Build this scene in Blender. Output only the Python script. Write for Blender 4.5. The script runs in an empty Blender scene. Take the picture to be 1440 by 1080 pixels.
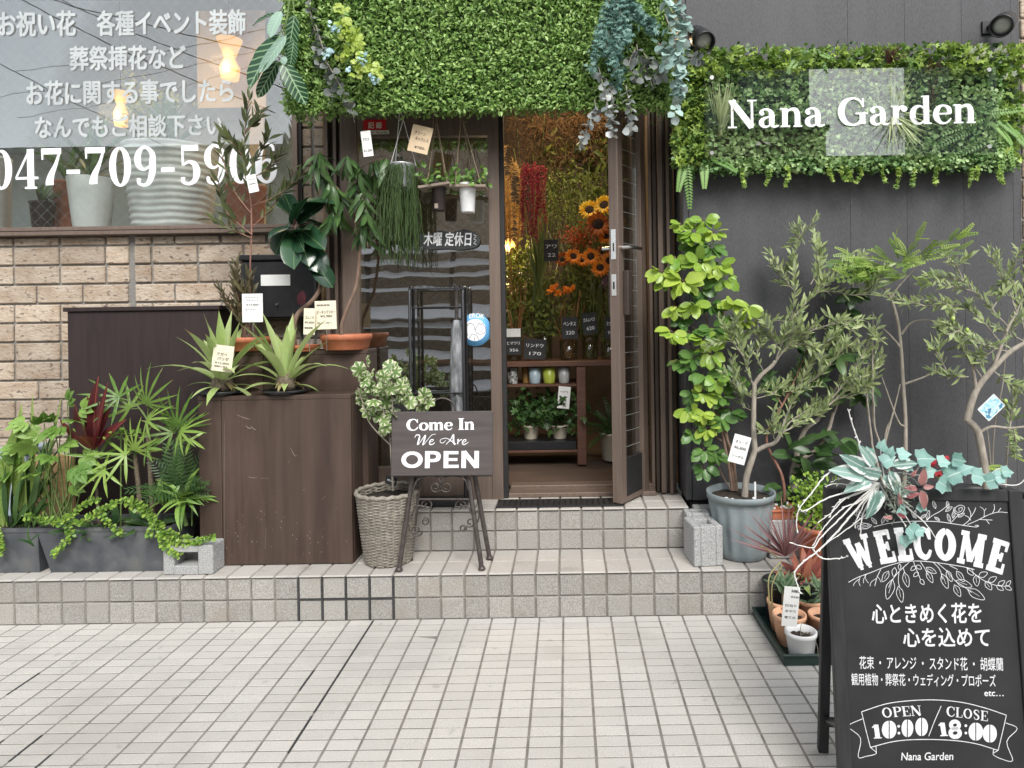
import bpy, math, random
import numpy as np
from mathutils import Matrix, Vector
random.seed(7); rng = np.random.default_rng(11)
SC = bpy.context.scene; COL = SC.collection
# ---------------------------------------------------------------- camera, sky, sun, exposure
FPX, CX, CY, HC, ROLL = 936.97, 798.14, 447.30, 1.2608, 0.01432
cr, sr = math.cos(ROLL), math.sin(ROLL)
cam = bpy.data.cameras.new('camera'); camo = bpy.data.objects.new('camera', cam); COL.objects.link(camo)
cam.sensor_width = 36; cam.lens = 36*FPX/1440; cam.shift_x = (720-CX)/1440; cam.shift_y = (CY-540)/1440
cam.clip_start = .05; cam.clip_end = 500
camo.matrix_world = Matrix(((cr,sr,0,0),(0,0,-1,0),(-sr,cr,0,HC),(0,0,0,1)))
SC.camera = camo
SUN_EL, SUN_AZ = math.radians(44), math.radians(163)      # azimuth measured from +Y clockwise: behind the camera, a little to its left
wd = bpy.data.worlds.new('World'); SC.world = wd; wd.use_nodes = True
nt = wd.node_tree; bg = nt.nodes['Background']
sky = nt.nodes.new('ShaderNodeTexSky'); sky.sky_type = 'NISHITA'; sky.sun_disc = False
sky.sun_elevation = SUN_EL; sky.sun_rotation = SUN_AZ; sky.dust_density = 1.5; sky.ozone_density = 1
hs = nt.nodes.new('ShaderNodeHueSaturation'); hs.inputs['Saturation'].default_value = .25; hs.inputs['Value'].default_value = 1.0
nt.links.new(sky.outputs[0], hs.inputs['Color']); nt.links.new(hs.outputs[0], bg.inputs[0]); bg.inputs[1].default_value = .15
sl = bpy.data.lights.new('sun', 'SUN'); sl.energy = 1.7; sl.angle = math.radians(30); sl.color = (1,.975,.94)
so = bpy.data.objects.new('sun', sl); COL.objects.link(so)
so.rotation_euler = Vector((-math.sin(SUN_AZ)*math.cos(SUN_EL), -math.cos(SUN_AZ)*math.cos(SUN_EL), -math.sin(SUN_EL))).to_track_quat('-Z','Y').to_euler()
SC.view_settings.view_transform = 'Standard'; SC.view_settings.look = 'None'; SC.view_settings.exposure = 1.0; SC.view_settings.gamma = 1
SC.render.engine = 'CYCLES'; SC.cycles.use_denoising = True; SC.cycles.max_bounces = 8; SC.cycles.transparent_max_bounces = 16
SC.cycles.sample_clamp_indirect = 4

# ---------------------------------------------------------------- helpers
A = np.array
def ray(u, v):
    a, b = (u-CX)/FPX, (v-CY)/FPX
    return A([a*cr-b*sr, 1., -(a*sr+b*cr)])
def W(u, v, Y): return A([0,0,HC]) + Y*ray(u, v)         # a point of the place seen at photo position (u,v) and depth Y
def mpx(Y): return Y/FPX                                   # metres per photo pixel at depth Y
class Frame:
    """a flat surface: origin, unit axes, normal towards the viewer"""
    def __init__(s, o, ex, ey):
        s.o = A(o, float); s.ex = A(ex, float)/np.linalg.norm(ex)
        ey = A(ey, float); ey = ey-s.ex*(ey@s.ex); s.ey = ey/np.linalg.norm(ey); s.n = np.cross(s.ex, s.ey)
    def pix(s, u, v):
        d = ray(u, v); c = A([0,0,HC]); t = ((s.o-c)@s.n)/(d@s.n); p = c+d*t-s.o
        return A([p@s.ex, p@s.ey])
    def to3(s, xy, z=0.):
        xy = np.asarray(xy, float).reshape(-1,2)
        return s.o + xy[:,:1]*s.ex + xy[:,1:]*s.ey + z*s.n
def vert_frame(Y): return Frame((0,Y,HC), (1,0,0), (0,0,1))

class MB:
    def __init__(s): s.v=[]; s.lp=[]; s.lt=[]; s.mi=[]; s.sm=[]; s.r=[]; s.uv=[]; s.n=0
    def add(s, V, F, mi=0, rnd=0., uv=None, smooth=False):
        V = np.asarray(V, float).reshape(-1,3)
        if isinstance(F, np.ndarray): fl = F.ravel(); ft = np.full(len(F), F.shape[1])
        else: fl = A([i for f in F for i in f], int); ft = A([len(f) for f in F], int)
        s.v.append(V); s.lp.append(fl+s.n); s.lt.append(ft); s.mi.append(np.full(len(ft), mi)); s.sm.append(np.full(len(ft), smooth))
        s.r.append(np.broadcast_to(np.asarray(rnd, float), (len(V),)).copy()); s.uv.append(np.zeros((len(V),2)) if uv is None else np.asarray(uv, float))
        s.n += len(V); return s
    def box(s, x0, x1, y0, y1, z0, z1, mi=0, b=0., rnd=0.):
        if b <= 0:
            V = [(x,y,z) for x in (x0,x1) for y in (y0,y1) for z in (z0,z1)]
            return s.add(V, [(0,1,3,2),(4,6,7,5),(0,4,5,1),(2,3,7,6),(0,2,6,4),(1,5,7,3)], mi, rnd)
        V=[]; ids={}
        for ix,(x,dx) in enumerate(((x0,b),(x1,-b))):
            for iy,(y,dy) in enumerate(((y0,b),(y1,-b))):
                for iz,(z,dz) in enumerate(((z0,b),(z1,-b))):
                    for k,p in enumerate(((x,y+dy,z+dz),(x+dx,y,z+dz),(x+dx,y+dy,z))): ids[ix,iy,iz,k]=len(V); V.append(p)
        F=[]
        for i in (0,1):
            F.append([ids[i,a,c,0] for a,c in ((0,0),(0,1),(1,1),(1,0))][::1 if i==0 else -1])
            F.append([ids[a,i,c,1] for a,c in ((0,0),(1,0),(1,1),(0,1))][::1 if i==0 else -1])
            F.append([ids[a,c,i,2] for a,c in ((0,0),(0,1),(1,1),(1,0))][::1 if i==0 else -1])
        for i in (0,1):
            for j in (0,1):
                f=[ids[i,j,0,0],ids[i,j,1,0],ids[i,j,1,1],ids[i,j,0,1]]; F.append(f)
                f=[ids[i,0,j,0],ids[i,1,j,0],ids[i,1,j,2],ids[i,0,j,2]]; F.append(f)
                f=[ids[0,i,j,1],ids[1,i,j,1],ids[1,i,j,2],ids[0,i,j,2]]; F.append(f)
                for k in (0,1): F.append([ids[i,j,k,0],ids[i,j,k,1],ids[i,j,k,2]])
        return s.add(V, F, mi, rnd)
    def obox(s, fr, x0, x1, y0, y1, z0, z1, mi=0, rnd=0., b=0.):
        t = MB().box(x0,x1,y0,y1,z0,z1,b=b); V = t.v[0]; V = fr.o+V[:,:1]*fr.ex+V[:,1:2]*fr.ey+V[:,2:]*fr.n
        s.v.append(V); s.lp.append(t.lp[0]+s.n); s.lt.append(t.lt[0]); s.mi.append(t.mi[0]+mi); s.sm.append(t.sm[0]); s.r.append(t.r[0]+rnd); s.uv.append(t.uv[0]); s.n+=len(V); return s
    def tube(s, P, R, n=6, mi=0, rnd=0., caps=True, smooth=True):
        P = np.asarray(P, float); m=len(P); R=np.broadcast_to(np.asarray(R,float),(m,))
        T = np.gradient(P, axis=0); T /= np.linalg.norm(T,axis=1)[:,None]+1e-12
        up = A([0,0,1.]) if abs(T[0][2])<.9 else A([0,1.,0]); N=np.cross(T[0],up); N/=np.linalg.norm(N); Ns=[]
        for i in range(m):
            N = N-T[i]*(N@T[i]); N/=np.linalg.norm(N)+1e-12; Ns.append(N)
        Ns=A(Ns); Bs=np.cross(T,Ns); a=np.arange(n)*2*math.pi/n
        V=(P[:,None]+R[:,None,None]*(np.cos(a)[None,:,None]*Ns[:,None]+np.sin(a)[None,:,None]*Bs[:,None])).reshape(-1,3)
        i=np.arange(m-1)[:,None]*n; j=np.arange(n)[None]; k=(j+1)%n
        F=np.stack([i+j,i+k,i+n+k,i+n+j],-1).reshape(-1,4)
        uv=np.stack([np.repeat(np.linspace(0,1,m),n),np.tile(np.arange(n)/n,m)],-1)
        s.add(V,F,mi,rnd,uv,smooth)
        if caps: s.add(V[:n],[tuple(range(n))[::-1]],mi,rnd); s.add(V[-n:],[tuple(range(n))],mi,rnd)
        return s
    def lathe(s, prof, c=(0,0,0), n=28, mi=0, rnd=0., smooth=True, rad=None, sx=1., sy=1.):
        prof=np.asarray(prof,float); m=len(prof); a=np.arange(n)*2*math.pi/n
        rr = np.ones((m,n)) if rad is None else rad(prof[:,1][:,None],a[None])
        r=prof[:,0][:,None]*rr
        V=np.stack([c[0]+sx*r*np.cos(a),c[1]+sy*r*np.sin(a),c[2]+np.repeat(prof[:,1][:,None],n,1)],-1).reshape(-1,3)
        i=np.arange(m-1)[:,None]*n; j=np.arange(n)[None]; k=(j+1)%n
        F=np.stack([i+j,i+k,i+n+k,i+n+j],-1).reshape(-1,4)
        uv=np.stack([np.tile(np.arange(n)/n,m),np.repeat(np.linspace(0,1,m),n)],-1)
        return s.add(V,F,mi,rnd,uv,smooth)
    def disc(s, c, r, n=24, mi=0, nrm=(0,0,1)):
        q=Vector(nrm).to_track_quat('Z','Y'); V=[A(c)+A(q@Vector((r*math.cos(t),r*math.sin(t),0))) for t in np.arange(n)*2*math.pi/n]
        return s.add(V,[tuple(range(n))],mi)
    def scatter(s, tm, P, D, N, S=1., rnd=0., mi=0, smooth=True):
        if isinstance(tm,list):
            P=np.asarray(P,float).reshape(-1,3); n=len(P); k=rng.integers(0,len(tm),n); bc=lambda x:np.broadcast_to(np.asarray(x,float),(n,3)); b1=lambda x:np.broadcast_to(np.asarray(x,float),(n,))
            for i,t_ in enumerate(tm): q=k==i; s.scatter(t_,P[q],bc(D)[q],bc(N)[q],b1(S)[q],b1(rnd)[q],mi,smooth)
            return s
        tv,tf,tuv=tm; P=np.asarray(P,float).reshape(-1,3); n=len(P)
        if n==0: return s
        D=np.broadcast_to(np.asarray(D,float),(n,3)); D=D/(np.linalg.norm(D,axis=1)[:,None]+1e-9)
        N=np.broadcast_to(np.asarray(N,float),(n,3)); N=N-D*(N*D).sum(1)[:,None]; ln=np.linalg.norm(N,axis=1)[:,None]
        alt=np.cross(D,A([.31,.72,.62])); N=np.where(ln<1e-3,alt,N); N=N/np.linalg.norm(N,axis=1)[:,None]
        B=np.cross(N,D); S=np.broadcast_to(np.asarray(S,float),(n,))
        V=P[:,None]+S[:,None,None]*(tv[None,:,:1]*D[:,None]+tv[None,:,1:2]*B[:,None]+tv[None,:,2:]*N[:,None])
        k=len(tv); F=(tf[None]+(np.arange(n)*k)[:,None,None]).reshape(-1,tf.shape[1])
        r=np.repeat(np.broadcast_to(np.asarray(rnd,float),(n,)),k)
        return s.add(V.reshape(-1,3),F,mi,r,np.tile(tuv,(n,1)),smooth)
    def cat(s): return np.concatenate(s.v) if s.v else np.zeros((0,3))

def mesh_of(mb, mats, org):
    me=bpy.data.meshes.new('m'); V=mb.cat()-A(org); lp=np.concatenate(mb.lp); lt=np.concatenate(mb.lt)
    me.vertices.add(len(V)); me.vertices.foreach_set('co',V.ravel().astype('f'))
    me.loops.add(len(lp)); me.loops.foreach_set('vertex_index',lp.astype('i'))
    me.polygons.add(len(lt)); me.polygons.foreach_set('loop_start',np.concatenate([[0],np.cumsum(lt)[:-1]]).astype('i'))
    me.polygons.foreach_set('loop_total',lt.astype('i'))
    me.polygons.foreach_set('material_index',np.concatenate(mb.mi).astype('i')); me.polygons.foreach_set('use_smooth',np.concatenate(mb.sm).astype(bool))
    uv=me.uv_layers.new(name='UVMap'); uv.data.foreach_set('uv',np.concatenate(mb.uv)[lp].ravel().astype('f'))
    at=me.attributes.new('rnd','FLOAT','POINT'); at.data.foreach_set('value',np.concatenate(mb.r).astype('f'))
    me.update(calc_edges=True); me.validate()
    for m in (mats if isinstance(mats,(list,tuple)) else [mats]): me.materials.append(m)
    return me
def wloc(o):
    p=A([0.,0,0])
    while o is not None: p=p+A(o.location); o=o.parent
    return p
def tag(o, label=None, cat=None, group=None, kind=None):
    for k,x in (('label',label),('category',cat),('group',group),('kind',kind)):
        if x: o[k]=x
    return o
def thing(name, label, cat, loc, group=None):
    o=bpy.data.objects.new(name,None); COL.objects.link(o); o.location=tuple(float(x) for x in loc); o.empty_display_size=.05
    return tag(o,label,cat,group)
def part(name, mb, mats, parent, label=None):
    me=mesh_of(mb,mats,wloc(parent)); me.name=name; o=bpy.data.objects.new(name,me); COL.objects.link(o); o.parent=parent
    if label: o['label']=label
    return o
def solo(name, mb, mats, label=None, cat=None, group=None, kind=None):
    V=mb.cat(); org=A([(V[:,0].min()+V[:,0].max())/2,(V[:,1].min()+V[:,1].max())/2,V[:,2].min()])
    me=mesh_of(mb,mats,org); me.name=name; o=bpy.data.objects.new(name,me); COL.objects.link(o); o.location=tuple(org)
    return tag(o,label,cat,group,kind)
def dup(o, loc=None, label=None, par=None):
    c=o.copy(); COL.objects.link(c); c.parent=par
    if loc is not None: c.location=tuple(loc)
    if label: c['label']=label
    for ch in list(o.children): dup(ch,par=c)
    return c
def spline(P, k=6):
    P=np.asarray(P,float)
    if len(P)<3: return np.stack([P[0]+(P[-1]-P[0])*t for t in np.linspace(0,1,k+1)])
    Q=np.vstack([2*P[0]-P[1],P,2*P[-1]-P[-2]]); out=[]
    for i in range(1,len(Q)-2):
        p0,p1,p2,p3=Q[i-1:i+3]
        for t in np.arange(k)/k:
            out.append(.5*(2*p1+(p2-p0)*t+(2*p0-5*p1+4*p2-p3)*t*t+(3*p1-p0-3*p2+p3)*t**3))
    out.append(P[-1]); return A(out)
def L(*c): # 0-255 display values to linear
    return tuple(((x/255)/12.92 if x<=10.3 else ((x/255+.055)/1.055)**2.4) for x in c)

# ---------------------------------------------------------------- materials
def newmat(name):
    m=bpy.data.materials.new(name); m.use_nodes=True; t=m.node_tree; p=t.nodes['Principled BSDF']; return m,t,p
def N(t, typ, **kw):
    n=t.nodes.new('ShaderNode'+typ)
    for k,x in kw.items():
        if k.startswith('i_'): n.inputs[k[2:].replace('_',' ')].default_value=x
        else: setattr(n,k,x)
    return n
def mixc(t, fac, a, b, mode='MIX'):
    n=t.nodes.new('ShaderNodeMix'); n.data_type='RGBA'; n.blend_type=mode
    for s,x in ((0,fac),(6,a),(7,b)):
        if hasattr(x,'links'): t.links.new(x,n.inputs[s])
        else: n.inputs[s].default_value = x if s==0 else (*x[:3],1)
    return n.outputs[2]
def mth(t, op, a, b=0., c=0.):
    n=t.nodes.new('ShaderNodeMath'); n.operation=op
    for s,x in ((0,a),(1,b),(2,c)):
        if hasattr(x,'links'): t.links.new(x,n.inputs[s])
        else: n.inputs[s].default_value=x
    return n.outputs[0]
def ramp(t, fac, a, b):
    n=t.nodes.new('ShaderNodeMapRange'); t.links.new(fac,n.inputs[0]); n.inputs[1].default_value=a; n.inputs[2].default_value=b; return n.outputs[0]
def noise(t, scale, detail=4, stretch=None, rough=.55):
    co=t.nodes.new('ShaderNodeTexCoord'); n=t.nodes.new('ShaderNodeTexNoise'); n.inputs['Scale'].default_value=scale; n.inputs['Detail'].default_value=detail; n.inputs['Roughness'].default_value=rough
    src=co.outputs['Object']
    if stretch:
        mp=t.nodes.new('ShaderNodeMapping'); mp.inputs['Scale'].default_value=stretch; t.links.new(src,mp.inputs[0]); src=mp.outputs[0]
    t.links.new(src,n.inputs['Vector']); return n.outputs['Fac']
def bump(t, p, h, strength=.3, dist=.002):
    b=t.nodes.new('ShaderNodeBump'); b.inputs['Strength'].default_value=strength; b.inputs['Distance'].default_value=dist; t.links.new(h,b.inputs['Height']); t.links.new(b.outputs[0],p.inputs['Normal'])
def attr(t, name='rnd'):
    a=t.nodes.new('ShaderNodeAttribute'); a.attribute_name=name; return a.outputs['Fac']
def pmat(name, c1, c2=None, scale=20, rough=.6, bmp=0., bdist=.002, stretch=None, metal=0., spec=.5, rnd=0., c3=None, s3=6, t3=(.55,.7), detail=4, bscale=None, spots=None, streak=None):
    """two-tone noisy surface; rnd = strength of per-piece tone variation; c3 = patches with their own shape"""
    m,t,p=newmat(name); p.inputs['Roughness'].default_value=rough; p.inputs['Metallic'].default_value=metal; p.inputs['Specular IOR Level'].default_value=spec
    nz=noise(t,scale,detail,stretch); col=mixc(t,ramp(t,nz,.35,.65),c1,c2 or c1)
    if c3: col=mixc(t,ramp(t,noise(t,s3,5,stretch),*t3),col,c3)
    if spots: col=mixc(t,mth(t,'MULTIPLY',ramp(t,noise(t,19,2,rough=.4),.70,.75),.45),col,spots)
    if streak: col=mixc(t,mth(t,'MULTIPLY',ramp(t,noise(t,9,4,(1,1,.05)),.5,.8),.6),col,streak)
    if rnd:
        r=attr(t); col=mixc(t,1.,col,(1,1,1),'MULTIPLY'); mul=mth(t,'MULTIPLY_ADD',r,rnd*2,1-rnd)
        cmb=t.nodes.new('ShaderNodeCombineColor'); [t.links.new(mul,cmb.inputs[i]) for i in range(3)]; col=mixc(t,1.,col,cmb.outputs[0],'MULTIPLY')
    t.links.new(col,p.inputs['Base Color'])
    if bmp: bump(t,p,noise(t,bscale or scale*2,5,stretch),bmp,bdist)
    return m
def leafmat(name, dark, light, rib=None, ribw=.1, edge=None, edgew=.62, veins=None, nv=7, rough=.42, trans=.25, spec=.45, back=None, dots=None, tip=None):
    m,t,p=newmat(name); p.inputs['Roughness'].default_value=rough; p.inputs['Specular IOR Level'].default_value=spec
    col=mixc(t,attr(t),dark,light)
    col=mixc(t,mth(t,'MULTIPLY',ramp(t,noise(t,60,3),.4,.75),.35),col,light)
    tc=t.nodes.new('ShaderNodeTexCoord'); sp=t.nodes.new('ShaderNodeSeparateXYZ'); t.links.new(tc.outputs['UV'],sp.inputs[0])
    u,v=sp.outputs[0],sp.outputs[1]; d=mth(t,'MULTIPLY',mth(t,'ABSOLUTE',mth(t,'SUBTRACT',v,.5)),2.)
    if veins:
        w=mth(t,'SINE',mth(t,'MULTIPLY',mth(t,'SUBTRACT',mth(t,'MULTIPLY',u,float(nv)),mth(t,'MULTIPLY',d,1.6)),6.283))
        col=mixc(t,mth(t,'MULTIPLY',ramp(t,w,.55,.95),.75),col,veins)
    if edge:
        e=ramp(t,mth(t,'ADD',d,mth(t,'MULTIPLY',mth(t,'SUBTRACT',noise(t,90,3),.5),.7)),edgew,edgew+.12); col=mixc(t,e,col,edge)
    if dots: col=mixc(t,ramp(t,noise(t,260,2),.58,.66),col,dots)
    if rib: col=mixc(t,mth(t,'MULTIPLY',ramp(t,d,ribw,ribw*.3),.8),col,rib)
    if tip: col=mixc(t,ramp(t,mth(t,'ADD',u,mth(t,'MULTIPLY',mth(t,'SUBTRACT',noise(t,14,2),.5),.5)),.93,.99),col,tip)
    if back:
        g=t.nodes.new('ShaderNodeNewGeometry'); col=mixc(t,g.outputs['Backfacing'],col,back)
    t.links.new(col,p.inputs['Base Color'])
    tr=t.nodes.new('ShaderNodeBsdfTranslucent'); t.links.new(col,tr.inputs[0]); mx=t.nodes.new('ShaderNodeMixShader'); mx.inputs[0].default_value=trans
    t.links.new(p.outputs[0],mx.inputs[1]); t.links.new(tr.outputs[0],mx.inputs[2]); t.links.new(mx.outputs[0],t.nodes['Material Output'].inputs[0])
    return m
def glassmat(name, fac=.2, tint=(.9,.95,.95), rough=.0, wav=0., wscale=4):
    m,t,p=newmat(name); t.nodes.remove(p)
    tr=N(t,'BsdfTransparent'); tr.inputs[0].default_value=(*tint,1); gl=N(t,'BsdfGlossy'); gl.inputs['Roughness'].default_value=rough
    lw=N(t,'LayerWeight'); lw.inputs['Blend'].default_value=.35
    f=mth(t,'MULTIPLY_ADD',lw.outputs['Fresnel'],.25,fac); mx=N(t,'MixShader'); t.links.new(f,mx.inputs[0]); t.links.new(tr.outputs[0],mx.inputs[1]); t.links.new(gl.outputs[0],mx.inputs[2])
    if wav:
        b=N(t,'Bump'); b.inputs['Strength'].default_value=wav; b.inputs['Distance'].default_value=.02; t.links.new(noise(t,wscale,2),b.inputs['Height']); t.links.new(b.outputs[0],gl.inputs['Normal'])
    t.links.new(mx.outputs[0],t.nodes['Material Output'].inputs[0]); return m
def emat(name, col, s):
    m,t,p=newmat(name); p.inputs['Base Color'].default_value=(*col,1); p.inputs['Emission Color'].default_value=(*col,1); p.inputs['Emission Strength'].default_value=s; return m

M={}
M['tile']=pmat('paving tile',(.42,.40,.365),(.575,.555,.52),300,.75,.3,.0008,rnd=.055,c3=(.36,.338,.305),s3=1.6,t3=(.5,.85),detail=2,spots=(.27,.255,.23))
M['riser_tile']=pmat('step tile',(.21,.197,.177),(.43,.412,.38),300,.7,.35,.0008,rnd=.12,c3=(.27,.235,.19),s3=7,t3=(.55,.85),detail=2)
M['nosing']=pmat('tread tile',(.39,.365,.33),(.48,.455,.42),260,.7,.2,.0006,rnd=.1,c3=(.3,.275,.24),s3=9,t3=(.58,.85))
M['grout']=pmat('grout',(.155,.143,.125),(.245,.228,.2),18,.9)
M['black_grout']=pmat('black sealant',(.03,.03,.032),(.05,.05,.05),40,.6)
M['asphalt']=pmat('asphalt',(.05,.05,.05),(.07,.07,.068),200,.9)
M['brick']=pmat('split face brick',(.35,.265,.19),(.455,.385,.305),9,.85,1.,.006,rnd=.2,c3=(.16,.12,.09),s3=34,t3=(.57,.66),bscale=55,stretch=(1,1,1.8))
M['mortar']=pmat('mortar',(.18,.172,.155),(.24,.23,.21),80,.9)
M['panel']=pmat('charcoal siding',(.04,.04,.0425),(.067,.067,.071),210,.62,.4,.0012,stretch=(1,1,.3),detail=3,c3=(.08,.08,.084),s3=2.2,t3=(.55,.9),streak=(.082,.082,.085))
M['alu']=pmat('bronze aluminium',(.17,.125,.1),(.205,.155,.125),60,.42,metal=.35,stretch=(1,1,.05))
M['alu_dark']=pmat('dark bronze',(.06,.045,.037),(.075,.058,.048),60,.45,metal=.3)
M['rubber']=pmat('black rubber',(.012,.012,.013),(.02,.02,.02),50,.6)
M['wood_dark']=pmat('dark stained board',(.017,.009,.0085),(.026,.0145,.0135),14,.62,.15,.001,stretch=(3,3,.25))
M['crate']=pmat('brown stained plywood',(.05,.0295,.021),(.082,.051,.037),13,.6,.2,.001,stretch=(3,3,.25),c3=(.036,.021,.0155),s3=2.2,t3=(.4,.8),streak=(.1,.066,.05))
M['scuff']=pmat('scuff',(.35,.3,.25),(.25,.2,.17),60,.8)
M['concrete']=pmat('concrete block',(.22,.225,.22),(.5,.5,.49),240,.9,.6,.002,detail=2)
M['planter']=pmat('slate grey planter',(.055,.062,.07),(.095,.102,.11),12,.6,.3,.001,c3=(.15,.145,.135),s3=11,t3=(.56,.8),streak=(.13,.13,.13))
M['soil']=pmat('soil',(.02,.014,.01),(.05,.037,.026),70,.95,1.,.006)
M['terracotta']=pmat('terracotta',(.42,.13,.06),(.5,.17,.085),25,.6,.1)
M['peach_pot']=pmat('peach clay pot',(.62,.33,.19),(.68,.4,.25),25,.65,.1)
M['white_pot']=pmat('white plastic',(.72,.72,.71),(.78,.78,.77),20,.35)
M['cream_pot']=pmat('cream pot',(.6,.55,.43),(.66,.6,.48),20,.45)
M['grey_pot']=pmat('grey plastic pot',(.2,.24,.25),(.25,.29,.3),10,.5,.05,c3=(.3,.32,.32),s3=7,t3=(.58,.85),streak=(.29,.31,.31))
M['black_plastic']=pmat('black plastic',(.012,.013,.015),(.02,.02,.022),30,.4)
M['green_plastic']=pmat('dark green tray',(.01,.028,.024),(.015,.036,.03),30,.45)
M['iron']=pmat('bronzed iron',(.07,.058,.052),(.11,.095,.088),50,.45,.2,.0005,metal=.5)
M['black_iron']=pmat('black steel tube',(.012,.012,.014),(.02,.02,.022),50,.35)
M['steel']=pmat('brushed steel',(.6,.59,.57),(.7,.69,.67),80,.25,metal=1.)
M['chalkboard']=pmat('chalkboard',(.014,.0145,.016),(.022,.022,.024),7,.62,.1,.0005,c3=(.034,.035,.037),s3=4,t3=(.5,.85))
M['board_frame']=pmat('black painted wood',(.016,.0165,.018),(.028,.028,.03),10,.6,.2,.0006,stretch=(6,6,.4))
M['open_board']=pmat('grey brown sign board',(.06,.05,.047),(.085,.072,.068),9,.6,.1,.0005,stretch=(.4,1,5))
M['slate']=pmat('slate',(.025,.028,.028),(.045,.05,.05),20,.7,.6,.002)
M['chalk']=pmat('white chalk paint',(.66,.67,.68),(.86,.86,.86),150,.8)
M['white']=pmat('white lettering',(.86,.86,.88),(.9,.9,.92),30,.45)
M['white_vinyl']=pmat('faded white vinyl',(.4,.43,.43),(.5,.53,.53),8,.5)
M['ink']=pmat('ink',(.02,.018,.016),(.03,.03,.03),50,.7)
M['paper']=pmat('white card',(.76,.76,.73),(.8,.8,.77),20,.6)
M['cream_paper']=pmat('cream card',(.72,.66,.5),(.76,.7,.55),20,.6)
M['kraft']=pmat('kraft card',(.62,.47,.3),(.66,.51,.34),30,.7)
M['osb']=pmat('wood chip board',(.42,.25,.11),(.58,.38,.19),60,.8,.3,detail=2,stretch=(1,1,2.5))
M['red_vinyl']=pmat('red vinyl',(.5,.015,.02),None,20,.4)
M['blue_vinyl']=pmat('blue vinyl',(.12,.38,.68),(.15,.42,.72),20,.4)
M['rope']=pmat('jute rope',(.2,.15,.1),(.3,.23,.16),200,.9,.6)
M['weathered']=pmat('weathered wood',(.22,.17,.13),(.3,.25,.2),20,.8,.4,stretch=(.5,4,4))
M['wicker']=pmat('grey wicker',(.19,.172,.14),(.3,.272,.225),90,.8,.6,.002,rnd=.2,stretch=(1,1,.4))
M['bark_grey']=pmat('pale grey bark',(.25,.22,.18),(.37,.33,.27),60,.85,.8,.002,stretch=(1,1,.4))
M['bark_brown']=pmat('brown bark',(.16,.1,.07),(.24,.165,.12),60,.85,.8,.002,stretch=(1,1,.4))
M['stem_green']=pmat('green stem',(.1,.17,.04),(.16,.22,.07),40,.6)
M['stem_red']=pmat('reddish stem',(.2,.09,.06),(.27,.14,.1),40,.6)
M['cane']=pmat('fibrous cane',(.1,.075,.05),(.2,.16,.11),120,.9,1.,.003)
M['white_twig']=pmat('white painted twig',(.74,.73,.7),(.8,.79,.76),60,.6)
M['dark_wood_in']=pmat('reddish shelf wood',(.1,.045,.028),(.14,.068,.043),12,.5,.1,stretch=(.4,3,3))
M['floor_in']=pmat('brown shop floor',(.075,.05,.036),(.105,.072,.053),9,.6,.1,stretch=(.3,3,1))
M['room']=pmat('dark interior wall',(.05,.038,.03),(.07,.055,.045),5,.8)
M['pale_wall']=pmat('pale grey interior wall',(.3,.34,.34),(.36,.4,.4),4,.8)
M['acrylic']=glassmat('clear acrylic',.06,(.985,.99,.99))
M['window_glass']=glassmat('wired window glass',.125,(.94,.97,.965),0,.02,3)
M['door_glass']=glassmat('wired door glass',.4,(.82,.87,.85),0,.045,3)
M['wire']=pmat('glass wire',(.55,.58,.58),None,20,.4,metal=.3)
# ---------------------------------------------------------------- ground, steps, walls
XJ, XG = -.3514, -.3356
Y1, Y2, Z1, Z2 = 2.8095, 3.0845, .1901, .3787
def tiles(mb, o, ex, ey, nx, ny, px, py, gap, h, bev, mi=0, jit=.0005, skip=None, gy=None):
    gy=gap if gy is None else gy
    fr=Frame(o,ex,ey); i,j=np.meshgrid(np.arange(nx),np.arange(ny),indexing='ij'); i=i.ravel(); j=j.ravel()
    if skip is not None: k=~skip(i,j); i=i[k]; j=j[k]
    n=len(i); w,d=px-gap,py-gy
    b=A([[0,0,0],[w,0,0],[w,d,0],[0,d,0],[bev,bev,1],[w-bev,bev,1],[w-bev,d-bev,1],[bev,d-bev,1]])
    V=np.zeros((n,8,3)); V[:,:,0]=b[None,:,0]+(i*px+gap/2)[:,None]; V[:,:,1]=b[None,:,1]+(j*py+gy/2)[:,None]
    tilt=rng.normal(0,jit,(n,3)); V[:,:,2]=b[None,:,2]*(h+tilt[:,:1]+tilt[:,1:2]*(b[None,:,0]>w/2)+tilt[:,2:]*(b[None,:,1]>d/2))
    V=fr.o+V[...,:1]*fr.ex+V[...,1:2]*fr.ey+V[...,2:]*fr.n
    F=A([[4,5,6,7],[0,1,5,4],[1,2,6,5],[2,3,7,6],[3,0,4,7]]); F=(F[None]+(np.arange(n)*8)[:,None,None]).reshape(-1,4)
    mb.add(V.reshape(-1,3),F,mi,np.repeat(rng.random(n),8)); return mb
g=MB(); g.add([(-60,-60,-.03),(60,-60,-.03),(60,-1.2,-.03),(-60,-1.2,-.03)],[(0,1,2,3)]); solo('road',g,M['asphalt'],kind='structure')
g=MB(); g.add([(-8,-1.2,-.0014),(8,-1.2,-.0014),(8,Y1+.3,-.0014),(-8,Y1+.3,-.0014)],[(0,1,2,3)],1)
g.add([(-8,-1.2,-.004),(-8,-1.2,-.12),(8,-1.2,-.12),(8,-1.2,-.004)],[(0,1,2,3)],1)
tiles(g,(XG-3.5,Y1-.05*62,-.0014),(1,0,0),(0,1,0),72,62,.1,.05,.0078,.0016,.0008,0,.0003,gy=.0058)
def gline(x,y0,y1,w=.007): g.box(x-w/2,x+w/2,y0,y1,-.0012,.0006,2)
gx=XG-.6+.1*0
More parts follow.
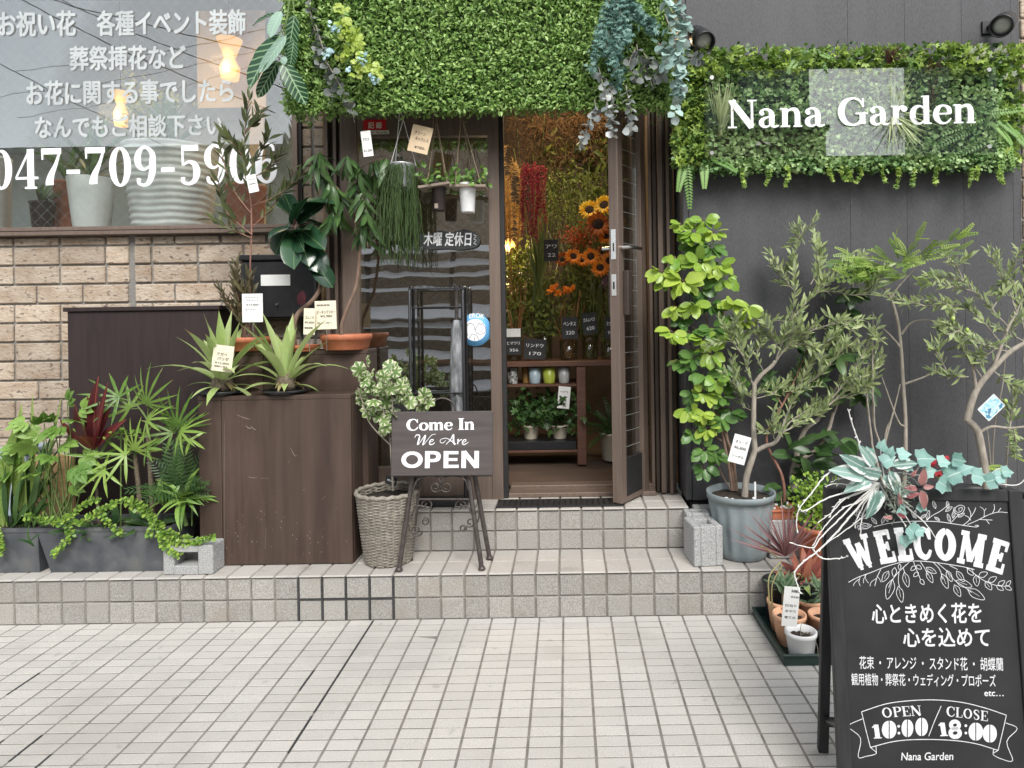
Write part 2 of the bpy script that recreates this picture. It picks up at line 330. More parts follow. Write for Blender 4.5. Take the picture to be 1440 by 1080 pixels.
for x,a,b_ in ((XG-.5,2.15,2.8),(XG-.5,1.95,2.13),(XG-.6,2.28,2.41),(XG-1.6,2.28,2.42),(XG-1.4,1.92,2.03),(XG-1.3,1.93,2.05),(XG-1.2,1.9,1.96)): gline(x,a,b_)
solo('pavement',g,[M['tile'],M['grout'],M['black_grout']],kind='structure')
for X0,n in ((-3.4-.0,62),):
    k0=XJ-3.1
g=MB(); x0=XJ-5.6; NX=87
g.box(-6,2.9,Y1+.006,3.6,-.1,Z1-.006,1)
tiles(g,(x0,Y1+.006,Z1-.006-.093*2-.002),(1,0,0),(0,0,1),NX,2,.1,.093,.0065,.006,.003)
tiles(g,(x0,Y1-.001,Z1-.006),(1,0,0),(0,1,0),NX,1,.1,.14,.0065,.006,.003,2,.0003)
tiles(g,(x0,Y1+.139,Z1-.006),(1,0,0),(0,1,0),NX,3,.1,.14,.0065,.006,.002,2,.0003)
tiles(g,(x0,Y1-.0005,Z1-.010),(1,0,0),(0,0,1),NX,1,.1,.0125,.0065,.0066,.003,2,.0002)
kb=XJ-1.1+.1*3
for k in range(-8,-3):
    x=XJ+.1*k; g.box(x-.004,x+.004,Y1-.002,Y1+.01,.0,Z1-.008,3)
g.box(XJ-.8,XJ-.4,Y1-.0015,Y1+.01,.086,.0925,3)
solo('tiled_step',g,[M['riser_tile'],M['grout'],M['nosing'],M['black_grout']],'wide lower step of square grey tiles running along the whole shop front','step')
g=MB(); xs=XJ-.4+.002
g.box(xs+.006,xs+1.3,Y2+.006,3.7,Z1-.02,Z2-.006,1)
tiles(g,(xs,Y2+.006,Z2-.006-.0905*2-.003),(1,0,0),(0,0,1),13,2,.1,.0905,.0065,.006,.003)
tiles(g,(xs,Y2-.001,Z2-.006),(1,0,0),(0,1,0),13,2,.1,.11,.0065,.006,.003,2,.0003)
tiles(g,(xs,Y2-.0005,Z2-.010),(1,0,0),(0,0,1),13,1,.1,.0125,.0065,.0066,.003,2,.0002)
solo('tiled_step',g,[M['riser_tile'],M['grout'],M['nosing']],'short upper step of square tiles under the shop door','step')

# brick walls
YB=3.42
def bricks(mb, x0, x1, z0, z1, Y, ctrl=None, L_=.236, H=.098, zref=0):
    nrow=int((z1-z0)/H)+2; k0=math.floor((z0-zref)/H)
    for r in range(nrow):
        za=max(z0,zref+(k0+r)*H); zb=min(z1,zref+(k0+r+1)*H)
        if zb-za<.02: continue
        x=x0-(.12 if r%2 else 0)-rng.choice([0,.118],p=[.8,.2])*(r%3==0)
        while x<x1:
            w=L_ if rng.random()<.82 else L_/2; a,b=max(x,x0),min(x+w,x1)
            if ctrl and a<ctrl<b:
                segs=[(a,ctrl-.011),(ctrl+.011,b)]
            else: segs=[(a,b)]
            for a2,b2 in segs:
                if b2-a2>.025: mb.box(a2+.005,b2-.005,Y-.012+rng.normal(0,.0015),Y+.01,za+.005,zb-.005,0,.0045,rng.random())
            x+=w
ZR=W(100,427,YB)[2]; zs=W(100,331,YB-.02)[2]
g=MB(); xw=W(421,250,YB)[0]; cj=W(187,380,YB)[0]
g.box(-6,xw+.0,YB,YB+.12,.1,zs,1); bricks(g,-5.9,xw,.19,zs-.004,YB,cj,zref=ZR)
solo('brick_wall',g,[M['brick'],M['mortar']],'beige split face brick wall below the lettered shop window','brick wall')
g=MB(); xa,xb=W(423,250,YB)[0],W(457,250,YB)[0]
g.box(xa,xb,YB,YB+.1,.19,3.1,1); xm=(xa+xb)/2+.005
for r in range(31):
    za=ZR-.098*15+r*.098
    if za<.19: continue
    g.box(xa+.006,xm-.008,YB-.012,YB+.01,za+.005,za+.093,0,.004,rng.random()); g.box(xm+.006,xb-.004,YB-.012,YB+.01,za+.005,za+.093,0,.004,rng.random())
solo('brick_pier',g,[M['brick'],M['mortar']],'narrow strip of brick between the lettered window and the glass door','brick wall')
g=MB(); xa=W(1432.5,60,3.27)[0]
g.box(xa,2.9,3.27,3.6,.1,3.2,1); bricks(g,xa,2.8,.19,3.1,3.27,zref=ZR+.05)
solo('brick_pier',g,[M['brick'],M['mortar']],'pale brick pier at the edge beyond the charcoal panel','brick wall')

# charcoal panel wall
YP=3.17; xp0=W(962.5,500,YP)[0]; xp1=W(1431,60,YP)[0]+.004
g=MB(); zb=.386
seams=[W(u,40,YP)[0] for u in (1192,1272,1352,1421.5)]
xs_=[xp0+.03]+seams+[xp1]
g.box(xp0,xp0+.028,YP-.004,YP+.24,zb,3.2,0,.004)
for a,b_ in zip(xs_[:-1],xs_[1:]): g.box(a+.0004,b_-.0004,YP,YP+.2,zb,3.2,0,.0005)
g.box(xp0+.005,xp1-.01,YP+.012,YP+.23,zb+.002,3.19,1)
g.box(xp0+.02,xp1-.01,YP+.02,YP+.25,.18,zb-.006,1)
solo('panel_wall',g,[M['panel'],M['rubber']],'charcoal siding wall with fine upright grain behind the name sign','wall')

# lettered shop window
YW=3.385
g_=thing('shop_window','large wired glass window with Japanese lettering and a telephone number','window',(W(206,318,YW)[0],YW,W(206,318,YW)[2]))
xl=-5.8; xr=W(413,250,YW)[0]; zg0=W(206,318,YW)[2]; zg1=3.05
f=MB(); f.box(xl,xr+.028,YW-.02,YW+.06,zg0-.02,zg0,0,.002); f.box(xl,xr+.03,YW-.028,YW+.05,zg0-.043,zg0-.0235,0,.002); f.box(xl,xr+.03,YW-.012,YW+.05,zg0-.0232,zg0-.0202,1)
f.box(xr,xr+.027,YW-.018,YW+.05,zg0+.0005,zg1,0,.002); f.box(xr+.0275,xr+.04,YW+.0,YW+.05,zg0+.0005,zg1,1); f.box(xl,xr+.03,YW-.02,YW+.06,zg1,zg1+.06)
part('frame',f,[M['alu'],M['rubber']],g_)
g=MB(); g.box(xl,xr-.0005,YW+.02,YW+.025,zg0+.0005,zg1-.0005); gp=part('glass',g,M['window_glass'],g_)
def mesh_wires(x0,x1,z0,z1,Y,p,w=.0007,ang=1.0):
    mb=MB(); hgt=z1-z0
    for sgn in (1,-1):
        for c in np.arange(x0-hgt/ang-p,x1+hgt/ang+p,p):
            # line x = c + sgn*(z-z0)/ang
            pts=[]
            za=z0; zb_=z1
            lo,hi=sorted([(x0-c)*sgn*ang,(x1-c)*sgn*ang]); t0,t1=max(0,lo),min(hgt,hi)
            if t1-t0<.02: continue
            a=(c+sgn*t0/ang,z0+t0); b=(c+sgn*t1/ang,z0+t1); d=A([b[0]-a[0],b[1]-a[1]]); d/=np.linalg.norm(d); q=A([-d[1],d[0]])*w/2
            mb.add([(a[0]+q[0],Y,a[1]+q[1]),(a[0]-q[0],Y,a[1]-q[1]),(b[0]-q[0],Y,b[1]-q[1]),(b[0]+q[0],Y,b[1]+q[1])],[(0,1,2,3)])
    return mb
part('wire_mesh',mesh_wires(xl,xr-.001,zg0+.001,zg1,YW+.0275,.062,.0008),M['wire'],gp)

# text engine
_tc={}
def text_geo(s, shear=0.):
    if s in _tc: V,F=_tc[s]
    else:
        c=bpy.data.curves.new('t','FONT'); c.body=s; c.resolution_u=3; o=bpy.data.objects.new('t',c); COL.objects.link(o)
        dg=bpy.context.evaluated_depsgraph_get(); me=bpy.data.meshes.new_from_object(o.evaluated_get(dg))
        V=A([v.co[:2] for v in me.vertices]); F=[tuple(p.vertices) for p in me.polygons]
        bpy.data.objects.remove(o); bpy.data.curves.remove(c); bpy.data.meshes.remove(me); _tc[s]=(V,F)
    V=V.copy(); V[:,0]+=shear*V[:,1]; return V,F
def put_text(mb, fr, s, p0, p1, hpx, bold=0., z=.0006, mi=0, shear=0., arc=0., cap=.72):
    """write s on the surface fr: baseline runs from photo position p0 to p1, hpx = height of a capital in photo pixels"""
    a,b=fr.pix(*p0),fr.pix(*p1); V,F=text_geo(s,shear); x0,x1=V[:,0].min(),V[:,0].max(); w=np.linalg.norm(b-a); e=(b-a)/w; q=A([-e[1],e[0]])
    h=np.linalg.norm(fr.pix(p0[0],p0[1]-hpx)-a); sx=w/(x1-x0); sy=h/cap; t=(V[:,0]-x0)/(x1-x0)
    xy=a+((V[:,0]-x0)*sx)[:,None]*e+(V[:,1]*sy+arc*h*4*t*(1-t))[:,None]*q
    offs=[(0,0)] if not bold else [(0,0)]+[(bold*math.cos(k),bold*math.sin(k)) for k in np.arange(6)*math.pi/3]
    for k,(dx,dy) in enumerate(offs): mb.add(fr.to3(xy+A([dx,dy])*h,z+k*.00004),F,mi)
    return mb
def ribbon(mb, fr, P, Wd, z=.0006, mi=0, thick=0., closed=False):
    P=np.asarray(P,float); Wd=np.broadcast_to(np.asarray(Wd,float),(len(P),))
    if closed: T=np.roll(P,-1,0)-np.roll(P,1,0)
    else: T=np.gradient(P,axis=0)
    T=T/(np.linalg.norm(T,axis=1)[:,None]+1e-12); q=np.stack([-T[:,1],T[:,0]],-1)*Wd[:,None]/2
    n=len(P); V=np.empty((2*n,2)); V[0::2]=P-q; V[1::2]=P+q; r=range(n) if closed else range(n-1)
    F=[(2*i,(2*i+2)%(2*n),(2*i+3)%(2*n),2*i+1) for i in r]
    mb.add(fr.to3(V,z),F,mi)
    if thick:
        mb.add(np.vstack([fr.to3(V,z),fr.to3(V,z-thick)]),[f for i in r for f in ((2*i,2*n+2*i,2*n+(2*i+2)%(2*n),(2*i+2)%(2*n)),(2*i+1,(2*i+3)%(2*n),2*n+(2*i+3)%(2*n),2*n+2*i+1))]+([] if closed else [(0,1,2*n+1,2*n),(2*n-2,4*n-2,4*n-1,2*n-1)]),mi)
    return mb
def stroke_px(mb, fr, pts, wpx, z=.0006, mi=0, k=5, closed=False, thick=0.):
    """pts: photo positions on the surface fr, smoothed; wpx width(s) in photo pixels"""
    P=A([fr.pix(*p[:2]) for p in pts]); s=np.linalg.norm(fr.pix(pts[0][0]+1,pts[0][1])-P[0])
    if closed: P=np.vstack([P,P[:1]])
    Q=spline(P,k) if len(P)>2 else P
    w=np.interp(np.linspace(0,1,len(Q)),np.linspace(0,1,len(np.atleast_1d(wpx))),np.atleast_1d(wpx))*s
    return ribbon(mb,fr,Q,w,z,mi,thick)
def ell(cx,cy,rx,ry,wx,wt,a0=90,a1=-270,n=28):
    t=np.radians(np.linspace(a0,a1,n)); return [(cx+rx*math.cos(x),cy+ry*math.sin(x),wt+(wx-wt)*abs(math.cos(x))**1.3) for x in t]
def serif(x0,x1,y,w=.05): return [(x0,y,w),(x1,y,w)]
XH=.68
G={ # bold serif glyphs: strokes of (x,y,width); widths in cap heights.  name: (advance, strokes)
'N':(.98,[[(.17,0,.07),(.17,1,.07)],[(.15,.98,.2),(.79,.02,.2)],[(.8,0,.07),(.8,1,.07)],serif(.03,.31,.025),serif(0,.3,.975),serif(.66,.95,.975)]),
'G':(1.02,['s',[(.83,.66,.03),(.8,.8,.06),(.68,.94,.07),(.5,.975,.07),(.28,.87,.15),(.16,.62,.2),(.16,.38,.2),(.28,.13,.15),(.5,.025,.07),(.68,.07,.09),(.79,.18,.12)]],[[(.82,.42,.18),(.82,.05,.18)],serif(.6,1.0,.43,.055),[(.84,.98,.05),(.84,.66,.05)]]),
'C':(.92,['s',[(.8,.68,.03),(.77,.82,.06),(.66,.94,.07),(.5,.975,.07),(.28,.87,.15),(.16,.62,.2),(.16,.38,.2),(.28,.13,.15),(.5,.025,.07),(.68,.07,.07),(.8,.2,.07),(.84,.3,.05)]],[[(.82,.98,.05),(.82,.66,.05)]]),
'I':(.48,[[(.24,0,.2),(.24,1,.2)],serif(.04,.44,.025),serif(.04,.44,.975)]),
'a':(.7,['s',[(.1,.49,.1),(.12,.58,.1),(.24,.655,.06),(.38,.6,.11),(.44,.45,.17),(.44,.2,.17),(.46,.07,.12),(.55,.02,.07),(.66,.06,.04)],[(.42,.4,.05),(.24,.34,.08),(.13,.25,.14),(.12,.13,.15),(.2,.03,.09),(.32,.04,.06),(.43,.14,.05)]],[ell(.14,.5,.035,.035,.07,.07,n=10)]),
'P':(.8,['s',[(.26,.97,.05),(.5,.965,.07),(.66,.88,.14),(.7,.74,.18),(.66,.6,.14),(.5,.51,.07),(.26,.5,.05)]],[[(.22,0,.18),(.22,1,.18)],serif(.04,.42,.025),serif(.04,.3,.975)]),
'E':(.8,[[(.22,0,.18),(.22,1,.18)],serif(.04,.72,.97,.06),serif(.04,.74,.03,.06),serif(.25,.54,.5,.05),[(.7,1,.05),(.7,.74,.05)],[(.72,0,.05),(.72,.28,.05)],[(.52,.38,.05),(.52,.62,.05)]]),
'O':(1.0,[ell(.5,.5,.34,.46,.18,.07)]),
'L':(.74,[[(.22,0,.18),(.22,1,.18)],serif(.04,.42,.975),serif(.04,.7,.03,.06),[(.68,0,.05),(.68,.3,.05)]]),
'S':(.74,['s',[(.6,.72,.05),(.55,.88,.07),(.38,.97,.07),(.2,.9,.12),(.15,.74,.16),(.26,.58,.17),(.46,.46,.17),(.58,.28,.16),(.52,.1,.12),(.36,.02,.07),(.2,.08,.07),(.12,.26,.05)]],[]),
'1':(.5,[[(.27,0,.2),(.27,.98,.2)],serif(.06,.48,.025,.06),[(.05,.78,.06),(.27,.95,.1)]]),
':':(.34,[ell(.17,.3,.03,.03,.09,.09,n=12),ell(.17,.72,.03,.03,.09,.09,n=12)]),
'n':(.76,['s',[(.18,.42,.04),(.26,.58,.06),(.38,.64,.09),(.5,.6,.15),(.555,.45,.17),(.555,.2,.17),(.555,0,.17)]],[[(.16,0,.17),(.16,.68,.17)],serif(.02,.31,.025),serif(.43,.7,.025),serif(.01,.16,.655)]),
'r':(.56,['s',[(.19,.38,.04),(.25,.54,.07),(.34,.63,.1),(.43,.62,.12)]],[[(.16,0,.17),(.16,.68,.17)],serif(.02,.35,.025),serif(.01,.16,.655),ell(.43,.56,.05,.05,.1,.1,n=12)]),
'd':(.76,['s',[(.5,.56,.05),(.38,.65,.06),(.22,.59,.13),(.14,.42,.17),(.14,.25,.17),(.22,.07,.13),(.36,.02,.06),(.5,.12,.05)]],[[(.57,0,.17),(.57,1.02,.17)],serif(.42,.57,.995),serif(.57,.73,.025)]),
'e':(.66,['s',[(.14,.36,.05),(.52,.36,.06),(.52,.37,.1)],[(.55,.36,.13),(.52,.55,.13),(.36,.655,.06),(.2,.58,.13),(.12,.38,.17),(.14,.2,.17),(.26,.04,.1),(.4,.02,.06),(.52,.09,.05),(.59,.19,.03)]],[]),
'o':(.72,[ell(.36,.335,.25,.31,.17,.06)]),
'm':(1.1,['s',[(.18,.42,.04),(.26,.58,.06),(.36,.64,.09),(.48,.6,.15),(.53,.45,.17),(.53,.2,.17),(.53,0,.17)],[(.56,.42,.04),(.64,.58,.06),(.74,.64,.09),(.86,.6,.15),(.91,.45,.17),(.91,.2,.17),(.91,0,.17)]],[[(.16,0,.17),(.16,.68,.17)],serif(.02,.31,.025),serif(.41,.66,.025),serif(.79,1.05,.025),serif(.01,.16,.655)]),
'0':(.62,[ell(.31,.5,.2,.47,.17,.06)]),
'4':(.62,[[(.42,0,.17),(.42,1,.17)],[(.4,.98,.05),(.03,.28,.05)],serif(.02,.62,.27,.06),serif(.26,.58,.025)]),
'7':(.6,['s',[(.54,.94,.05),(.42,.6,.09),(.3,.35,.15),(.25,.18,.19),(.25,.08,.2)]],[serif(.05,.57,.93,.14),[(.07,.98,.06),(.07,.72,.04)]]),
'9':(.62,['s',[(.5,.6,.16),(.5,.8,.13),(.38,.95,.08),(.24,.96,.08),(.13,.82,.14),(.11,.62,.16),(.17,.47,.11),(.29,.42,.06),(.43,.5,.05)],[(.5,.62,.17),(.49,.35,.16),(.4,.1,.12),(.26,.025,.07),(.13,.08,.08),(.13,.2,.1)]],[]),
'6':(.62,['s',[(.12,.4,.16),(.12,.2,.13),(.24,.05,.08),(.38,.04,.08),(.49,.18,.14),(.51,.38,.16),(.45,.53,.11),(.33,.58,.06),(.19,.5,.05)],[(.12,.38,.17),(.13,.65,.16),(.22,.9,.12),(.36,.975,.07),(.49,.92,.08),(.5,.8,.1)]],[]),
'5':(.62,['s',[(.12,.5,.05),(.28,.58,.07),(.43,.52,.13),(.49,.34,.17),(.44,.13,.13),(.28,.025,.07),(.13,.08,.08),(.12,.2,.11)]],[serif(.1,.54,.93,.14),[(.12,.97,.05),(.12,.5,.05)]]),
'-':(.46,[serif(.05,.41,.4,.1)]),' ':(.34,[]),
}
B_=.21
H_={ # heavy grotesque capitals
'O':(1.02,[ell(.5,.5,.39,.39,.23,.2)]),
'P':(.86,['s',[(.2,.9,.2),(.5,.9,.2),(.66,.82,.22),(.7,.68,.23),(.66,.53,.22),(.5,.45,.2),(.2,.45,.2)]],[[(.19,0,.24),(.19,1,.24)]]),
'E':(.82,[[(.19,0,.24),(.19,1,.24)],serif(.2,.76,.9,.2),serif(.2,.72,.5,.18),serif(.2,.78,.1,.2)]),
'N':(.98,[[(.19,0,.23),(.19,1,.23)],[(.2,.95,.24),(.78,.05,.24)],[(.79,0,.23),(.79,1,.23)]]),' ':(.4,[])}
SL={ # heavy slab capitals
'W':(1.3,[[(.16,.95,.2),(.42,.06,.2)],[(.42,.06,.13),(.62,.8,.13)],[(.62,.8,.2),(.84,.06,.2)],[(.84,.06,.13),(1.08,.95,.13)],serif(0,.36,.94,.13),serif(.88,1.24,.94,.13),serif(.34,.5,.03,.1),serif(.76,.92,.03,.1)]),
'E':(.86,[[(.26,0,.26),(.26,1,.26)],serif(.04,.76,.935,.14),serif(.2,.6,.5,.14),serif(.04,.8,.065,.14),[(.72,1,.11),(.72,.7,.09)],[(.58,.36,.1),(.58,.64,.1)],[(.76,0,.11),(.76,.32,.09)]]),
'L':(.8,[[(.28,0,.26),(.28,1,.26)],serif(.06,.52,.935,.14),serif(.04,.72,.065,.14),[(.7,0,.12),(.7,.34,.09)]]),
'C':(.94,['s',[(.76,.66,.1),(.68,.86,.13),(.5,.93,.15),(.27,.8,.22),(.18,.5,.26),(.27,.2,.22),(.5,.07,.15),(.68,.13,.14),(.8,.3,.1)]],[[(.78,.98,.12),(.78,.62,.1)]]),
'O':(1.0,[ell(.49,.5,.33,.41,.27,.16)]),
'M':(1.3,[[(.2,0,.14),(.24,1,.14)],[(.26,.96,.2),(.62,.1,.22)],[(.62,.1,.14),(.96,.96,.14)],[(.98,1,.26),(1.0,0,.26)],serif(.04,.42,.94,.13),serif(.82,1.22,.94,.13),serif(.02,.38,.06,.13),serif(.8,1.24,.06,.13)])}
def put_glyphs(mb, fr, s, p0, p1, hpx, font=G, z=.0006, mi=0, thick=0., arc=0., wf=1., track=0.):
    a,b=fr.pix(*p0),fr.pix(*p1); w=np.linalg.norm(b-a); e=(b-a)/w; q=A([-e[1],e[0]])
    h=np.linalg.norm(fr.pix(p0[0],p0[1]-hpx)-a); tot=sum(font[c][0]+track for c in s)-track; sx=w/tot; x=0; kz=0
    for c in s:
        it=font[c]; adv=it[0]; st=[]
        if len(it)>2: st=[(spline(A(t),6)) for t in it[1][1:]]+[A(t) for t in it[2]]
        else: st=[A(t) for t in it[1]]
        for t in st:
            X=(t[:,0]+x)*sx; u=(X/w); Y=t[:,1]*h+arc*h*4*u*(1-u)
            if arc:   # letters lean with the arch
                ang=-np.arctan(arc*h*4*(2*(x+adv/2)*sx/w-1)/w)*-1
                xc=(x+adv/2)*sx; uc=xc/w; dx=X-xc; th=-math.atan(arc*h*4*(2*uc-1)/w); yc=arc*h*4*uc*(1-uc)
                X=xc+dx*math.cos(th)-t[:,1]*h*math.sin(th); Y=yc+dx*math.sin(th)+t[:,1]*h*math.cos(th)
            P=a+X[:,None]*e+Y[:,None]*q
            # widths are measured across the stroke: scale x- and y-parts apart
            d=np.gradient(P,axis=0); d/=np.linalg.norm(d,axis=1)[:,None]+1e-12; vx=np.abs(d@q)
            ribbon(mb,fr,P,t[:,2]*wf*(vx*sx*1.0+(1-vx)*h),z+kz,mi,thick); kz+=.00005
        kz=kz%.0006
        x+=adv+track
    return mb
# lettering on the window
fw=vert_frame(YW+.0195)
g=MB()
put_text(g,fw,'お祝い花',(-2,48),(106,47),27,.035); put_text(g,fw,'各種イベント装飾',(137,47),(345,45),27,.035)
put_text(g,fw,'葬祭挿花など',(99,96),(261,94),26,.035); put_text(g,fw,'お花に関する事でしたら',(38,145),(328,141),26,.035); put_text(g,fw,'なんでもご相談下さい',(50,192),(313,188),24,.035)
part('lettering',g,M['white_vinyl'],gp)
g=MB(); put_glyphs(g,fw,'047-709-5906',(-14,267),(391,257),56,z=.0008,track=.05,wf=1.08); part('telephone_number',g,M['white'],gp)

# door: fixed sash, open leaf, jambs
YD=3.26
dr=thing('door_frame','brown aluminium door surround with a fixed wired glass sash','door frame',(W(700,705,YD)[0],YD+.05,Z2))
def X(u,Y,v=450): return W(u,v,Y)[0]
def Zv(v,Y,u=700): return W(u,v,Y)[2]
g=MB(); ztop=2.45
for u0,u1,dy,mi in ((457,462,.02,0),(462.5,468,.05,1),(468.5,473,.03,0),(473.5,477,.05,1),(477.5,482,.035,0)): g.box(X(u0,YD),X(u1,YD),YD+dy,YD+.16,.2,ztop,mi,.001)
part('jamb',g,[M['alu'],M['alu_dark']],dr)
g=MB()
for u0,u1,dy,mi in ((918,923,.12,0),(924,929,.10,1),(930,937,.07,0),(937.5,941,.09,1),(941.5,946,.05,0),(946.5,952,.075,1)): g.box(X(u0,YD),X(u1,YD),YD+dy,YD+.2,Z2,ztop,mi,.001)
part('jamb',g,[M['alu'],M['alu_dark']],dr)
xa,xb=X(482.5,YD),X(711,YD); zb=Z2+.004; g=MB()
xg0,xg1=X(505,YD),X(689,YD); zg0_=Zv(655,YD); zg1_=Zv(190,YD)
g.box(xa,xg0,YD,YD+.045,.2,ztop,0,.002); g.box(xg1,xb-.022,YD,YD+.045,.2,ztop,0,.002); g.box(xb-.0215,xb,YD+.012,YD+.045,.2,ztop,1,.001)
g.box(xg0+.0003,xg1-.0003,YD+.002,YD+.043,.2,zg0_,0,.002); g.box(xg0+.0003,xg1-.0003,YD+.002,YD+.043,zg1_,ztop,0,.002)
g.box(xb+.001,X(925,YD+.1),YD+.08,YD+.16,ztop-.06,ztop+.05,1)
part('sash',g,[M['alu'],M['rubber']],dr)
g=MB(); g.box(xg0+.001,xg1-.001,YD+.02,YD+.025,zg0_+.001,zg1_-.001); gl=part('glass',g,M['door_glass'],dr)
part('wire_mesh',mesh_wires(xg0+.001,xg1-.001,zg0_+.001,zg1_-.001,YD+.0275,.05,.0008),M['wire'],gl)
g=MB(); g.box(xb+.0005,X(916,YD+.12),YD+.02,YD+.12,Z2+.001,Z2+.022,0,.003); g.box(xb+.001,X(916,YD+.12),YD+.1205,YD+.2,Z2+.001,Z2+.035,0,.003); part('threshold',g,M['alu'],dr)
# open leaf
f0=W(879,709,3.10); f1=W(917,693,3.33); ld=A([f1[0]-f0[0],f1[1]-f0[1],0]); lw=np.linalg.norm(ld)
lf=Frame((f0[0]-.014,f0[1],Z2+.012),ld,(0,0,1))       # local x along the leaf, normal towards the street
dl=thing('door_leaf','open brown aluminium door leaf with glass and steel lever handle','door',(f0[0],f0[1],Z2+.012))
hz=ztop-.02-Z2
g=MB(); T0=-.05
g.obox(lf,0,.05,0,hz,T0,0,0,0,.002); g.obox(lf,lw-.05,lw,0,hz,T0,0,0,0,.002); g.obox(lf,.0505,lw-.0505,0,.02,T0+.002,-.002); g.obox(lf,.0505,lw-.0505,hz-.08,hz,T0+.002,-.002)
part('frame',g,M['alu'],dl)
g=MB(); g.obox(lf,.0503,lw-.0503,.0205,.2,T0+.012,-.012); part('kick_panel',g,M['rubber'],dl)
g=MB(); g.obox(lf,.0503,lw-.0503,.201,hz-.081,-.03,-.024); gl2=part('glass',g,M['door_glass'],dl)
g=MB()
for z in np.arange(.25,hz-.1,.075): g.obox(lf,.051,lw-.051,z,z+.0009,-.0235,-.0225)
part('wire_mesh',g,M['wire'],gl2)
# edge plates, lever, pull (on the edge that faces the street)
ef=Frame(lf.o,-lf.n,(0,0,1)); ef.n=-lf.ex   # looking onto the leaf edge
zl=Zv(350,3.1); g=MB(); g.obox(lf,-.003,-.0005,zl-Z2-.012-.055,zl-Z2-.012+.085,T0+.012,-.012)
g.obox(lf,-.0045,-.0031,zl-Z2-.03,zl-Z2+.01,T0+.022,-.022,1)
part('lock_plate',g,[M['steel'],M['black_plastic']],dl); g=MB()
z3=Zv(403,3.1)-Z2-.012; g.obox(lf,-.003,-.0005,z3-.05,z3+.05,T0+.012,-.012); g.obox(lf,-.0045,-.0031,z3-.02,z3+.015,T0+.02,-.022,1)
part('lock_plate',g,[M['steel'],M['black_plastic']],dl)
g=MB(); hc=lf.o+lf.ex*.028+lf.ey*(zl-Z2-.012)
g.tube([hc,hc+lf.n*.05],.011,10); g.tube([hc+lf.n*.045,hc+lf.n*.05+lf.ex*.03,hc+lf.n*.05+lf.ex*.1],.009,10)
g.tube([hc-lf.n*.05,hc-lf.n*.1],.011,10); g.tube([hc-lf.n*.095,hc-lf.n*.1+lf.ex*.03,hc-lf.n*.1+lf.ex*.1],.009,10); part('handle',g,M['steel'],dl)
g=MB(); z4=Zv(410,3.1)-Z2; g.obox(lf,.035,.075,z4-.13,z4+.08,.001,.03,0,0,.003); g.obox(lf,.035,.075,z4-.13,z4+.08,T0-.03,T0-.001,0,0,.003); part('pull_plate',g,M['alu_dark'],dl)
g=MB()
for a,b_ in ((0,xb-.0),): pass
xg_a,xg_b=X(702,3.17,706),X(872,3.17,706)
for i in range(22): g.box(xg_a+(xg_b-xg_a)*i/22+.004,xg_a+(xg_b-xg_a)*(i+1)/22-.004,3.115,3.215,Z2+.0005,Z2+.008)
g.box(xg_a-.01,xg_b+.01,3.105,3.114,Z2+.0005,Z2+.009); g.box(xg_a-.01,xg_b+.01,3.216,3.225,Z2+.0005,Z2+.009); g.box(xg_a-.01,xg_b+.01,3.1145,3.2155,Z2+.0003,Z2+.002,1)
solo('drain_grille',g,[M['rubber'],M['black_plastic']],'long black slotted drain grille in front of the door sill','grille')
# ---------------------------------------------------------------- leaf shapes
def leaf(Ln=1., Wd=.3, shape='lance', fold=.12, curl=.25, n=5, wave=0.):
    t=np.linspace(0,1,n+1)
    w={'lance':np.sin(np.pi*np.clip(t,0,1)**.85)**.9,'oval':np.sqrt(np.clip(1-(2*t-1)**2,0,1)),'obov':np.sin(np.pi*t**1.6)**.75,'strap':np.clip(np.minimum(1,(1-t)*3.2),0,1)*(.7+.3*np.sin(np.pi*t)),
       'ovate':np.sin(np.pi*np.clip(t,0,1)**.65)**.8,'needle':np.clip((1-t)*1.6,0,1)*np.clip(t*8+.5,0,1)}[shape]*Wd/2
    ang=curl*t; x=np.cumsum(np.concatenate([[0],np.cos((ang[1:]+ang[:-1])/2)]))*Ln/n; z=-np.cumsum(np.concatenate([[0],np.sin((ang[1:]+ang[:-1])/2)]))*Ln/n
    V=[];uv=[]
    for i in range(n+1):
        wz=wave*math.sin(i*2.1)*w[i]
        V+= [(x[i],-w[i],z[i]+fold*w[i]*2+wz),(x[i],0,z[i]),(x[i],w[i],z[i]+fold*w[i]*2-wz)]; uv+=[(t[i],.5-.5*w[i]/(Wd/2)),(t[i],.5),(t[i],.5+.5*w[i]/(Wd/2))]
    F=[]
    for i in range(n):
        a=3*i; F+=[(a,a+3,a+4,a+1),(a+1,a+4,a+5,a+2)]
    return A(V),A(F),A(uv)
def lvar(Ln,Wd,shape='lance',fold=.12,curl=.3,n=5): return [leaf(Ln,Wd,shape,fold,curl*c,n,w) for c,w in ((.3,0.),(1.,.15),(1.8,.05),(-.5,.1))]
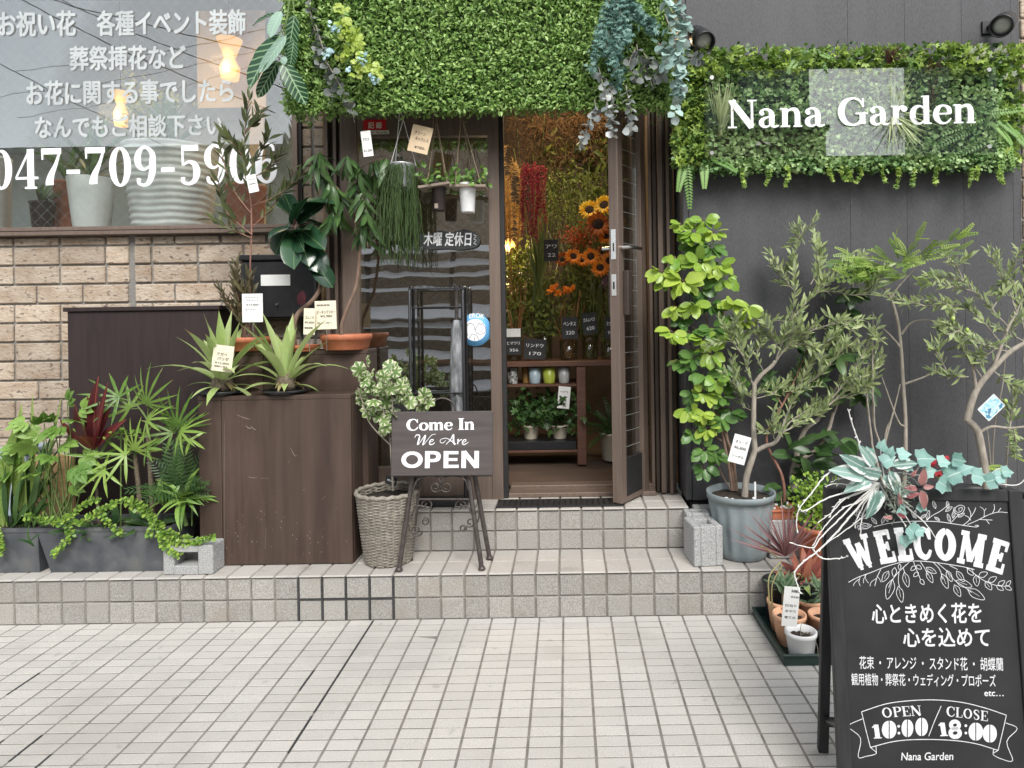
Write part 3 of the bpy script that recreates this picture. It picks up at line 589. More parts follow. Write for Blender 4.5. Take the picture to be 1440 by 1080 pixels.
def fan(nl, Ln, Wd, spread=2.2, shape='lance', curl=.3, petiole=0., droop=0., n=4, var=.15):
    """a compound leaf: nl leaflets fanning from the end of a petiole, lying in the x-y plane"""
    V=[];F=[];U=[];k=0
    for i in range(nl):
        a=(i/(nl-1)-.5)*spread if nl>1 else 0; tv,tf,tu=leaf(Ln*(1-var*abs(2*i/(max(nl-1,1))-1)),Wd,shape,curl=curl,n=n); c,s=math.cos(a),math.sin(a)
        R=A([[c,s,0],[-s,c,0],[0,0,1]]); v=tv@R; v[:,0]+=petiole; v[:,2]-=droop*np.hypot(v[:,0]-petiole,v[:,1])
        V.append(v);F.append(tf+k);U.append(tu);k+=len(v)
    if petiole:
        w=.012; V.append(A([[0,-w*petiole*2,0],[0,w*petiole*2,0],[petiole,w*petiole,0],[petiole,-w*petiole,0]])); F.append(A([[k,k+3,k+2,k+1]])); U.append(A([[.5,.5]]*4))
    return np.concatenate(V),np.concatenate(F),np.concatenate(U)
def pinnate(np_, Ln, lw, ll, shape='lance', curl=.35):
    V=[];F=[];U=[];k=0
    for i in range(np_):
        t=(i+.6)/np_; 
        for s_ in (1,-1):
            tv,tf,tu=leaf(ll*(1-.55*t**2)*(.6+.4*min(1,t*4)),lw,shape,curl=.2,n=3); a=s_*(1.25-.35*t); c,s=math.cos(a),math.sin(a); v=tv@A([[c,s,0],[-s,c,0],[0,0,1]]); v[:,0]+=t*Ln
            V.append(v);F.append(tf+k);U.append(tu);k+=len(v)
    tv,tf,tu=leaf(Ln,lw*.16,'strap',n=6); V.append(tv);F.append(tf+k);U.append(tu)
    V=np.concatenate(V); x=V[:,0]; V[:,2]-=curl*Ln*(x/Ln)**2
    return V,np.concatenate(F),np.concatenate(U)
def unit(v): v=np.asarray(v,float); return v/(np.linalg.norm(v,axis=-1,keepdims=True)+1e-9)
def rdir(n, up=0., out=0.):
    d=rng.normal(size=(n,3)); d=unit(d); d[:,2]+=up; d[:,1]-=out; return unit(d)
def along(P, count, t0=.2, t1=1., ang=1.0, up=.2, jit=.3, spiral=True):
    """leaf origins and directions spread along a polyline"""
    P=np.asarray(P,float); s=np.concatenate([[0],np.cumsum(np.linalg.norm(np.diff(P,axis=0),axis=1))]); tt=(t0+(t1-t0)*(np.arange(count)+rng.random(count)*.6)/count)*s[-1]
    pos=np.stack([np.interp(tt,s,P[:,i]) for i in range(3)],-1); T=np.gradient(P,axis=0); T=unit(np.stack([np.interp(tt,s,T[:,i]) for i in range(3)],-1))
    a=np.arange(count)*2.4+rng.random()*6; b=unit(np.cross(T,A([.2,.9,.35]))); c=np.cross(T,b); rad=np.cos(a)[:,None]*b+np.sin(a)[:,None]*c
    D=unit(T*math.cos(ang)+rad*math.sin(ang)+A([0,0,up])+rng.normal(0,jit,(count,3))*.5)
    return pos,D
UP=A([0,0,1.]); TOV=unit(A([0,-.75,.65]))
def nrm(n, base=TOV, j=.45): return unit(np.broadcast_to(base,(n,3))+rng.normal(0,j,(n,3)))
def leafy(mb, tm, P, D, S=1., j=.45, base=TOV, sv=.2, mi=0): 
    n=len(P); mb.scatter(tm,P,D,nrm(n,base,j),S*(1+rng.normal(0,sv,n)).clip(.45,1.6),rng.random(n),mi); return mb
def twig(mb, pts, r0, r1, n=6, k=5, mi=0, wob=0.):
    Q=spline(pts,k)
    if wob: Q[1:-1]+=rng.normal(0,wob,(len(Q)-2,3))
    mb.tube(Q,np.linspace(r0,r1,len(Q)),n,mi); return Q
def pot_prof(rt, rb, h, rim=.012, lip=.02, wall=.006): return [(0,.001),(rb*.96,0),(rb,.004),(rt-rim*.55,h-lip-.002),(rt,h-lip),(rt,h-.002),(rt-.002,h),(rt-wall,h),(rt-wall-.004,h-.028),(0,h-.028)]
def pot(t, c, rt, rb, h, m, rim=.012, lip=.02, n=32, rad=None, name='pot', soil=True):
    g=MB(); pr=pot_prof(rt,rb,h,rim,lip); g.lathe(pr[:9],c,n,rad=rad); o=part(name,g,m,t)
    if soil:
        g=MB(); a=np.arange(n)*2*math.pi/n; r=rt-.0105
        V=[(c[0],c[1],c[2]+h-.02)]+[(c[0]+r*f*math.cos(x),c[1]+r*f*math.sin(x),c[2]+h-.024+rng.normal(0,.003)) for f in (.5,.97) for x in a]
        g.add(V,[(0,1+i,1+(i+1)%n) for i in range(n)]+[(1+i,1+n+i,1+n+(i+1)%n,1+(i+1)%n) for i in range(n)]); part('soil',g,M['soil'],o)
    return o
def tag_card(u, v, Y, wpx, hpx, lines, label, mat='paper', tilt=0., lean=0., group=None, name='price_tag', pick=None, hole=False, kind='price tag'):
    s=mpx(Y); c=W(u,v,Y); ct,st=math.cos(tilt),math.sin(tilt)
    fr=Frame(c,(ct,0,st),(-st,math.sin(lean),ct)); w,h=wpx*s,hpx*s
    t=thing(name,label,kind,c,group); g=MB(); g.obox(fr,-w/2,w/2,-h/2,h/2,-.0012,0); cd_=part('card',g,M[mat],t)
    g=MB(); n=len(lines)
    for i,(tx,x0,x1,yy,hh) in enumerate(lines):
        V,F=text_geo(tx); a,b=V[:,0].min(),V[:,0].max(); sx=(x1-x0)*w/(b-a); xy=np.stack([-w/2+x0*w+(V[:,0]-a)*sx,-h/2+yy*h+V[:,1]*hh*h/.72],-1)
        for k,dd in enumerate((0,.0006)): g.add(fr.to3(xy+A([dd,0]),.0006+k*.00005),F)
    part('writing',g,M['ink' if mat!='slate' and mat!='chalkboard' else 'chalk'],cd_)
    if pick:
        g=MB(); p=fr.to3([(0,-h/2)])[0]; g.tube([p+A([0,.003,.01]),p+A([0,.004,-pick])],.0018,6); part('pick',g,M['black_iron'] if mat=='x' else M['steel'],t)
    return t

# ---------------------------------------------------------------- crates and cabinet
def board_box(name,label,u0,u1,vt,vb,Yf,Yb,mat,top=True,over=0.,seams=(),cat='crate',panels=None):
    x0=W(u0,(vt+vb)/2,Yf)[0]; x1=W(u1,(vt+vb)/2,Yf)[0]; zt=W((u0+u1)/2,vt,Yf)[2]; z0=Z1+.001
    t=thing(name,label,cat,((x0+x1)/2,(Yf+Yb)/2,z0)); th=.02
    g=MB(); xs=[x0]+[W(u,(vt+vb)/2,Yf)[0] for u in seams]+[x1]
    for a,b in zip(xs[:-1],xs[1:]): g.box(a+.0012,b-.0012,Yf,Yf+th,z0+.003,zt-th-.0005,0,.002)
    part('front_panel',g,mat,t)
    for a,b in ((x0,x0+th),(x1-th,x1)):
        g=MB(); g.box(a,b,Yf+th+.0005,Yb,z0,zt-th-.0005,0,.0015); part('side_panel',g,mat,t)
    g=MB(); g.box(x0-over,x1+over,Yf-over,Yb,zt-th,zt,0,.0025); part('top_board',g,mat,t)
    g=MB(); g.box(x0+th+.001,x1-th-.001,Yb-.012,Yb-.001,z0,zt-th-.001); part('back_panel',g,mat,t)
    return t,x0,x1,zt
board_box('wooden_cabinet','tall dark brown cabinet with thin overhanging top against the brick wall',96.5,309,431,770,3.16,3.38,M['wood_dark'],over=.012,cat='cabinet')
board_box('wooden_crate','taller brown stained crate behind, carrying the terracotta pots',322,518,493,760,3.095,3.255,M['crate'],cat='crate',seams=(372,))
cf=board_box('wooden_crate','low wide brown stained crate carrying two bromeliads, with one upright seam',279.5,495,556,790,2.935,3.09,M['crate'],seams=(312,))
g=MB(); frc=Frame((0,2.9338,HC),(1,0,0),(0,0,1))
for pts,w in (([(332,583),(345,588),(352,590)],1),([(345,598),(350,602),(356,601)],1),([(352,598),(358,604),(360,603)],.8),([(348,670),(356,672),(362,671)],.7),([(366,672),(378,673)],.8),([(452,703),(458,697)],1.2),([(408,629),(414,640),(418,641)],.7),([(374,742),(373,772)],1.2),([(316,590),(316,770)],.7)): stroke_px(g,frc,pts,[.2,w,.2])
for i in range(48):
    u=rng.uniform(315,488); v=780-abs(rng.normal(0,42)); stroke_px(g,frc,[(u,v),(u+rng.uniform(-1.5,1.5),v+rng.uniform(-2.5,2.5))],rng.uniform(.3,.8))
part('scuff_marks',g,M['scuff'],cf[0])

# ---------------------------------------------------------------- OPEN sign on its scrolled easel
eo=W(549,670,2.852); fe=Frame(eo,(1,-.0,-.006),(0,.11,1))
t=thing('open_sign','grey brown OPEN sign board on a scrolled iron easel standing on the step','sign board',(W(620,800,2.845)[0],2.9,Z1))
bw=144*mpx(2.852); bh=fe.pix(549,579)[1]
g=MB(); g.obox(fe,0,bw,0,bh,-.012,0,0,0,.004); bd=part('board',g,M['open_board'],t)
g=MB(); put_glyphs(g,fe,'Come In',(571,605.5),(668,604),16,wf=1.25); put_glyphs(g,fe,'OPEN',(564,658.5),(676,658),24,font=H_,wf=.92)
c4=lambda x,y:(540+x/4.5,570+y/4.5)
for pts,w in (([(195,205),(205,188),(225,190),(222,215),(212,248),(228,235),(262,188),(255,220),(246,250),(262,236),(300,190),(327,182)],[.5,1,1.3,2,1.3,.7,1.2,2,1.3,.6,.6,.5]),([(285,236),(308,226),(312,217),(298,218),(288,235),(294,248),(312,244),(322,234)],[.6,.7,1,1.2,1.4,1,.6]),
  ([(392,222),(372,238),(356,232),(362,215),(395,208),(425,225),(445,246)],[.5,.8,.7,.6,.7,.8,.5]),([(392,248),(420,218),(440,184),(440,215),(446,246),(456,240)],[.6,1,1.4,2,1.4,.6]),([(418,226),(446,223)],.6),([(464,220),(470,216),(466,246)],[.7,1.4,1.2]),([(470,234),(482,220),(494,217)],[.5,.9,1.2]),([(492,238),(516,228),(518,217),(504,220),(496,238),(504,248),(518,244),(536,232)],[.6,.8,1,1.2,1.3,1,.5])):
    stroke_px(g,fe,[c4(*p) for p in pts],A(w)*1.15,z=.0009)
part('lettering',g,M['white'],bd)
fe2=Frame(W(553,671,2.95),(1,0,-.006),(0,-.11,1)); g=MB(); g.obox(fe2,0,bw,0,bh,-.006,.006,0,0,.003); part('back_board',g,M['open_board'],t)
for p0,p1,yt,yb in (((590,600),(561,800),2.93,2.845),((648,600),(677.5,800),2.93,2.845),((600,600),(576,786),2.935,2.97),((655,600),(688.5,785),2.935,2.97)):
    a=W(*p0,yt); b=W(*p1,yb); b[2]=Z1+.006; g=MB(); g.tube([a,b],.0105,8); g.lathe([(0,0),(.015,0),(.0165,.006),(.013,.013),(.01,.016)],(b[0],b[1],Z1+.0005),12); part('leg',g,M['iron'],t)
def spir(cu,cv,r0,r1,a0,turns,n=26): 
    k=np.linspace(0,1,n); r=r0+(r1-r0)*k; a=a0+turns*2*math.pi*k; return [(cu+x*math.cos(b),cv+x*math.sin(b)) for x,b in zip(r,a)]
g=MB()
def scroll(pts,Y=2.87,r=.0036): g.tube([W(u,v,Y) for u,v in pts],r,6)
scroll([(581,695)]+[c4(x,y) for x,y in spline([(185,530),(215,470),(280,448),(335,455),(360,490)],5)]); scroll([c4(x,y) for x,y in spline([(535,540),(510,470),(450,448),(390,455),(360,490)],5)])
for cu,cv,s_ in ((326,517,1),(394,517,-1)):
    p=spir(*c4(cu,cv),8,2.5,0 if s_>0 else math.pi,1.35*(-s_)*-1); scroll([c4(360,497)]+p)
for cu,cv,a0,tn,r in ((275,632,2.6,1.3,9),(480,635,.5,-1.3,9),(205,790,.3,1.2,9),(260,735,-2,1.3,6),(545,740,2.4,-1.2,7),(500,780,.4,-1.2,5)): scroll(spir(*c4(cu,cv),r,2,a0,tn))
scroll([c4(x,y) for x,y in spline([(175,700),(200,640),(250,640),(300,650)],5)]); scroll([c4(x,y) for x,y in spline([(560,700),(530,640),(490,640),(445,645)],5)])
scroll([c4(x,y) for x,y in spline([(160,760),(165,800),(205,808)],5)]); scroll([c4(x,y) for x,y in spline([(590,660),(602,700),(585,760)],5)])
scroll([(590,702),(660,702)],2.86,.004); part('scrollwork',g,M['iron'],t)
g=MB(); g.tube([W(u,v,2.92) for u,v in spline([(600,585),(608,566),(622,560),(636,566),(643,585)],5)],.004,8); part('handle',g,M['iron'],t)

# ---------------------------------------------------------------- A-frame chalkboard
ab=Frame(W(1161.5,686,1.78),(1,-.115,0),(0,.118,1)); bwid=ab.pix(1438,690)[0]
t=thing('chalkboard_sign','large black framed chalkboard easel sign with WELCOME in white paint','sign board',(ab.o[0]+bwid/2,1.72,0))
Lh=(ab.o[2]-.004)/ab.ey[2]; g=MB(); st=.034
g.obox(ab,0,st,-Lh,0,-.022,0,0,0,.002); g.obox(ab,bwid-st,bwid,-Lh,0,-.022,0,0,0,.002); g.obox(ab,st+.0004,bwid-st-.0004,-st*.85,0,-.021,-.001,0,0,.002); g.obox(ab,st+.0004,bwid-st-.0004,-Lh+.06,-Lh+.095,-.021,-.001,0,0,.002)
part('frame',g,M['board_frame'],t)
g=MB(); g.obox(ab,st+.001,bwid-st-.001,-Lh+.0955,-st*.85-.0005,-.016,-.007); bd=part('board',g,M['chalkboard'],t)
fb=Frame(ab.o-ab.n*.007,ab.ex,ab.ey)
top=ab.o-ab.n*.035
for x in (.004,bwid-.032):
    a=top+ab.ex*x; b=a.copy(); b[1]=1.925; b[2]=0.003; d=b-a; g=MB(); lg=Frame(a,ab.ex,-d); ll=np.linalg.norm(d); g.obox(lg,0,.028,-ll,0,-.011,.011,0,0,.0015); part('leg',g,M['board_frame'],t)
g=MB(); a=top+ab.ex*.03; 
lg=Frame(W(1166,1015,1.89),ab.ex,UP); g.obox(lg,-.01,bwid-.05,-.012,.012,-.004,.006); part('crossbar',g,M['board_frame'],t)
g=MB(); p0=W(1164,1014,1.88); p1=W(1182,1022,1.72); g.tube([p0,p1],.007,6); part('stay',g,M['black_iron'],t)
c8=lambda x,y:(1040+x/3.6,780+y/3.6)
c5=lambda x,y:(1160+x/5.143,690+y/5.143)
g=MB()
put_glyphs(g,fb,'WELCOME',c5(205,588),c5(1290,610),45,font=SL,arc=.43,wf=1.3)
part('welcome_lettering',g,M['chalk'],bd)
g=MB()
for s,a,b,h,bo in (('心ときめく花を',(672,340),(1228,336),95/3.6,.022),('心を込めて',(830,458),(1272,458),92/3.6,.022),('花束 ・ アレンジ ・ スタンド花 ・ 胡蝶蘭',(608,572),(1338,582),62/3.6,.006),('観用植物・葬祭花・ウェディング・プロポーズ',(568,655),(1300,664),58/3.6,.006),('etc…',(1240,715),(1336,715),40/3.6,.02)):
    put_text(g,fb,s,c8(*a),c8(*b),h*.82,bo,shear=.1)
put_glyphs(g,fb,'OPEN',c8(722,826),c8(925,813),50/3.6,arc=.02); put_glyphs(g,fb,'CLOSE',c8(1045,816),c8(1258,843),50/3.6,arc=.02)
for (u,v0,v1),ch_ in (((700,860,930),'1'),((1036,850,918),'1')): put_glyphs(g,fb,'1',c8(u-26,v1),c8(u+22,v1-2),(v1-v0)/3.6,wf=1.25)
for u,v in ((805,868),(806,903),(1145,865),(1145,902)): P=[fb.pix(*c8(u+7*math.cos(a),v+7*math.sin(a))) for a in np.arange(12)*.5236]; g.add(fb.to3(P,.0008),[tuple(range(12))[::-1]])
for u,v,rx,ry in ((757,885,37,45),(849,878,30,44),(921,871,32,46),(1195,895,37,45),(1266,905,36,45)):   # solid noughts with a dark slit
    for sd in (-1,1):
        th=np.linspace(-math.pi/2,math.pi/2,15); P=[fb.pix(*c8(u+sd*(2.5+(rx-2.5)*math.cos(a)),v+ry*math.sin(a))) for a in th]; g.add(fb.to3(P,.0008),[tuple(range(15))[::-1] if sd>0 else tuple(range(15))])
stroke_px(g,fb,[c8(q[0],q[1]) for q in ell(1090,862,20,18,0,0,n=20)],5.5); stroke_px(g,fb,[c8(*p) for p in [(q[0],q[1]) for q in ell(1091,902,23,20,0,0,n=20)]],6)
put_text(g,fb,'Nana Garden',c8(818,1040),c8(1083,1038),40/3.6,.01,shear=.22)
part('lettering',g,M['chalk'],bd)
g=MB()
def ch(c,pts,w=.95,closed=False): stroke_px(g,fb,[c(*p) for p in pts],w*.8,z=.0007+.00003*(len(g.v)%12),closed=closed,k=4)
def chleaf(c,x,y,ln,ang,wd=.34,vein=True):
    ca,sa=math.cos(ang),math.sin(ang); q=lambda a,b:(x+ln*(a*ca-b*sa),y+ln*(a*sa+b*ca))
    ch(c,[q(0,0),q(.35,wd*.5),q(.75,wd*.36),q(1,0),q(.75,-wd*.36),q(.35,-wd*.5),q(0,0)],.9)
    if vein: ch(c,[q(.15,0),q(.7,0)],.55)
# banner
ch(c8,[(617,795),(740,755),(870,738),(1000,735),(1130,748),(1250,778),(1350,812)],1.3); ch(c8,[(617,795),(640,890),(662,975)],1.2); ch(c8,[(1350,812),(1330,900),(1308,990)],1.2)
ch(c8,[(662,975),(780,945),(900,935),(1060,938),(1190,955),(1308,990)],1.3); ch(c8,[(622,830),(552,868),(612,928),(600,1022),(640,1020),(692,1005),(662,975)],1.1); ch(c8,[(692,1005),(690,968)],1.1)
ch(c8,[(1345,850),(1405,880),(1352,945),(1382,1040),(1330,1035),(1282,1010),(1308,990)],1.1); ch(c8,[(1282,1010),(1285,985)],1.1); ch(c8,[(1020,765),(985,845),(957,918)],1.2)
# vine above the word
ch(c5,[(350,262),(440,240),(560,224),(700,220),(820,224),(920,238),(1000,250),(1090,262),(1110,252),(1085,250)],1.1)
for x,y,l,an in ((375,240,60,-2.3),(340,250,110,3.0),(330,262,105,3.35),(300,200,110,3.6),(240,190,70,-1.6),(410,238,60,-1.2),(455,225,50,-2.0),(660,200,60,-2.2),(640,195,55,-1.3),(690,200,50,-.6),(735,210,70,-1.3),(830,215,45,-2.6),(905,225,60,-1.9),(925,200,60,-1.4),(960,190,55,-.5),(890,130,55,-1.7),(870,150,60,-.6),(800,130,60,-1.9)): chleaf(c5,x,y,l,an)
ch(c5,[(735,215),(775,180),(830,150),(870,120),(900,95)]); ch(c5,[(905,235),(935,205),(965,170)]); 
ch(c5,[(935,120),(930,150),(960,170),(995,160),(1010,120),(985,105),(960,110),(940,130),(955,155),(985,148),(992,122),(968,128),(970,145)],.9)
ch(c5,[(1000,248),(1040,215),(1055,170),(1035,120)]); ch(c5,[(1055,190),(1080,150),(1090,122)]); ch(c5,[(1055,215),(1035,190),(1010,178)]); ch(c5,[(1030,245),(1100,215),(1180,175),(1250,155),(1320,158)]); ch(c5,[(1150,190),(1150,140),(1120,115)],.8); ch(c5,[(1150,150),(1165,128)],.8); ch(c5,[(1210,165),(1225,130),(1222,98)]); ch(c5,[(1250,155),(1272,125)]); ch(c5,[(1120,208),(1165,210),(1210,212)]); ch(c5,[(1165,210),(1188,240)])
# vine under the word
ch(c5,[(170,662),(240,625),(330,592),(430,552),(540,520),(650,508),(760,514),(880,530),(1000,550),(1080,570)],1.1)
ch(c5,[(405,565),(375,630),(360,690)]); ch(c5,[(290,605),(295,640),(315,668)],.8); ch(c5,[(255,622),(245,660),(255,688)],.8); ch(c5,[(300,602),(280,640),(278,668)],.8); ch(c5,[(375,632),(335,660),(325,690)],.8); ch(c5,[(375,615),(395,640),(405,662)],.8); ch(c5,[(245,640),(215,665),(205,688)],.8)
ch(c5,[(610,515),(540,580),(490,640),(460,700)]); ch(c5,[(535,590),(530,650),(540,700)]); ch(c5,[(565,560),(580,600)]); ch(c5,[(640,515),(665,580),(690,640)]); ch(c5,[(690,515),(720,560),(745,610)]); ch(c5,[(780,515),(830,570),(850,640)]); ch(c5,[(810,520),(880,580),(940,650),(1000,690),(1060,735)]); ch(c5,[(900,540),(960,570)]); ch(c5,[(1020,555),(1080,600),(1150,650),(1240,685),(1330,690)])
for x,y,l,an,wd in ((490,640,150,1.85,.4),(530,690,120,1.35,.4),(572,590,110,1.3,.4),(460,580,90,2.1,.45),(505,555,65,1.7,.5),(540,530,40,1.6,.5),(655,545,45,2.4,.6),(675,590,45,2.4,.6),(690,640,45,1.0,.6),(660,540,45,.6,.6),(735,580,95,1.1,.4),(730,555,85,.5,.4),(845,600,115,1.2,.4),(880,575,90,1.15,.4),(935,680,95,1.1,.45),(945,650,125,.35,.4),(1030,710,145,.55,.4),(950,580,95,.95,.4),(1030,560,65,.9,.55),(1090,610,80,1.45,.55),(1110,620,70,-.4,.55),(1160,655,75,.95,.55),(1180,660,70,-.55,.5),(1240,685,60,.6,.5),(1250,685,60,-.6,.5),(1300,690,55,.5,.5),(1310,690,50,-.9,.5)): chleaf(c5,x,y,l,an,wd,l>70)
part('drawing',g,M['chalk'],bd)

# ---------------------------------------------------------------- umbrella rack, sticker, slate
t=thing('umbrella_rack','black tubular steel umbrella rack standing before the fixed glass','umbrella rack',(W(614,705,3.18)[0],3.18,Z2))
g=MB(); zt=Z2+.003
for u,Y in ((577,3.15),(652,3.15)):
    x=W(u,500,Y)[0]; g.tube([(x,Y,zt),(x,Y,W(u,412,Y)[2]),(x,Y+.012,W(u,405,Y)[2]),(x,Y+.06,W(u,403,Y)[2]),(x,Y+.075,W(u,406,Y)[2]),(x,Y+.08,zt)],.0075,8)
part('post',g,M['black_iron'],t)
g=MB(); xa,xb=W(577,500,3.15)[0],W(652,500,3.15)[0]
for v,Y in ((406,3.155),(432,3.152),(553,3.152),(432,3.232),(553,3.232)):
    z=W(614,v,3.15)[2]; g=MB(); g.tube([(xa,Y,z),(xb,Y,z)],.0045,6); part('rail',g,M['black_iron'],t)
g=MB()
for k in range(7):
    x=xa+(xb-xa)*(k+.5)/7; z=W(614,404,3.15)[2]; g.tube([(x-.01,3.15,z+.012),(x,3.15,z),(x+.01,3.15,z+.012)],.0025,5)
part('hooks',g,M['black_iron'],t)
g=MB(); g.box(xa-.01,xb+.01,3.135,3.24,Z2+.0005,Z2+.028,0,.004); part('drip_tray',g,M['black_plastic'],t)
t=thing('umbrella','furled clear vinyl umbrella hanging in the black rack','umbrella',W(645,600,3.19))
M['vinyl']=pmat('smoky vinyl',(.07,.075,.08),(.36,.37,.38),30,.18,.6,.004,stretch=(1,1,.3),spec=.8)
g=MB(); x,_,z0=W(645,640,3.19); h=W(645,450,3.19)[2]-z0; pr=[(.004,0),(.02,.04),(.03,.2),(.033,.35),(.028,h-.05),(.016,h)]
g.lathe(pr,(x,3.19,z0),20,rad=lambda z,a:1+.16*np.sin(5*a+9*z)+.07*np.sin(11*a+4*z)); part('canopy',g,M['vinyl'],t)
g=MB(); g.tube([(x,3.19,z0+h-.01),(x,3.19,W(645,412,3.19)[2]),(x-.003,3.188,W(643,403,3.19)[2]),(x-.012,3.18,W(640,400,3.19)[2])],.009,8); part('handle',g,M['iron'],t)
yg=YD+.0185; fg=vert_frame(yg); t=thing('round_sticker','round blue sticker with small animal drawings on the fixed glass','sticker',W(668,464,yg)); s=mpx(yg)
g=MB(); c=W(668,464,yg); g.lathe([(0,0),(23*s,0),(23*s,.0008),(0,.0008)],(0,0,0),40); 
V=g.v[0]; g.v[0]=c+np.stack([V[:,0],-V[:,2],V[:,1]],-1); part('rim',g,M['blue_vinyl'],t)
g=MB(); g.lathe([(0,0),(15.5*s,0)],(0,0,0),36); V=g.v[0]; g.v[0]=c+np.stack([V[:,0],-.0012+0*V[:,2],V[:,1]],-1); ps=part('face',g,M['white'],t)
g=MB(); put_text(g,fg,'EROK',(660,448),(681,448.5),6.5,.03,z=.0016,arc=.25,mi=1);
for pts in ([(672,458),(669,462),(670,468),(676,470),(682,467),(683,461),(680,458),(679,454),(676,457),(674,454),(672,458)],[(658,472),(656,462),(660,455),(666,457),(668,464)],[(659,456),(656,459),(657,464)],[(660,476),(664,470),(670,472),(674,478)],[(668,474),(667,479)]): stroke_px(g,fg,pts,.6,z=.0018)
for u,v in ((674,463),(679,463)): stroke_px(g,fg,[(u,v),(u+.8,v+.2)],.9,z=.0019)
stroke_px(g,fg,[(676,466),(677.5,466.5)],.8,z=.0019)
part('drawing',g,[M['ink'],M['white']],ps)
t=thing('slate_plaque','ragged black slate plaque chalked with the closing day inside the glass','plaque',W(635,337,yg)); fsl=vert_frame(YD-.004); g=MB()
pts=[(588,338),(592,328),(604,331),(618,324),(634,327),(650,323),(664,325),(672,331),(675,340),(668,348),(650,351),(628,350),(606,351),(594,347)]
P=A([fsl.pix(*p) for p in spline(pts+pts[:1],3)[:-1]]); P=P+rng.normal(0,.0012,P.shape); n=len(P); V=np.vstack([fsl.to3(P,0),fsl.to3(P,-.008)]); g.add(V,[tuple(range(n))]+[(i,n+i,n+(i+1)%n,(i+1)%n) for i in range(n)]); bd=part('board',g,M['slate'],t)
g=MB(); put_text(g,fsl,'木曜 定休日',(596,344),(663,344),15,.02,z=.001,shear=.1)
for k in range(5): stroke_px(g,fsl,[(666+k%2*3,330+3*k),(670-k%2*3,332+3*k)],.6,z=.001)
part('writing',g,M['chalk'],bd)
t=thing('security_sticker','red and white security sticker at the top corner of the fixed sash','sticker',W(527,178,YD-.002)); fs=vert_frame(YD-.0015); g=MB()
a,b=fs.pix(511,183),fs.pix(543,168); g.obox(fs,a[0],b[0],a[1],b[1],-.001,.0005); c_,d_=fs.pix(509,189),fs.pix(547,183.3); g.obox(fs,c_[0],d_[0],c_[1],d_[1],-.001,.0005,1)
put_text(g,fs,'記 録',(518,180),(537,180),7,.03,z=.0009,mi=1); put_text(g,fs,'Monitor Security',(511,187.6),(545,187.6),3.4,.01,z=.0009,mi=2); part('decal',g,[M['red_vinyl'],M['cream_paper'],M['ink']],t)
# mail box
t=thing('mail_box','black steel mail box with a white paper label behind the shrub','mail box',W(398,445,3.3)); g=MB(); xa,xb=W(338,400,3.28)[0],W(444,400,3.28)[0]; za,zb_=W(390,447,3.28)[2],W(390,358,3.28)[2]
g.box(xa,xb,3.28,3.40,za,zb_-.03,0,.006); g.box(xa-.006,xb+.006,3.268,3.405,zb_-.0295,zb_,0,.006); part('body',g,M['black_plastic'],t)
f=vert_frame(3.2795); a,b=f.pix(367,402),f.pix(408,386); g=MB(); g.obox(f,a[0],b[0],a[1],b[1],-.001,.0012); part('label_strip',g,M['paper'],t)
g=MB(); c=W(390,428,3.279); g.tube([c,c+A([0,-.01,0])],.007,12); part('lock',g,M['steel'],t)

# concrete blocks by the step
def block(u0,u1,vt,vb,Y,dp,label,holes=True,zt=None,rot=0.):
    x0,x1=W(u0,vb,Y)[0],W(u1,vb,Y)[0]; z0=Z1+.0015; z1=W(u0,vt,Y)[2] if zt is None else zt; g=MB(); w=x1-x0; y1=Y+dp
    cx0,cx1,cy0,cy1=x0+w*.24,x1-w*.24,Y+dp*.27,y1-dp*.27
    g.box(x0,cx0,Y,y1,z0,z1,0,.004); g.box(cx1,x1,Y,y1,z0,z1,0,.004); g.box(cx0+.0002,cx1-.0002,Y+.0005,cy0,z0,z1-.0005,0,.003); g.box(cx0+.0002,cx1-.0002,cy1,y1-.0005,z0,z1-.0005,0,.003); g.box(cx0+.0003,cx1-.0003,cy0+.0003,cy1-.0003,z0,z1-.05)
    if rot:
        V=g.cat(); c=V.mean(0); k,s_=math.cos(rot),math.sin(rot)
        for v in g.v: v[:,:2]=(v[:,:2]-c[:2])@A([[k,s_],[-s_,k]])+c[:2]
    return solo('concrete_block',g,M['concrete'],label,'concrete block','concrete blocks beside the grey pot')
block(973,1015,741,797,2.845,.15,'front concrete block standing upright nearest the step edge',rot=.12)
block(966,1000,728,775,2.995,.085,'concrete block half hidden behind the front upright block',zt=W(980,722,3.0)[2])
block(976,1022,714,740,3.1,.05,'topmost pale concrete block against the base of the charcoal wall',zt=W(985,713,3.1)[2])
# hollow block with trailing jade under the crate
g=MB(); Yb=2.835; x0,x1=W(229,790,Yb)[0],W(299,790,Yb)[0]; z0=Z1+.0015; z1=W(260,768,Yb)[2]; w=x1-x0; dp=.1
a,b=x0+w*.22,x1-w*.3; hz_=(z1-z0)
g.box(x0,a,Yb,Yb+dp,z0,z1,0,.004); g.box(b,x1,Yb,Yb+dp,z0,z1,0,.004); g.box(a+.0002,b-.0002,Yb+.0004,Yb+dp,z0,z0+hz_*.3,0,.002); g.box(a+.0002,b-.0002,Yb+.0004,Yb+dp,z1-hz_*.22,z1,0,.002); g.box(a+.0002,b-.0002,Yb+dp-.01,Yb+dp-.001,z0+hz_*.3,z1-hz_*.22)
solo('concrete_block',g,M['concrete'],'hollow concrete block with a through slot at the foot of the brown crate','concrete block')
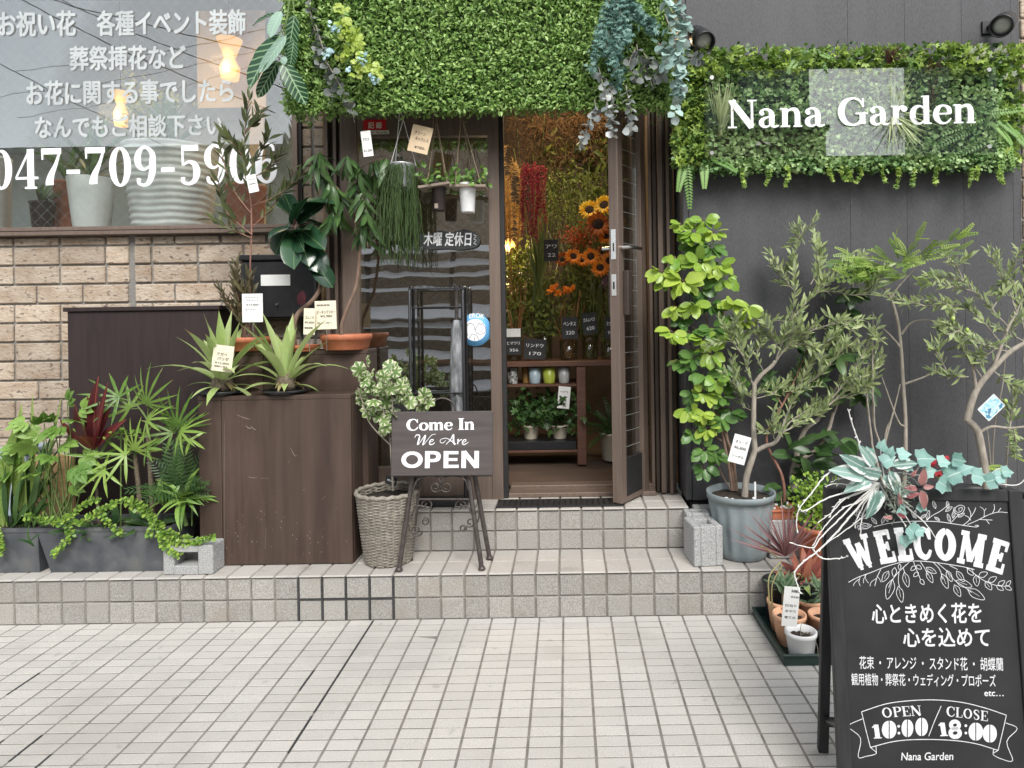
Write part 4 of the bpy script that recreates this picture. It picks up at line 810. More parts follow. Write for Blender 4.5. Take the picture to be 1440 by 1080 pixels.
# ---------------------------------------------------------------- leaf materials
LM={}
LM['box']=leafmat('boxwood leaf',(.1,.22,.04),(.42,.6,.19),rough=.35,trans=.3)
LM['sign_light']=leafmat('lobed green leaf',(.1,.21,.035),(.4,.53,.11),rough=.45)
LM['sign_dark']=leafmat('dark green leaf',(.03,.08,.025),(.15,.27,.075),rough=.4)
LM['sign_mid']=leafmat('soft green leaf',(.15,.31,.1),(.5,.66,.3),rough=.5)
LM['fern']=leafmat('fern frond',(.09,.22,.04),(.24,.42,.1),rib=(.2,.3,.1))
LM['grass_pale']=leafmat('pale grass blade',(.3,.38,.16),(.55,.6,.36),rough=.5)
LM['burgundy']=leafmat('burgundy blade',(.05,.012,.018),(.12,.03,.04))
LM['white_flower']=leafmat('white petal',(.7,.72,.62),(.82,.82,.74),trans=.3)
LM['zebra']=leafmat('zebra plant leaf',(.012,.045,.02),(.02,.075,.03),rib=(.35,.5,.3),ribw=.1,veins=(.3,.46,.24),nv=8,rough=.3,back=(.4,.55,.45),trans=.12)
LM['silver_back']=leafmat('pale leaf underside',(.3,.46,.36),(.38,.55,.45),rib=(.5,.65,.52),veins=(.45,.62,.5),nv=8,trans=.15)
LM['euc_dark']=leafmat('dark grey eucalyptus',(.085,.1,.09),(.19,.21,.195),rough=.55,trans=.12)
LM['euc_grey']=leafmat('grey eucalyptus',(.13,.15,.145),(.34,.37,.36),back=(.55,.57,.56),rough=.5,trans=.15)
LM['euc_teal']=leafmat('teal eucalyptus',(.14,.24,.21),(.4,.55,.5),back=(.5,.6,.57),rough=.5,rib=(.4,.55,.5),ribw=.07,trans=.15)
LM['teal_fern']=leafmat('teal filigree foliage',(.06,.15,.125),(.24,.4,.34),rough=.55)
LM['lime_flower']=leafmat('lime hydrangea petal',(.3,.42,.05),(.55,.66,.17),trans=.3)
LM['blue_flower']=leafmat('pale blue petal',(.4,.6,.66),(.62,.8,.82),trans=.3)
DARKGREEN=pmat('mat backing',(.03,.06,.015),(.05,.09,.022),30,.9)

# ---------------------------------------------------------------- green canopy over the door
YC=2.95; s=mpx(YC)
cl,crr=W(404,120,YC)[0],W(941,120,YC)[0]; cb=W(680,153,YC)[2]; ct=2.86
t=thing('leafy_canopy','deep awning box covered in artificial boxwood foliage above the shop door','awning',((cl+crr)/2,YC+.2,cb))
g=MB(); g.box(cl+.01,crr-.01,YC+.025,YC+.10,cb+.025,ct,0,.01); g.box(cl+.012,crr-.012,YC+.1005,3.235,cb+.3,ct-.002,0,.005); part('box',g,DARKGREEN,t)
tm=[leaf(.023,.0105,'oval',.25,.6,3),leaf(.018,.009,'oval',.3,.3,3),leaf(.026,.011,'lance',.25,.8,3)]; n=18000
P=np.stack([rng.uniform(cl-.012,crr+.012,n),YC+rng.uniform(-.02,.02,n),rng.uniform(cb-.012,ct,n)],-1)
lump=np.sin(P[:,0]*61+2*np.sin(P[:,2]*47))*np.sin(P[:,2]*57+1.3*np.sin(P[:,0]*31)); P[:,1]-=.006*lump
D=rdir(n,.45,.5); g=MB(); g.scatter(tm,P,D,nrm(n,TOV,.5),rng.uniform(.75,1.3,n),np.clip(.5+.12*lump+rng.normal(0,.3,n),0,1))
n2=1200; P=np.stack([rng.uniform(cl,crr,n2),YC+rng.uniform(0,.1,n2),cb+.012+rng.normal(0,.01,n2)],-1); g.scatter(tm,P,rdir(n2,-.5,.2),rdir(n2),rng.uniform(.8,1.2,n2),rng.random(n2)*.5)
n3=2600; sd=np.where(rng.random(n3)<.6,cl,crr); P=np.stack([sd+rng.normal(0,.012,n3),YC+rng.random(n3)**2*.3,rng.uniform(cb,ct,n3)],-1); g.scatter(tm,P,rdir(n3,.3,.3),rdir(n3),rng.uniform(.8,1.2,n3),rng.random(n3)*.6)
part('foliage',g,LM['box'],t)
# zebra leaf spray
Yz=2.86
t=thing('zebra_leaf_spray','hanging spray of large striped zebra plant leaves at the canopy corner','leaf spray',W(405,10,Yz),'artificial sprays on the canopy')
g=LM['zebra']; rt=W(408,-12,Yz)
def big(mb,base,tip,wpx,Y,nb,curl=.35,mi=0,shape='oval',dy=0.):
    a=W(*base,Y); b=W(*tip,Y-dy); ln=np.linalg.norm(b-a); tv=leaf(ln*1.04,wpx*mpx(Y),shape,.14,curl,9,.05); g_=MB(); g_.scatter(tv,[a],[b-a],[nb],1.,rng.random(),mi); part('leaf',g_,mb,t)
big(g,(396,48),(341,117),38,Yz,(-.35,-.9,.35),.3); big(g,(391,85),(362,136),18,Yz+.02,(.5,-.7,.2)); big(g,(398,88),(428,143),26,Yz-.01,(.15,-.95,.2),.3); big(g,(414,20),(407,75),19,Yz+.015,(.6,-.75,.2)); big(g,(413,55),(409,92),15,Yz+.03,(.5,-.8,0)); big(g,(391,20),(352,30),24,Yz+.03,(0,-.6,.8))
g=LM['silver_back']; big(g,(396,16),(378,50),20,Yz-.01,(-.2,-.95,.1),.2); big(g,(403,50),(364,100),14,Yz-.04,(.5,-.85,.2),.2); big(g,(402,80),(397,90),10,Yz-.02,(0,-1,0)); 
g=MB()
for p in ([(408,-12),(404,20),(397,48)],[(409,-12),(402,40),(395,90)],[(410,-12),(413,10),(414,22)],[(408,-10),(400,5),(394,16)]): twig(g,[W(u,v,Yz) for u,v in p],.003,.002)
part('stem',g,M['stem_green'],t)
def euc(name,label,paths,mat,dia,Y,cnt,grp='artificial sprays on the canopy',jit=.5,tmpl=None,cat='leaf spray'):
    t=thing(name,label,cat,W(*paths[0][0],Y),grp); gs=MB(); gl_=MB(); tv=tmpl or leaf(dia,dia*.95,'oval',.1,.35,4)
    for p in paths:
        pts=[W(u,v,Y+rng.uniform(-.03,.03)) for u,v in p]; Q=twig(gs,pts,.0025,.0012,5); P,D=along(Q,int(cnt*len(p)*.85),.08,1.,1.25,-.1,.35); gl_.scatter(tv,P,D,nrm(len(P),A([0,-.55,.5]),jit),rng.uniform(.6,1.05,len(P)),rng.random(len(P)))
    part('stem',gs,M['bark_grey'],t); part('foliage',gl_,mat,t); return t
euc('eucalyptus_spray','dark grey eucalyptus spray hanging in two tails beside the zebra leaves',[[(432,-10),(438,25),(446,60),(448,95)],[(444,35),(456,75),(464,110),(468,142)],[(458,85),(478,120),(488,140),(498,165)]],LM['euc_dark'],.040,2.88,7)
t=euc('flower_spray','lime green hydrangea spray with pale blue florets on the canopy front',[[(477,8),(486,35),(496,60),(512,90),(530,118)]],LM['lime_flower'],.02,2.87,3)
g=MB(); g2=MB(); fl=fan(4,.017,.016,4.71,'obov',.2,n=3)
for u,v,r,k in ((478,12,8,8),(482,35,12,14),(492,52,13,18),(502,60,12,14),(488,76,12,12),(506,86,13,16),(520,98,10,12),(531,96,9,10),(500,100,8,6)):
    P=A([W(u+r*rng.normal(0,.5),v+r*rng.normal(0,.5),2.86-rng.random()*.02) for _ in range(k)]); g.scatter(fl,P,rdir(k,.2,0),nrm(k,A([0,-1,.3]),.4),rng.uniform(.9,1.4,k),rng.random(k))
for u,v,r,k in ((469,38,8,16),(461,74,7,16),(510,84,7,14),(513,78,5,8),(524,112,7,16),(489,98,4,6)):
    P=A([W(u+r*rng.normal(0,.5),v+r*rng.normal(0,.5),2.85-rng.random()*.02) for _ in range(k)]); g2.scatter(fl,P,rdir(k),nrm(k,A([0,-1,.3]),.4),rng.uniform(.45,.7,k),rng.random(k))
part('petals',g,LM['lime_flower'],t); part('blue_florets',g2,LM['blue_flower'],t)
t=thing('filigree_spray','teal filigree foliage bunch hanging thickly at the canopy right end','leaf spray',W(868,-5,2.86),'artificial sprays on the canopy'); g=MB(); gs=MB(); fl=fan(5,.02,.007,2.4,'obov',.3,n=2)
for p in [[(860,-10),(848,30),(838,70),(832,98)],[(865,-10),(868,30),(872,75),(868,125)],[(875,-10),(880,40),(882,60)],[(870,-10),(858,40),(850,80)],[(880,-10),(895,20),(918,35)],[(872,-10),(872,40),(862,90),(872,110)],[(885,0),(905,25),(925,48)]]:
    Q=twig(gs,[W(u,v,2.86+rng.uniform(-.03,.03)) for u,v in p],.002,.001,4); 
    for rep in range(2):
        P,D=along(Q,70,.02,1.,1.0,-.2,.5); P+=rng.normal(0,.012,P.shape); g.scatter(fl,P,D,nrm(len(P),TOV,.6),rng.uniform(.7,1.3,len(P)),rng.random(len(P)))
part('stem',gs,M['bark_grey'],t); part('foliage',g,LM['teal_fern'],t)
euc('eucalyptus_spray','grey eucalyptus trailing far below the canopy edge into the doorway',[[(842,95),(848,120),(855,150),(862,195)],[(852,110),(862,140),(860,170),(863,192)],[(836,140),(838,160),(825,180),(814,210)],[(880,120),(886,150),(888,170),(886,186)]],LM['euc_grey'],.038,2.86,7)
euc('eucalyptus_spray','smoky grey eucalyptus sprig between the teal bunches on the canopy',[[(895,62),(900,85),(912,105),(918,125)],[(893,70),(885,90),(895,115)],[(905,75),(925,100),(930,110)],[(975,78),(972,85),(985,82)]],LM['euc_dark'],.042,2.85,5)
euc('eucalyptus_garland','thick teal silver dollar eucalyptus garland at the far right of the canopy',[[(930,-10),(945,20),(955,50),(962,75)],[(950,-10),(958,20),(965,45)],[(935,20),(950,60),(955,95),(952,130),(948,165)],[(945,60),(960,90),(958,120),(955,140)],[(925,60),(940,75),(935,95)]],LM['euc_teal'],.045,2.84,9)

# ---------------------------------------------------------------- spotlights and name sign
def spot(u,v,u2,v2,Y,label):
    a=W(u,v,Y); d=unit(W(u2,v2,Y-.16)-a); t=thing('spotlight',label,'spotlight',a,'black spotlights above the name sign'); q=Vector(d).to_track_quat('Z','Y')
    def lt(pr,m,name,off=0.,par=t,n=24):
        g=MB(); g.lathe(pr,(0,0,0),n); V=g.v[0]; V[:,2]+=off; g.v[0]=A([A(q@Vector(x)) for x in V])+a; return part(name,g,m,par)
    b=lt([(0,-.075),(.035,-.075),(.042,-.07),(.042,-.0005),(0,-.0005)],M['black_plastic'],'body'); lt([(0,0),(.047,0),(.0495,.004),(.0495,.072),(.0455,.075),(.0435,.07),(.042,.035),(0,.034)],M['black_plastic'],'hood')
    lt([(0,.0345),(.04,.0345),(.04,.047),(.025,.056),(0,.059)],lens,'lens')
    g=MB(); g.tube([a-d*.05,a+A([0,.1,.03]),A([a[0],YP-.004,a[2]+.03])],.012,10); g.box(a[0]-.03,a[0]+.03,YP-.012,YP-.0005,a[2]-.0,a[2]+.06); part('bracket',g,M['black_plastic'],t)
    g=MB(); p=a+A([.0,-.0,.047]); g.tube([p-d*.03,p-d*.022+A([0,0,.001])],.005,8); part('screw',g,M['steel'],t)
lens=pmat('milky lens',(.3,.31,.27),(.36,.37,.33),8,.15,spec=.8)
spot(985,54,1003,71,3.06,'black cylinder spotlight half hidden behind the eucalyptus garland'); spot(1412,33,1397,47,3.05,'black cylinder spotlight above the far end of the name sign')
YS=3.10; t=thing('green_wall','long panel of mixed artificial plants mounted on the charcoal siding','plant panel',W(1190,250,YS+.05))
x0,x1=W(957,160,YS)[0],W(1437,160,YS)[0]; z0,z1=W(1190,238,YS)[2],W(1190,78,YS)[2]
g=MB(); g.box(x0,x1,YP-.012,YP-.0005,z0,z1); g.box(x0,x1,YS+.03,YP-.0125,z0+.01,z1-.01); part('backing',g,DARKGREEN,t)
def patch(mb,tm,n,xr,zr,sc=1.,up=.2,out=.6,yo=0.,edge=.02):
    P=np.stack([rng.uniform(*xr,n),YS+yo+rng.uniform(-.025,.03,n),rng.uniform(*zr,n)],-1); mb.scatter(tm,P,rdir(n,up,out),nrm(n,TOV,.6),rng.uniform(.7,1.25,n)*sc,np.clip(.5+.4*np.sin(P[:,0]*23+3*np.sin(P[:,2]*19))*np.sin(P[:,2]*29+P[:,0]*7)+rng.normal(0,.22,n),0,1))
lob=fan(5,.026,.014,3.4,'obov',.25,n=2); rou=leaf(.017,.015,'oval',.1,.3,3)
g1,g2,g3=MB(),MB(),MB(); zc=lambda v:W(1190,v,YS)[2]; xc=lambda u:W(u,160,YS)[0]
patch(g3,rou,6500,(xc(990),xc(1405)),(zc(236),zc(105)),1.25,yo=-.028); patch(g2,rou,3000,(x0-.01,x1+.0),(z0-.02,z1+.0),1.2,yo=.012)
patch(g1,lob,1100,(xc(948),xc(1436)),(zc(112),zc(72)),1.,yo=-.045,out=.9); patch(g2,rou,700,(xc(948),xc(1436)),(zc(112),zc(68)),1.2,yo=-.04)
patch(g1,lob,520,(xc(944),xc(990)),(zc(232),zc(100)),1.,yo=-.04); patch(g2,rou,500,(xc(942),xc(990)),(zc(235),zc(100)),1.3,yo=-.035)
patch(g1,lob,150,(xc(1400),xc(1440)),(zc(232),zc(100)),1.,yo=-.035)
patch(g3,rou,900,(xc(990),xc(1420)),(zc(244),zc(222)),1.1,yo=-.035); patch(g2,rou,300,(xc(990),xc(1420)),(zc(246),zc(222)),1.2,yo=-.03)
gs=MB()
for u in (1045,1082,1105,1165,1185,1192,1208,1240,1262,1288,1320,1366,1375,1405):   # little tails below the panel
    Q=twig(gs,[W(u,232,YS-.05),W(u+rng.uniform(-4,4),245,YS-.06),W(u+rng.uniform(-7,7),rng.uniform(252,266),YS-.055)],.0015,.0008,4); P,D=along(Q,16,.1,1.,1.1,0,.3); g1.scatter(lob,P,D,nrm(16,TOV,.5),rng.uniform(.45,.8,16),rng.random(16))
o=part('lobed_foliage',g1,LM['sign_light'],t); part('dark_foliage',g2,LM['sign_dark'],t); part('round_foliage',g3,LM['sign_mid'],t)
g=MB()
def blades(mb,c,n,ln,wd,spread,up,Y,curl=.5):
    P=np.repeat([W(*c,Y)],n,0)+rng.normal(0,.006,(n,3)); D=unit(np.stack([rng.normal(0,spread,n),rng.uniform(-.9,-.1,n),np.full(n,up)+rng.normal(0,.25,n)],-1)); mb.scatter(leaf(ln,wd,'needle',.1,curl,6),P,D,nrm(n,A([0,-.6,.7]),.3),rng.uniform(.6,1.1,n),rng.random(n))
blades(g,(1012,190),80,.24,.007,.2,1.5,YS-.035,.2); blades(g,(1255,160),44,.24,.006,.45,-.7,YS-.035,-.1); blades(g,(1255,170),20,.22,.006,.2,1.2,YS-.035,.2); part('grass_tuft',g,LM['grass_pale'],t)
g=MB(); blades(g,(1250,88),34,.11,.005,.7,.9,YS-.06); blades(g,(1305,102),26,.09,.005,.8,.4,YS-.05); blades(g,(1300,175),26,.26,.005,.15,1.3,YS-.01,.2); part('burgundy_tuft',g,LM['burgundy'],t)
g=MB()
for cu,cv,u,v,Ln in ((962,230,955,262,.14),(965,230,972,285,.2),(990,228,992,258,.13),(1130,70,1112,95,.15),(1135,70,1170,76,.16),(1150,72,1160,105,.16),(1165,80,1145,120,.16),(1130,70,1120,130,.2),(1370,180,1325,200,.2),(1385,165,1335,180,.2),(1385,160,1440,150,.18),(1395,170,1425,195,.17),(1405,180,1412,238,.22),(1410,180,1430,225,.18),(1400,165,1432,185,.18),(1395,195,1345,215,.2),(1000,222,1035,234,.14),(1420,180,1445,200,.15)):
    a=W(cu,cv,YS-.035); b=W(u,v,YS-.09); tv=pinnate(15,np.linalg.norm(b-a)*1.05,.010,.028,curl=.18); g.scatter(tv,[a],[b-a],nrm(1,A([0,-.9,.45]),.15),1.,rng.random(1))
part('fern_frond',g,LM['fern'],t)
g=MB(); fl=fan(5,.017,.011,5.2,'obov',.7,n=2)
for u,v in ((1370,70),(1378,65),(1384,72),(1402,70),(1412,73),(1392,78),(1373,84),(1415,108),(1426,104),(1366,74),(1382,78),(1407,68)): g.scatter(fl,[W(u,v,YS-.075)],[[0,-.8,.6]],nrm(1,A([0,-1,.4]),.3),1.1,rng.random(1))
for u,v in ((1085,205),(1065,210),(1072,203)): g.scatter(leaf(.06,.02,'lance',.2,.3,4),[W(u,v,YS-.03)],[rng.normal(0,1,3)*A([1,.3,1])],[[0,-1,.3]],1.,.5)
part('white_flowers',g,LM['white_flower'],t)
YA=3.025; fa=vert_frame(YA)
t=thing('name_sign','clear acrylic name sign with raised white Nana Garden lettering over foliage','sign',W(1196,220,YA)); g=MB(); a,b=fa.pix(992,222),fa.pix(1401,93); g.obox(fa,a[0],b[0],a[1],b[1],-.005,0,0,0,.001); pn=part('acrylic_panel',g,M['acrylic'],t)
for u,v in ((1001,109),(1001,215),(1391,98),(1391.5,206)):
    c=W(u,v,YA-.006); g=MB(); g.tube([c,c+A([0,.115,0])],.006,10); g.tube([c+A([0,-.002,0]),c+A([0,.0045,0])],.0095,16); part('standoff_bolt',g,M['steel'],t)
g=MB(); put_glyphs(g,fa,'Nana Garden',(1022,181),(1373,173.5),39,z=.008,thick=.0075,wf=1.0); part('lettering',g,M['white'],pn)

# ---------------------------------------------------------------- things hanging under the canopy
def rope(mb,p,q,r=.0022): mb.tube([p+(p-q)*.85,q],r,5)
LM['pothos']=leafmat('small green leaf',(.05,.13,.025),(.2,.36,.07),rib=(.2,.32,.1))
def hang(u0,u1,v,pu0,pu1,pv,ropes,label,potm,Y,tilt):
    t=thing('hanging_planter',label,'hanging planter',W((u0+u1)/2,pv,Y),'planters hanging on ropes'); s=mpx(Y); c=W((u0+u1)/2,v,Y); w=(u1-u0)*s
    fr=Frame(c,(1,0,tilt),(0,1,0)); g=MB(); g.obox(fr,-w/2,w/2,-.055,.055,-.006,.006,0,0,.001); part('wooden_shelf',g,M['weathered'],t)
    h=(pv-v)*s+.0; r=(pu1-pu0)/2*s; g=MB(); cx=W((pu0+pu1)/2,v,Y)[0]; z0=W(0,pv,Y)[2]+((pu0+pu1)/2)*0; z0=W((pu0+pu1)/2,pv,Y)[2]; g.lathe(pot_prof(r,r*.78,h+.02,.004,.012),(cx,Y,z0),24); pp=part('pot',g,potm,t)
    if potm is M['dark_pot']: f=vert_frame(Y-r*.9); a,b=f.pix((pu0+pu1)/2-6,pv-4),f.pix((pu0+pu1)/2-1,pv-11); g=MB(); g.obox(f,a[0],b[0],a[1],b[1],0,.001); part('label_sticker',g,M['weathered'],pp)
    g=MB()
    for (ua,va),(ub,vb),dy in ropes: rope(g,W(ua,va,Y-.0),W(ub,vb,Y+dy))
    part('rope',g,M['rope'],t)
    g=MB(); n=70; P=np.stack([rng.uniform(c[0]-w*.5,c[0]+w*.5,n),Y+rng.uniform(-.06,.06,n),c[2]+rng.uniform(.0,.09,n)**1.0],-1); g.scatter(leaf(.038,.02,'ovate',.15,.5,4),P,rdir(n,.1,.4),nrm(n,TOV,.5),rng.uniform(.6,1.2,n),rng.random(n)); part('foliage',g,LM['pothos'],t)
    return t
M['dark_pot']=pmat('dark brown pot',(.02,.013,.012),(.03,.02,.018),20,.5)
hang(591,635,263,606,628,297,[((614,168),(600,262),-.05),((609,172),(603,262),.05),((614,168),(629,257),-.05),((613,168),(627,257),.05)],'dark brown pot on a tilted board hung by ropes under the canopy',M['dark_pot'],3.12,.13)
hang(635,685,264,645,670,299,[((648,166),(640,262),-.05),((648,168),(642,262),.05),((650,166),(677,262),-.05),((650,166),(666,262),.05)],'white pot on a level board hung by ropes under the canopy',M['white_pot'],3.12,-.02)
Yh=3.08; s=mpx(Yh); t=thing('hanging_bucket','small zinc bucket with long trailing rhipsalis hanging under the canopy','hanging planter',W(566,265,Yh)); g=MB(); c=W(565,265,Yh); g.lathe(pot_prof(19*s,15*s,34*s,.003,.006),c,28); part('pot',g,pmat('zinc',(.42,.44,.45),(.55,.57,.58),30,.35,metal=.6),t)
g=MB(); rope(g,W(567,168,Yh),W(585,233,Yh),.0016); rope(g,W(567,168,Yh),W(549,233,Yh),.0016); rope(g,W(560,180,Yh+.03),W(556,232,Yh+.06),.0016); part('rope',g,M['white_twig'],t)
LM['rhip']=leafmat('thin trailing stem',(.025,.06,.015),(.09,.15,.04),rough=.6)
g=MB()
for k in range(150):
    a=rng.random()*6.28; r=15*s; p0=c+A([r*.8*math.cos(a),r*.8*math.sin(a),34*s]); dx=rng.uniform(-.05,.02); ln=rng.uniform(.25,.47) if rng.random()<.85 else rng.uniform(.08,.2); o=A([1.15*r*math.cos(a)+dx*.4,1.25*r*math.sin(a),0])
    pts=[p0,c+o+A([0,0,34*s-.02]),c+o*1.1+A([dx*.6,0,34*s-ln*.5]),c+o*1.1+A([dx+rng.normal(0,.01),rng.normal(0,.01),34*s-ln])]; Q=spline(pts,6); Q[2:]+=rng.normal(0,.0028,Q[2:].shape); g.tube(Q,.0016,4,0,rng.random(),False)
    for j in range(8): q=Q[rng.integers(5,len(Q))]; g.tube([q,q+A([rng.normal(0,.01),rng.normal(0,.01),-rng.uniform(.01,.03)])],.0011,3,0,rng.random(),False)
part('trailing_stems',g,LM['rhip'],t)
tag_card(516,202,3.0,14,36,[('アロエ',.15,.8,.62,.1),('¥1,200',.1,.9,.18,.09)],'white paper price tag hanging by the corner of the fixed glass','paper',.12)
tag_card(591,196,3.03,29,38,[('グリーン',.15,.7,.66,.11),('ネックレス',.25,.9,.45,.11),('¥780-',.3,.85,.14,.1)],'tan kraft price tag tilted on the bucket cord','kraft',-.25)
# ---------------------------------------------------------------- shop interior
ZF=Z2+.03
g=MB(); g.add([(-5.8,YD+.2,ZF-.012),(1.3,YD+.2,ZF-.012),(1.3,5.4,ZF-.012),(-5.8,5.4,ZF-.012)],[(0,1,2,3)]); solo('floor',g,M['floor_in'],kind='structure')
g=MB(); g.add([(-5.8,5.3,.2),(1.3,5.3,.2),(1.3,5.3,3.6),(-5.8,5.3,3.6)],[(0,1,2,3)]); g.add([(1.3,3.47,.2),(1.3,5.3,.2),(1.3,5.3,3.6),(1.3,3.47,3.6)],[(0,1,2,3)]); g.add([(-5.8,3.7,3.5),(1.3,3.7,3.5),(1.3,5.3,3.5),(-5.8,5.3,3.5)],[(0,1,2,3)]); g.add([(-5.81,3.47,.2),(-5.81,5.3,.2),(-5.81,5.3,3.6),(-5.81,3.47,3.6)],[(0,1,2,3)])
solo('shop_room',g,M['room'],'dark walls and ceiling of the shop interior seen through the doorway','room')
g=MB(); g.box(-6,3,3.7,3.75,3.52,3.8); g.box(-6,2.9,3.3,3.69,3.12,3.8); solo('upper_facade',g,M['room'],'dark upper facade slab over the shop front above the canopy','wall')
# partition behind the window and the fixed sash
g=MB(); g.add([(-5.7,4.5,1.2),(W(470,200,4.5)[0],4.5,1.2),(W(470,200,4.5)[0],4.5,3.45),(-5.7,4.5,3.45)],[(0,1,2,3)]); solo('back_wall',g,M['pale_wall'],'pale grey interior wall behind the lettered window display','wall')
zs=zg0-.006; g=MB(); g.box(-5.7,W(440,318,3.5)[0],YW+.065,3.98,zs-.03,zs,0,.002); solo('display_shelf',g,M['dark_wood_in'],'wooden display ledge inside the lettered window','shelf')
GW='pots on the window ledge'
def lpot(name,label,u0,u1,ub0,ub1,vt,Y,m,rad=None,rim=.006,lip=.012,soil=True,z=None,grp=None,cat='pot'):
    s=mpx(Y); c=W((u0+u1)/2,300,Y); z0=zs+.001 if z is None else z; h=W((u0+u1)/2,vt,Y)[2]-z0; t=thing(name,label,cat,(c[0],Y,z0),grp); pot(t,(c[0],Y,z0),(u1-u0)/2*s,(ub1-ub0)/2*s,h,m,rim,lip,40,rad,soil=soil); return t,A([c[0],Y,z0+h])
M['ridge_white']=pmat('matt white ridged pot',(.8,.8,.77),(.86,.86,.83),30,.6,.2)
ring=lambda k,am:(lambda z,a:1+am*np.abs(np.sin(z*k+.6*np.sin(a*2)))+0*a)
def finepot(*a,**k):
    global pot_prof
    f0=pot_prof
    def pp(rt,rb,h,rim=.012,lip=.02,wall=.006):
        n=60; return [(0,.001),(rb*.96,0)]+[(rb+(rt-rb)*(i/n)**.8,h*(i+.1)/n) for i in range(n)]+[(rt,h-.002),(rt-.004,h),(rt-.01,h),(rt-.014,h-.028),(0,h-.028)]
    pot_prof=pp; pot_old=pot
    try:
        s=mpx(k['Y']); 
        return lpot(*a,**k)
    finally: pot_prof=f0
_pot0=pot
def pot(t,c,rt,rb,h,m,rim=.012,lip=.02,n=32,rad=None,name='pot',soil=True):
    g=MB(); pr=pot_prof(rt,rb,h,rim,lip); g.lathe(pr[:-1],c,n,rad=rad); o=part(name,g,m,t)
    if soil:
        g=MB(); a=np.arange(n)*2*math.pi/n; r=rt-.0115
        V=[(c[0],c[1],c[2]+h-.02)]+[(c[0]+r*f*math.cos(x),c[1]+r*f*math.sin(x),c[2]+h-.024+rng.normal(0,.003)) for f in (.5,.97) for x in a]
        g.add(V,[(0,1+i,1+(i+1)%n) for i in range(n)]+[(1+i,1+n+i,1+n+(i+1)%n,1+(i+1)%n) for i in range(n)]); part('soil',g,M['soil'],o)
    return o
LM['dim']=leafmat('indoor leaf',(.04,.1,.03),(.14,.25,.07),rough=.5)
LM['yellow']=leafmat('yellow green floret',(.45,.42,.05),(.7,.66,.2),trans=.4)
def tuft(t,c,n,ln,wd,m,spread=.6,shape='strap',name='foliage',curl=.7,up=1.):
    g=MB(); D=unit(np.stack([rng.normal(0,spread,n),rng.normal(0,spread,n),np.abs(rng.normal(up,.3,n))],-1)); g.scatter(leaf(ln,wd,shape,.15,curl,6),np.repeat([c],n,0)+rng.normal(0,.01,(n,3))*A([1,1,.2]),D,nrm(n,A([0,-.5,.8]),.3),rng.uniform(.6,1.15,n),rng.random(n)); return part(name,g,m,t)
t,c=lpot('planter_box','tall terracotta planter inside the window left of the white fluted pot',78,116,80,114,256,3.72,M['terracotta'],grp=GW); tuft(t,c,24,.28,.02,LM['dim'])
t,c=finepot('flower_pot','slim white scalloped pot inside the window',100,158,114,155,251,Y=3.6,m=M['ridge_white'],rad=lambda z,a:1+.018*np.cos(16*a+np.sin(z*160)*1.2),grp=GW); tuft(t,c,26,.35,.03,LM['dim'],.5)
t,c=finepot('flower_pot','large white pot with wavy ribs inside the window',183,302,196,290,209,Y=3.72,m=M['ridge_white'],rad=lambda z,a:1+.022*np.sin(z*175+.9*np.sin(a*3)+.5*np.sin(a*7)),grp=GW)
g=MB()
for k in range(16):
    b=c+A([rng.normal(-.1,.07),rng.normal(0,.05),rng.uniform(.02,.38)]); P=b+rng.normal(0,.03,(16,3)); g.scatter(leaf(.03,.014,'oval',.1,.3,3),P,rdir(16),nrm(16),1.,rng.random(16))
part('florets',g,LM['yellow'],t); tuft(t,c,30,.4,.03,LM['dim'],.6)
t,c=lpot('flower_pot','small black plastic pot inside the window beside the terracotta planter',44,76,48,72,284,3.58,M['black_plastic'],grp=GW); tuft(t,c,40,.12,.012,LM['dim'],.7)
t,c=lpot('flower_pot','tall white pot cut by the photo edge inside the window',-28,13,-26,10,222,3.7,M['ridge_white'],grp=GW)
t,c=lpot('flower_pot','brown clay pot inside the window behind the tall dark shrub',318,374,325,368,262,3.66,M['terracotta'],grp=GW); tuft(t,c,24,.2,.03,LM['dim'])
g=MB(); a,b=W(278,152,4.3),W(372,14,4.3); g.box(a[0],b[0],4.3,4.31,a[2],b[2]); g.box(W(352,300,4.3)[0],W(372,300,4.3)[0],4.3,4.32,1.5,a[2]-.001); solo('paper_screen',g,M['kraft'],'tan paper screen hanging inside the window behind the lettering','screen')
amber=emat('glowing amber shade',(1.,.5,.13),.5)
def lamp(u,v,Y,r,label,pw,prof=None,top=3.49,grp='warm lamps in the shop'):
    c=W(u,v,Y); t=thing('pendant_lamp',label,'lamp',c,grp); g=MB(); g.lathe(prof or [(0,-r),(r*.6,-r*.8),(r,-r*.1),(r*.8,r*.5),(r*.3,r),(0,r*1.1)],c,20); part('shade',g,amber,t); g=MB(); g.tube([c+A([0,0,r]),A([c[0],c[1],top])],.003,5); part('cord',g,M['black_plastic'],t)
    l=bpy.data.lights.new('lamp_light','POINT'); l.energy=pw; l.color=(1,.72,.42); l.shadow_soft_size=.06; o=bpy.data.objects.new('lamp_light',l); COL.objects.link(o); o.location=tuple(c+A([0,-r-.05,-r-.02]))
lamp(323,78,4.15,.075,'amber tulip lamp glowing inside the window in front of the paper screen',2.5,[(0,-.16),(.05,-.15),(.06,-.08),(.03,-.02),(.075,.1),(.05,.06),(.02,.02),(0,.04)])
lamp(170,148,4.1,.06,'amber lamp glowing low inside the window above the big white pot',2.5,[(0,-.14),(.035,-.13),(.04,-.05),(.02,0),(.055,.08),(.0,.04)])
lamp(760,95,4.0,.08,'warm pendant lamp hanging high in the doorway behind the canopy',9)
lamp(850,60,4.3,.08,'warm pendant lamp deeper in the shop over the sunflowers',11)
lamp(716,345,4.55,.045,'small warm lamp glowing among golden pampas at the doorway edge',9,top=1.9)
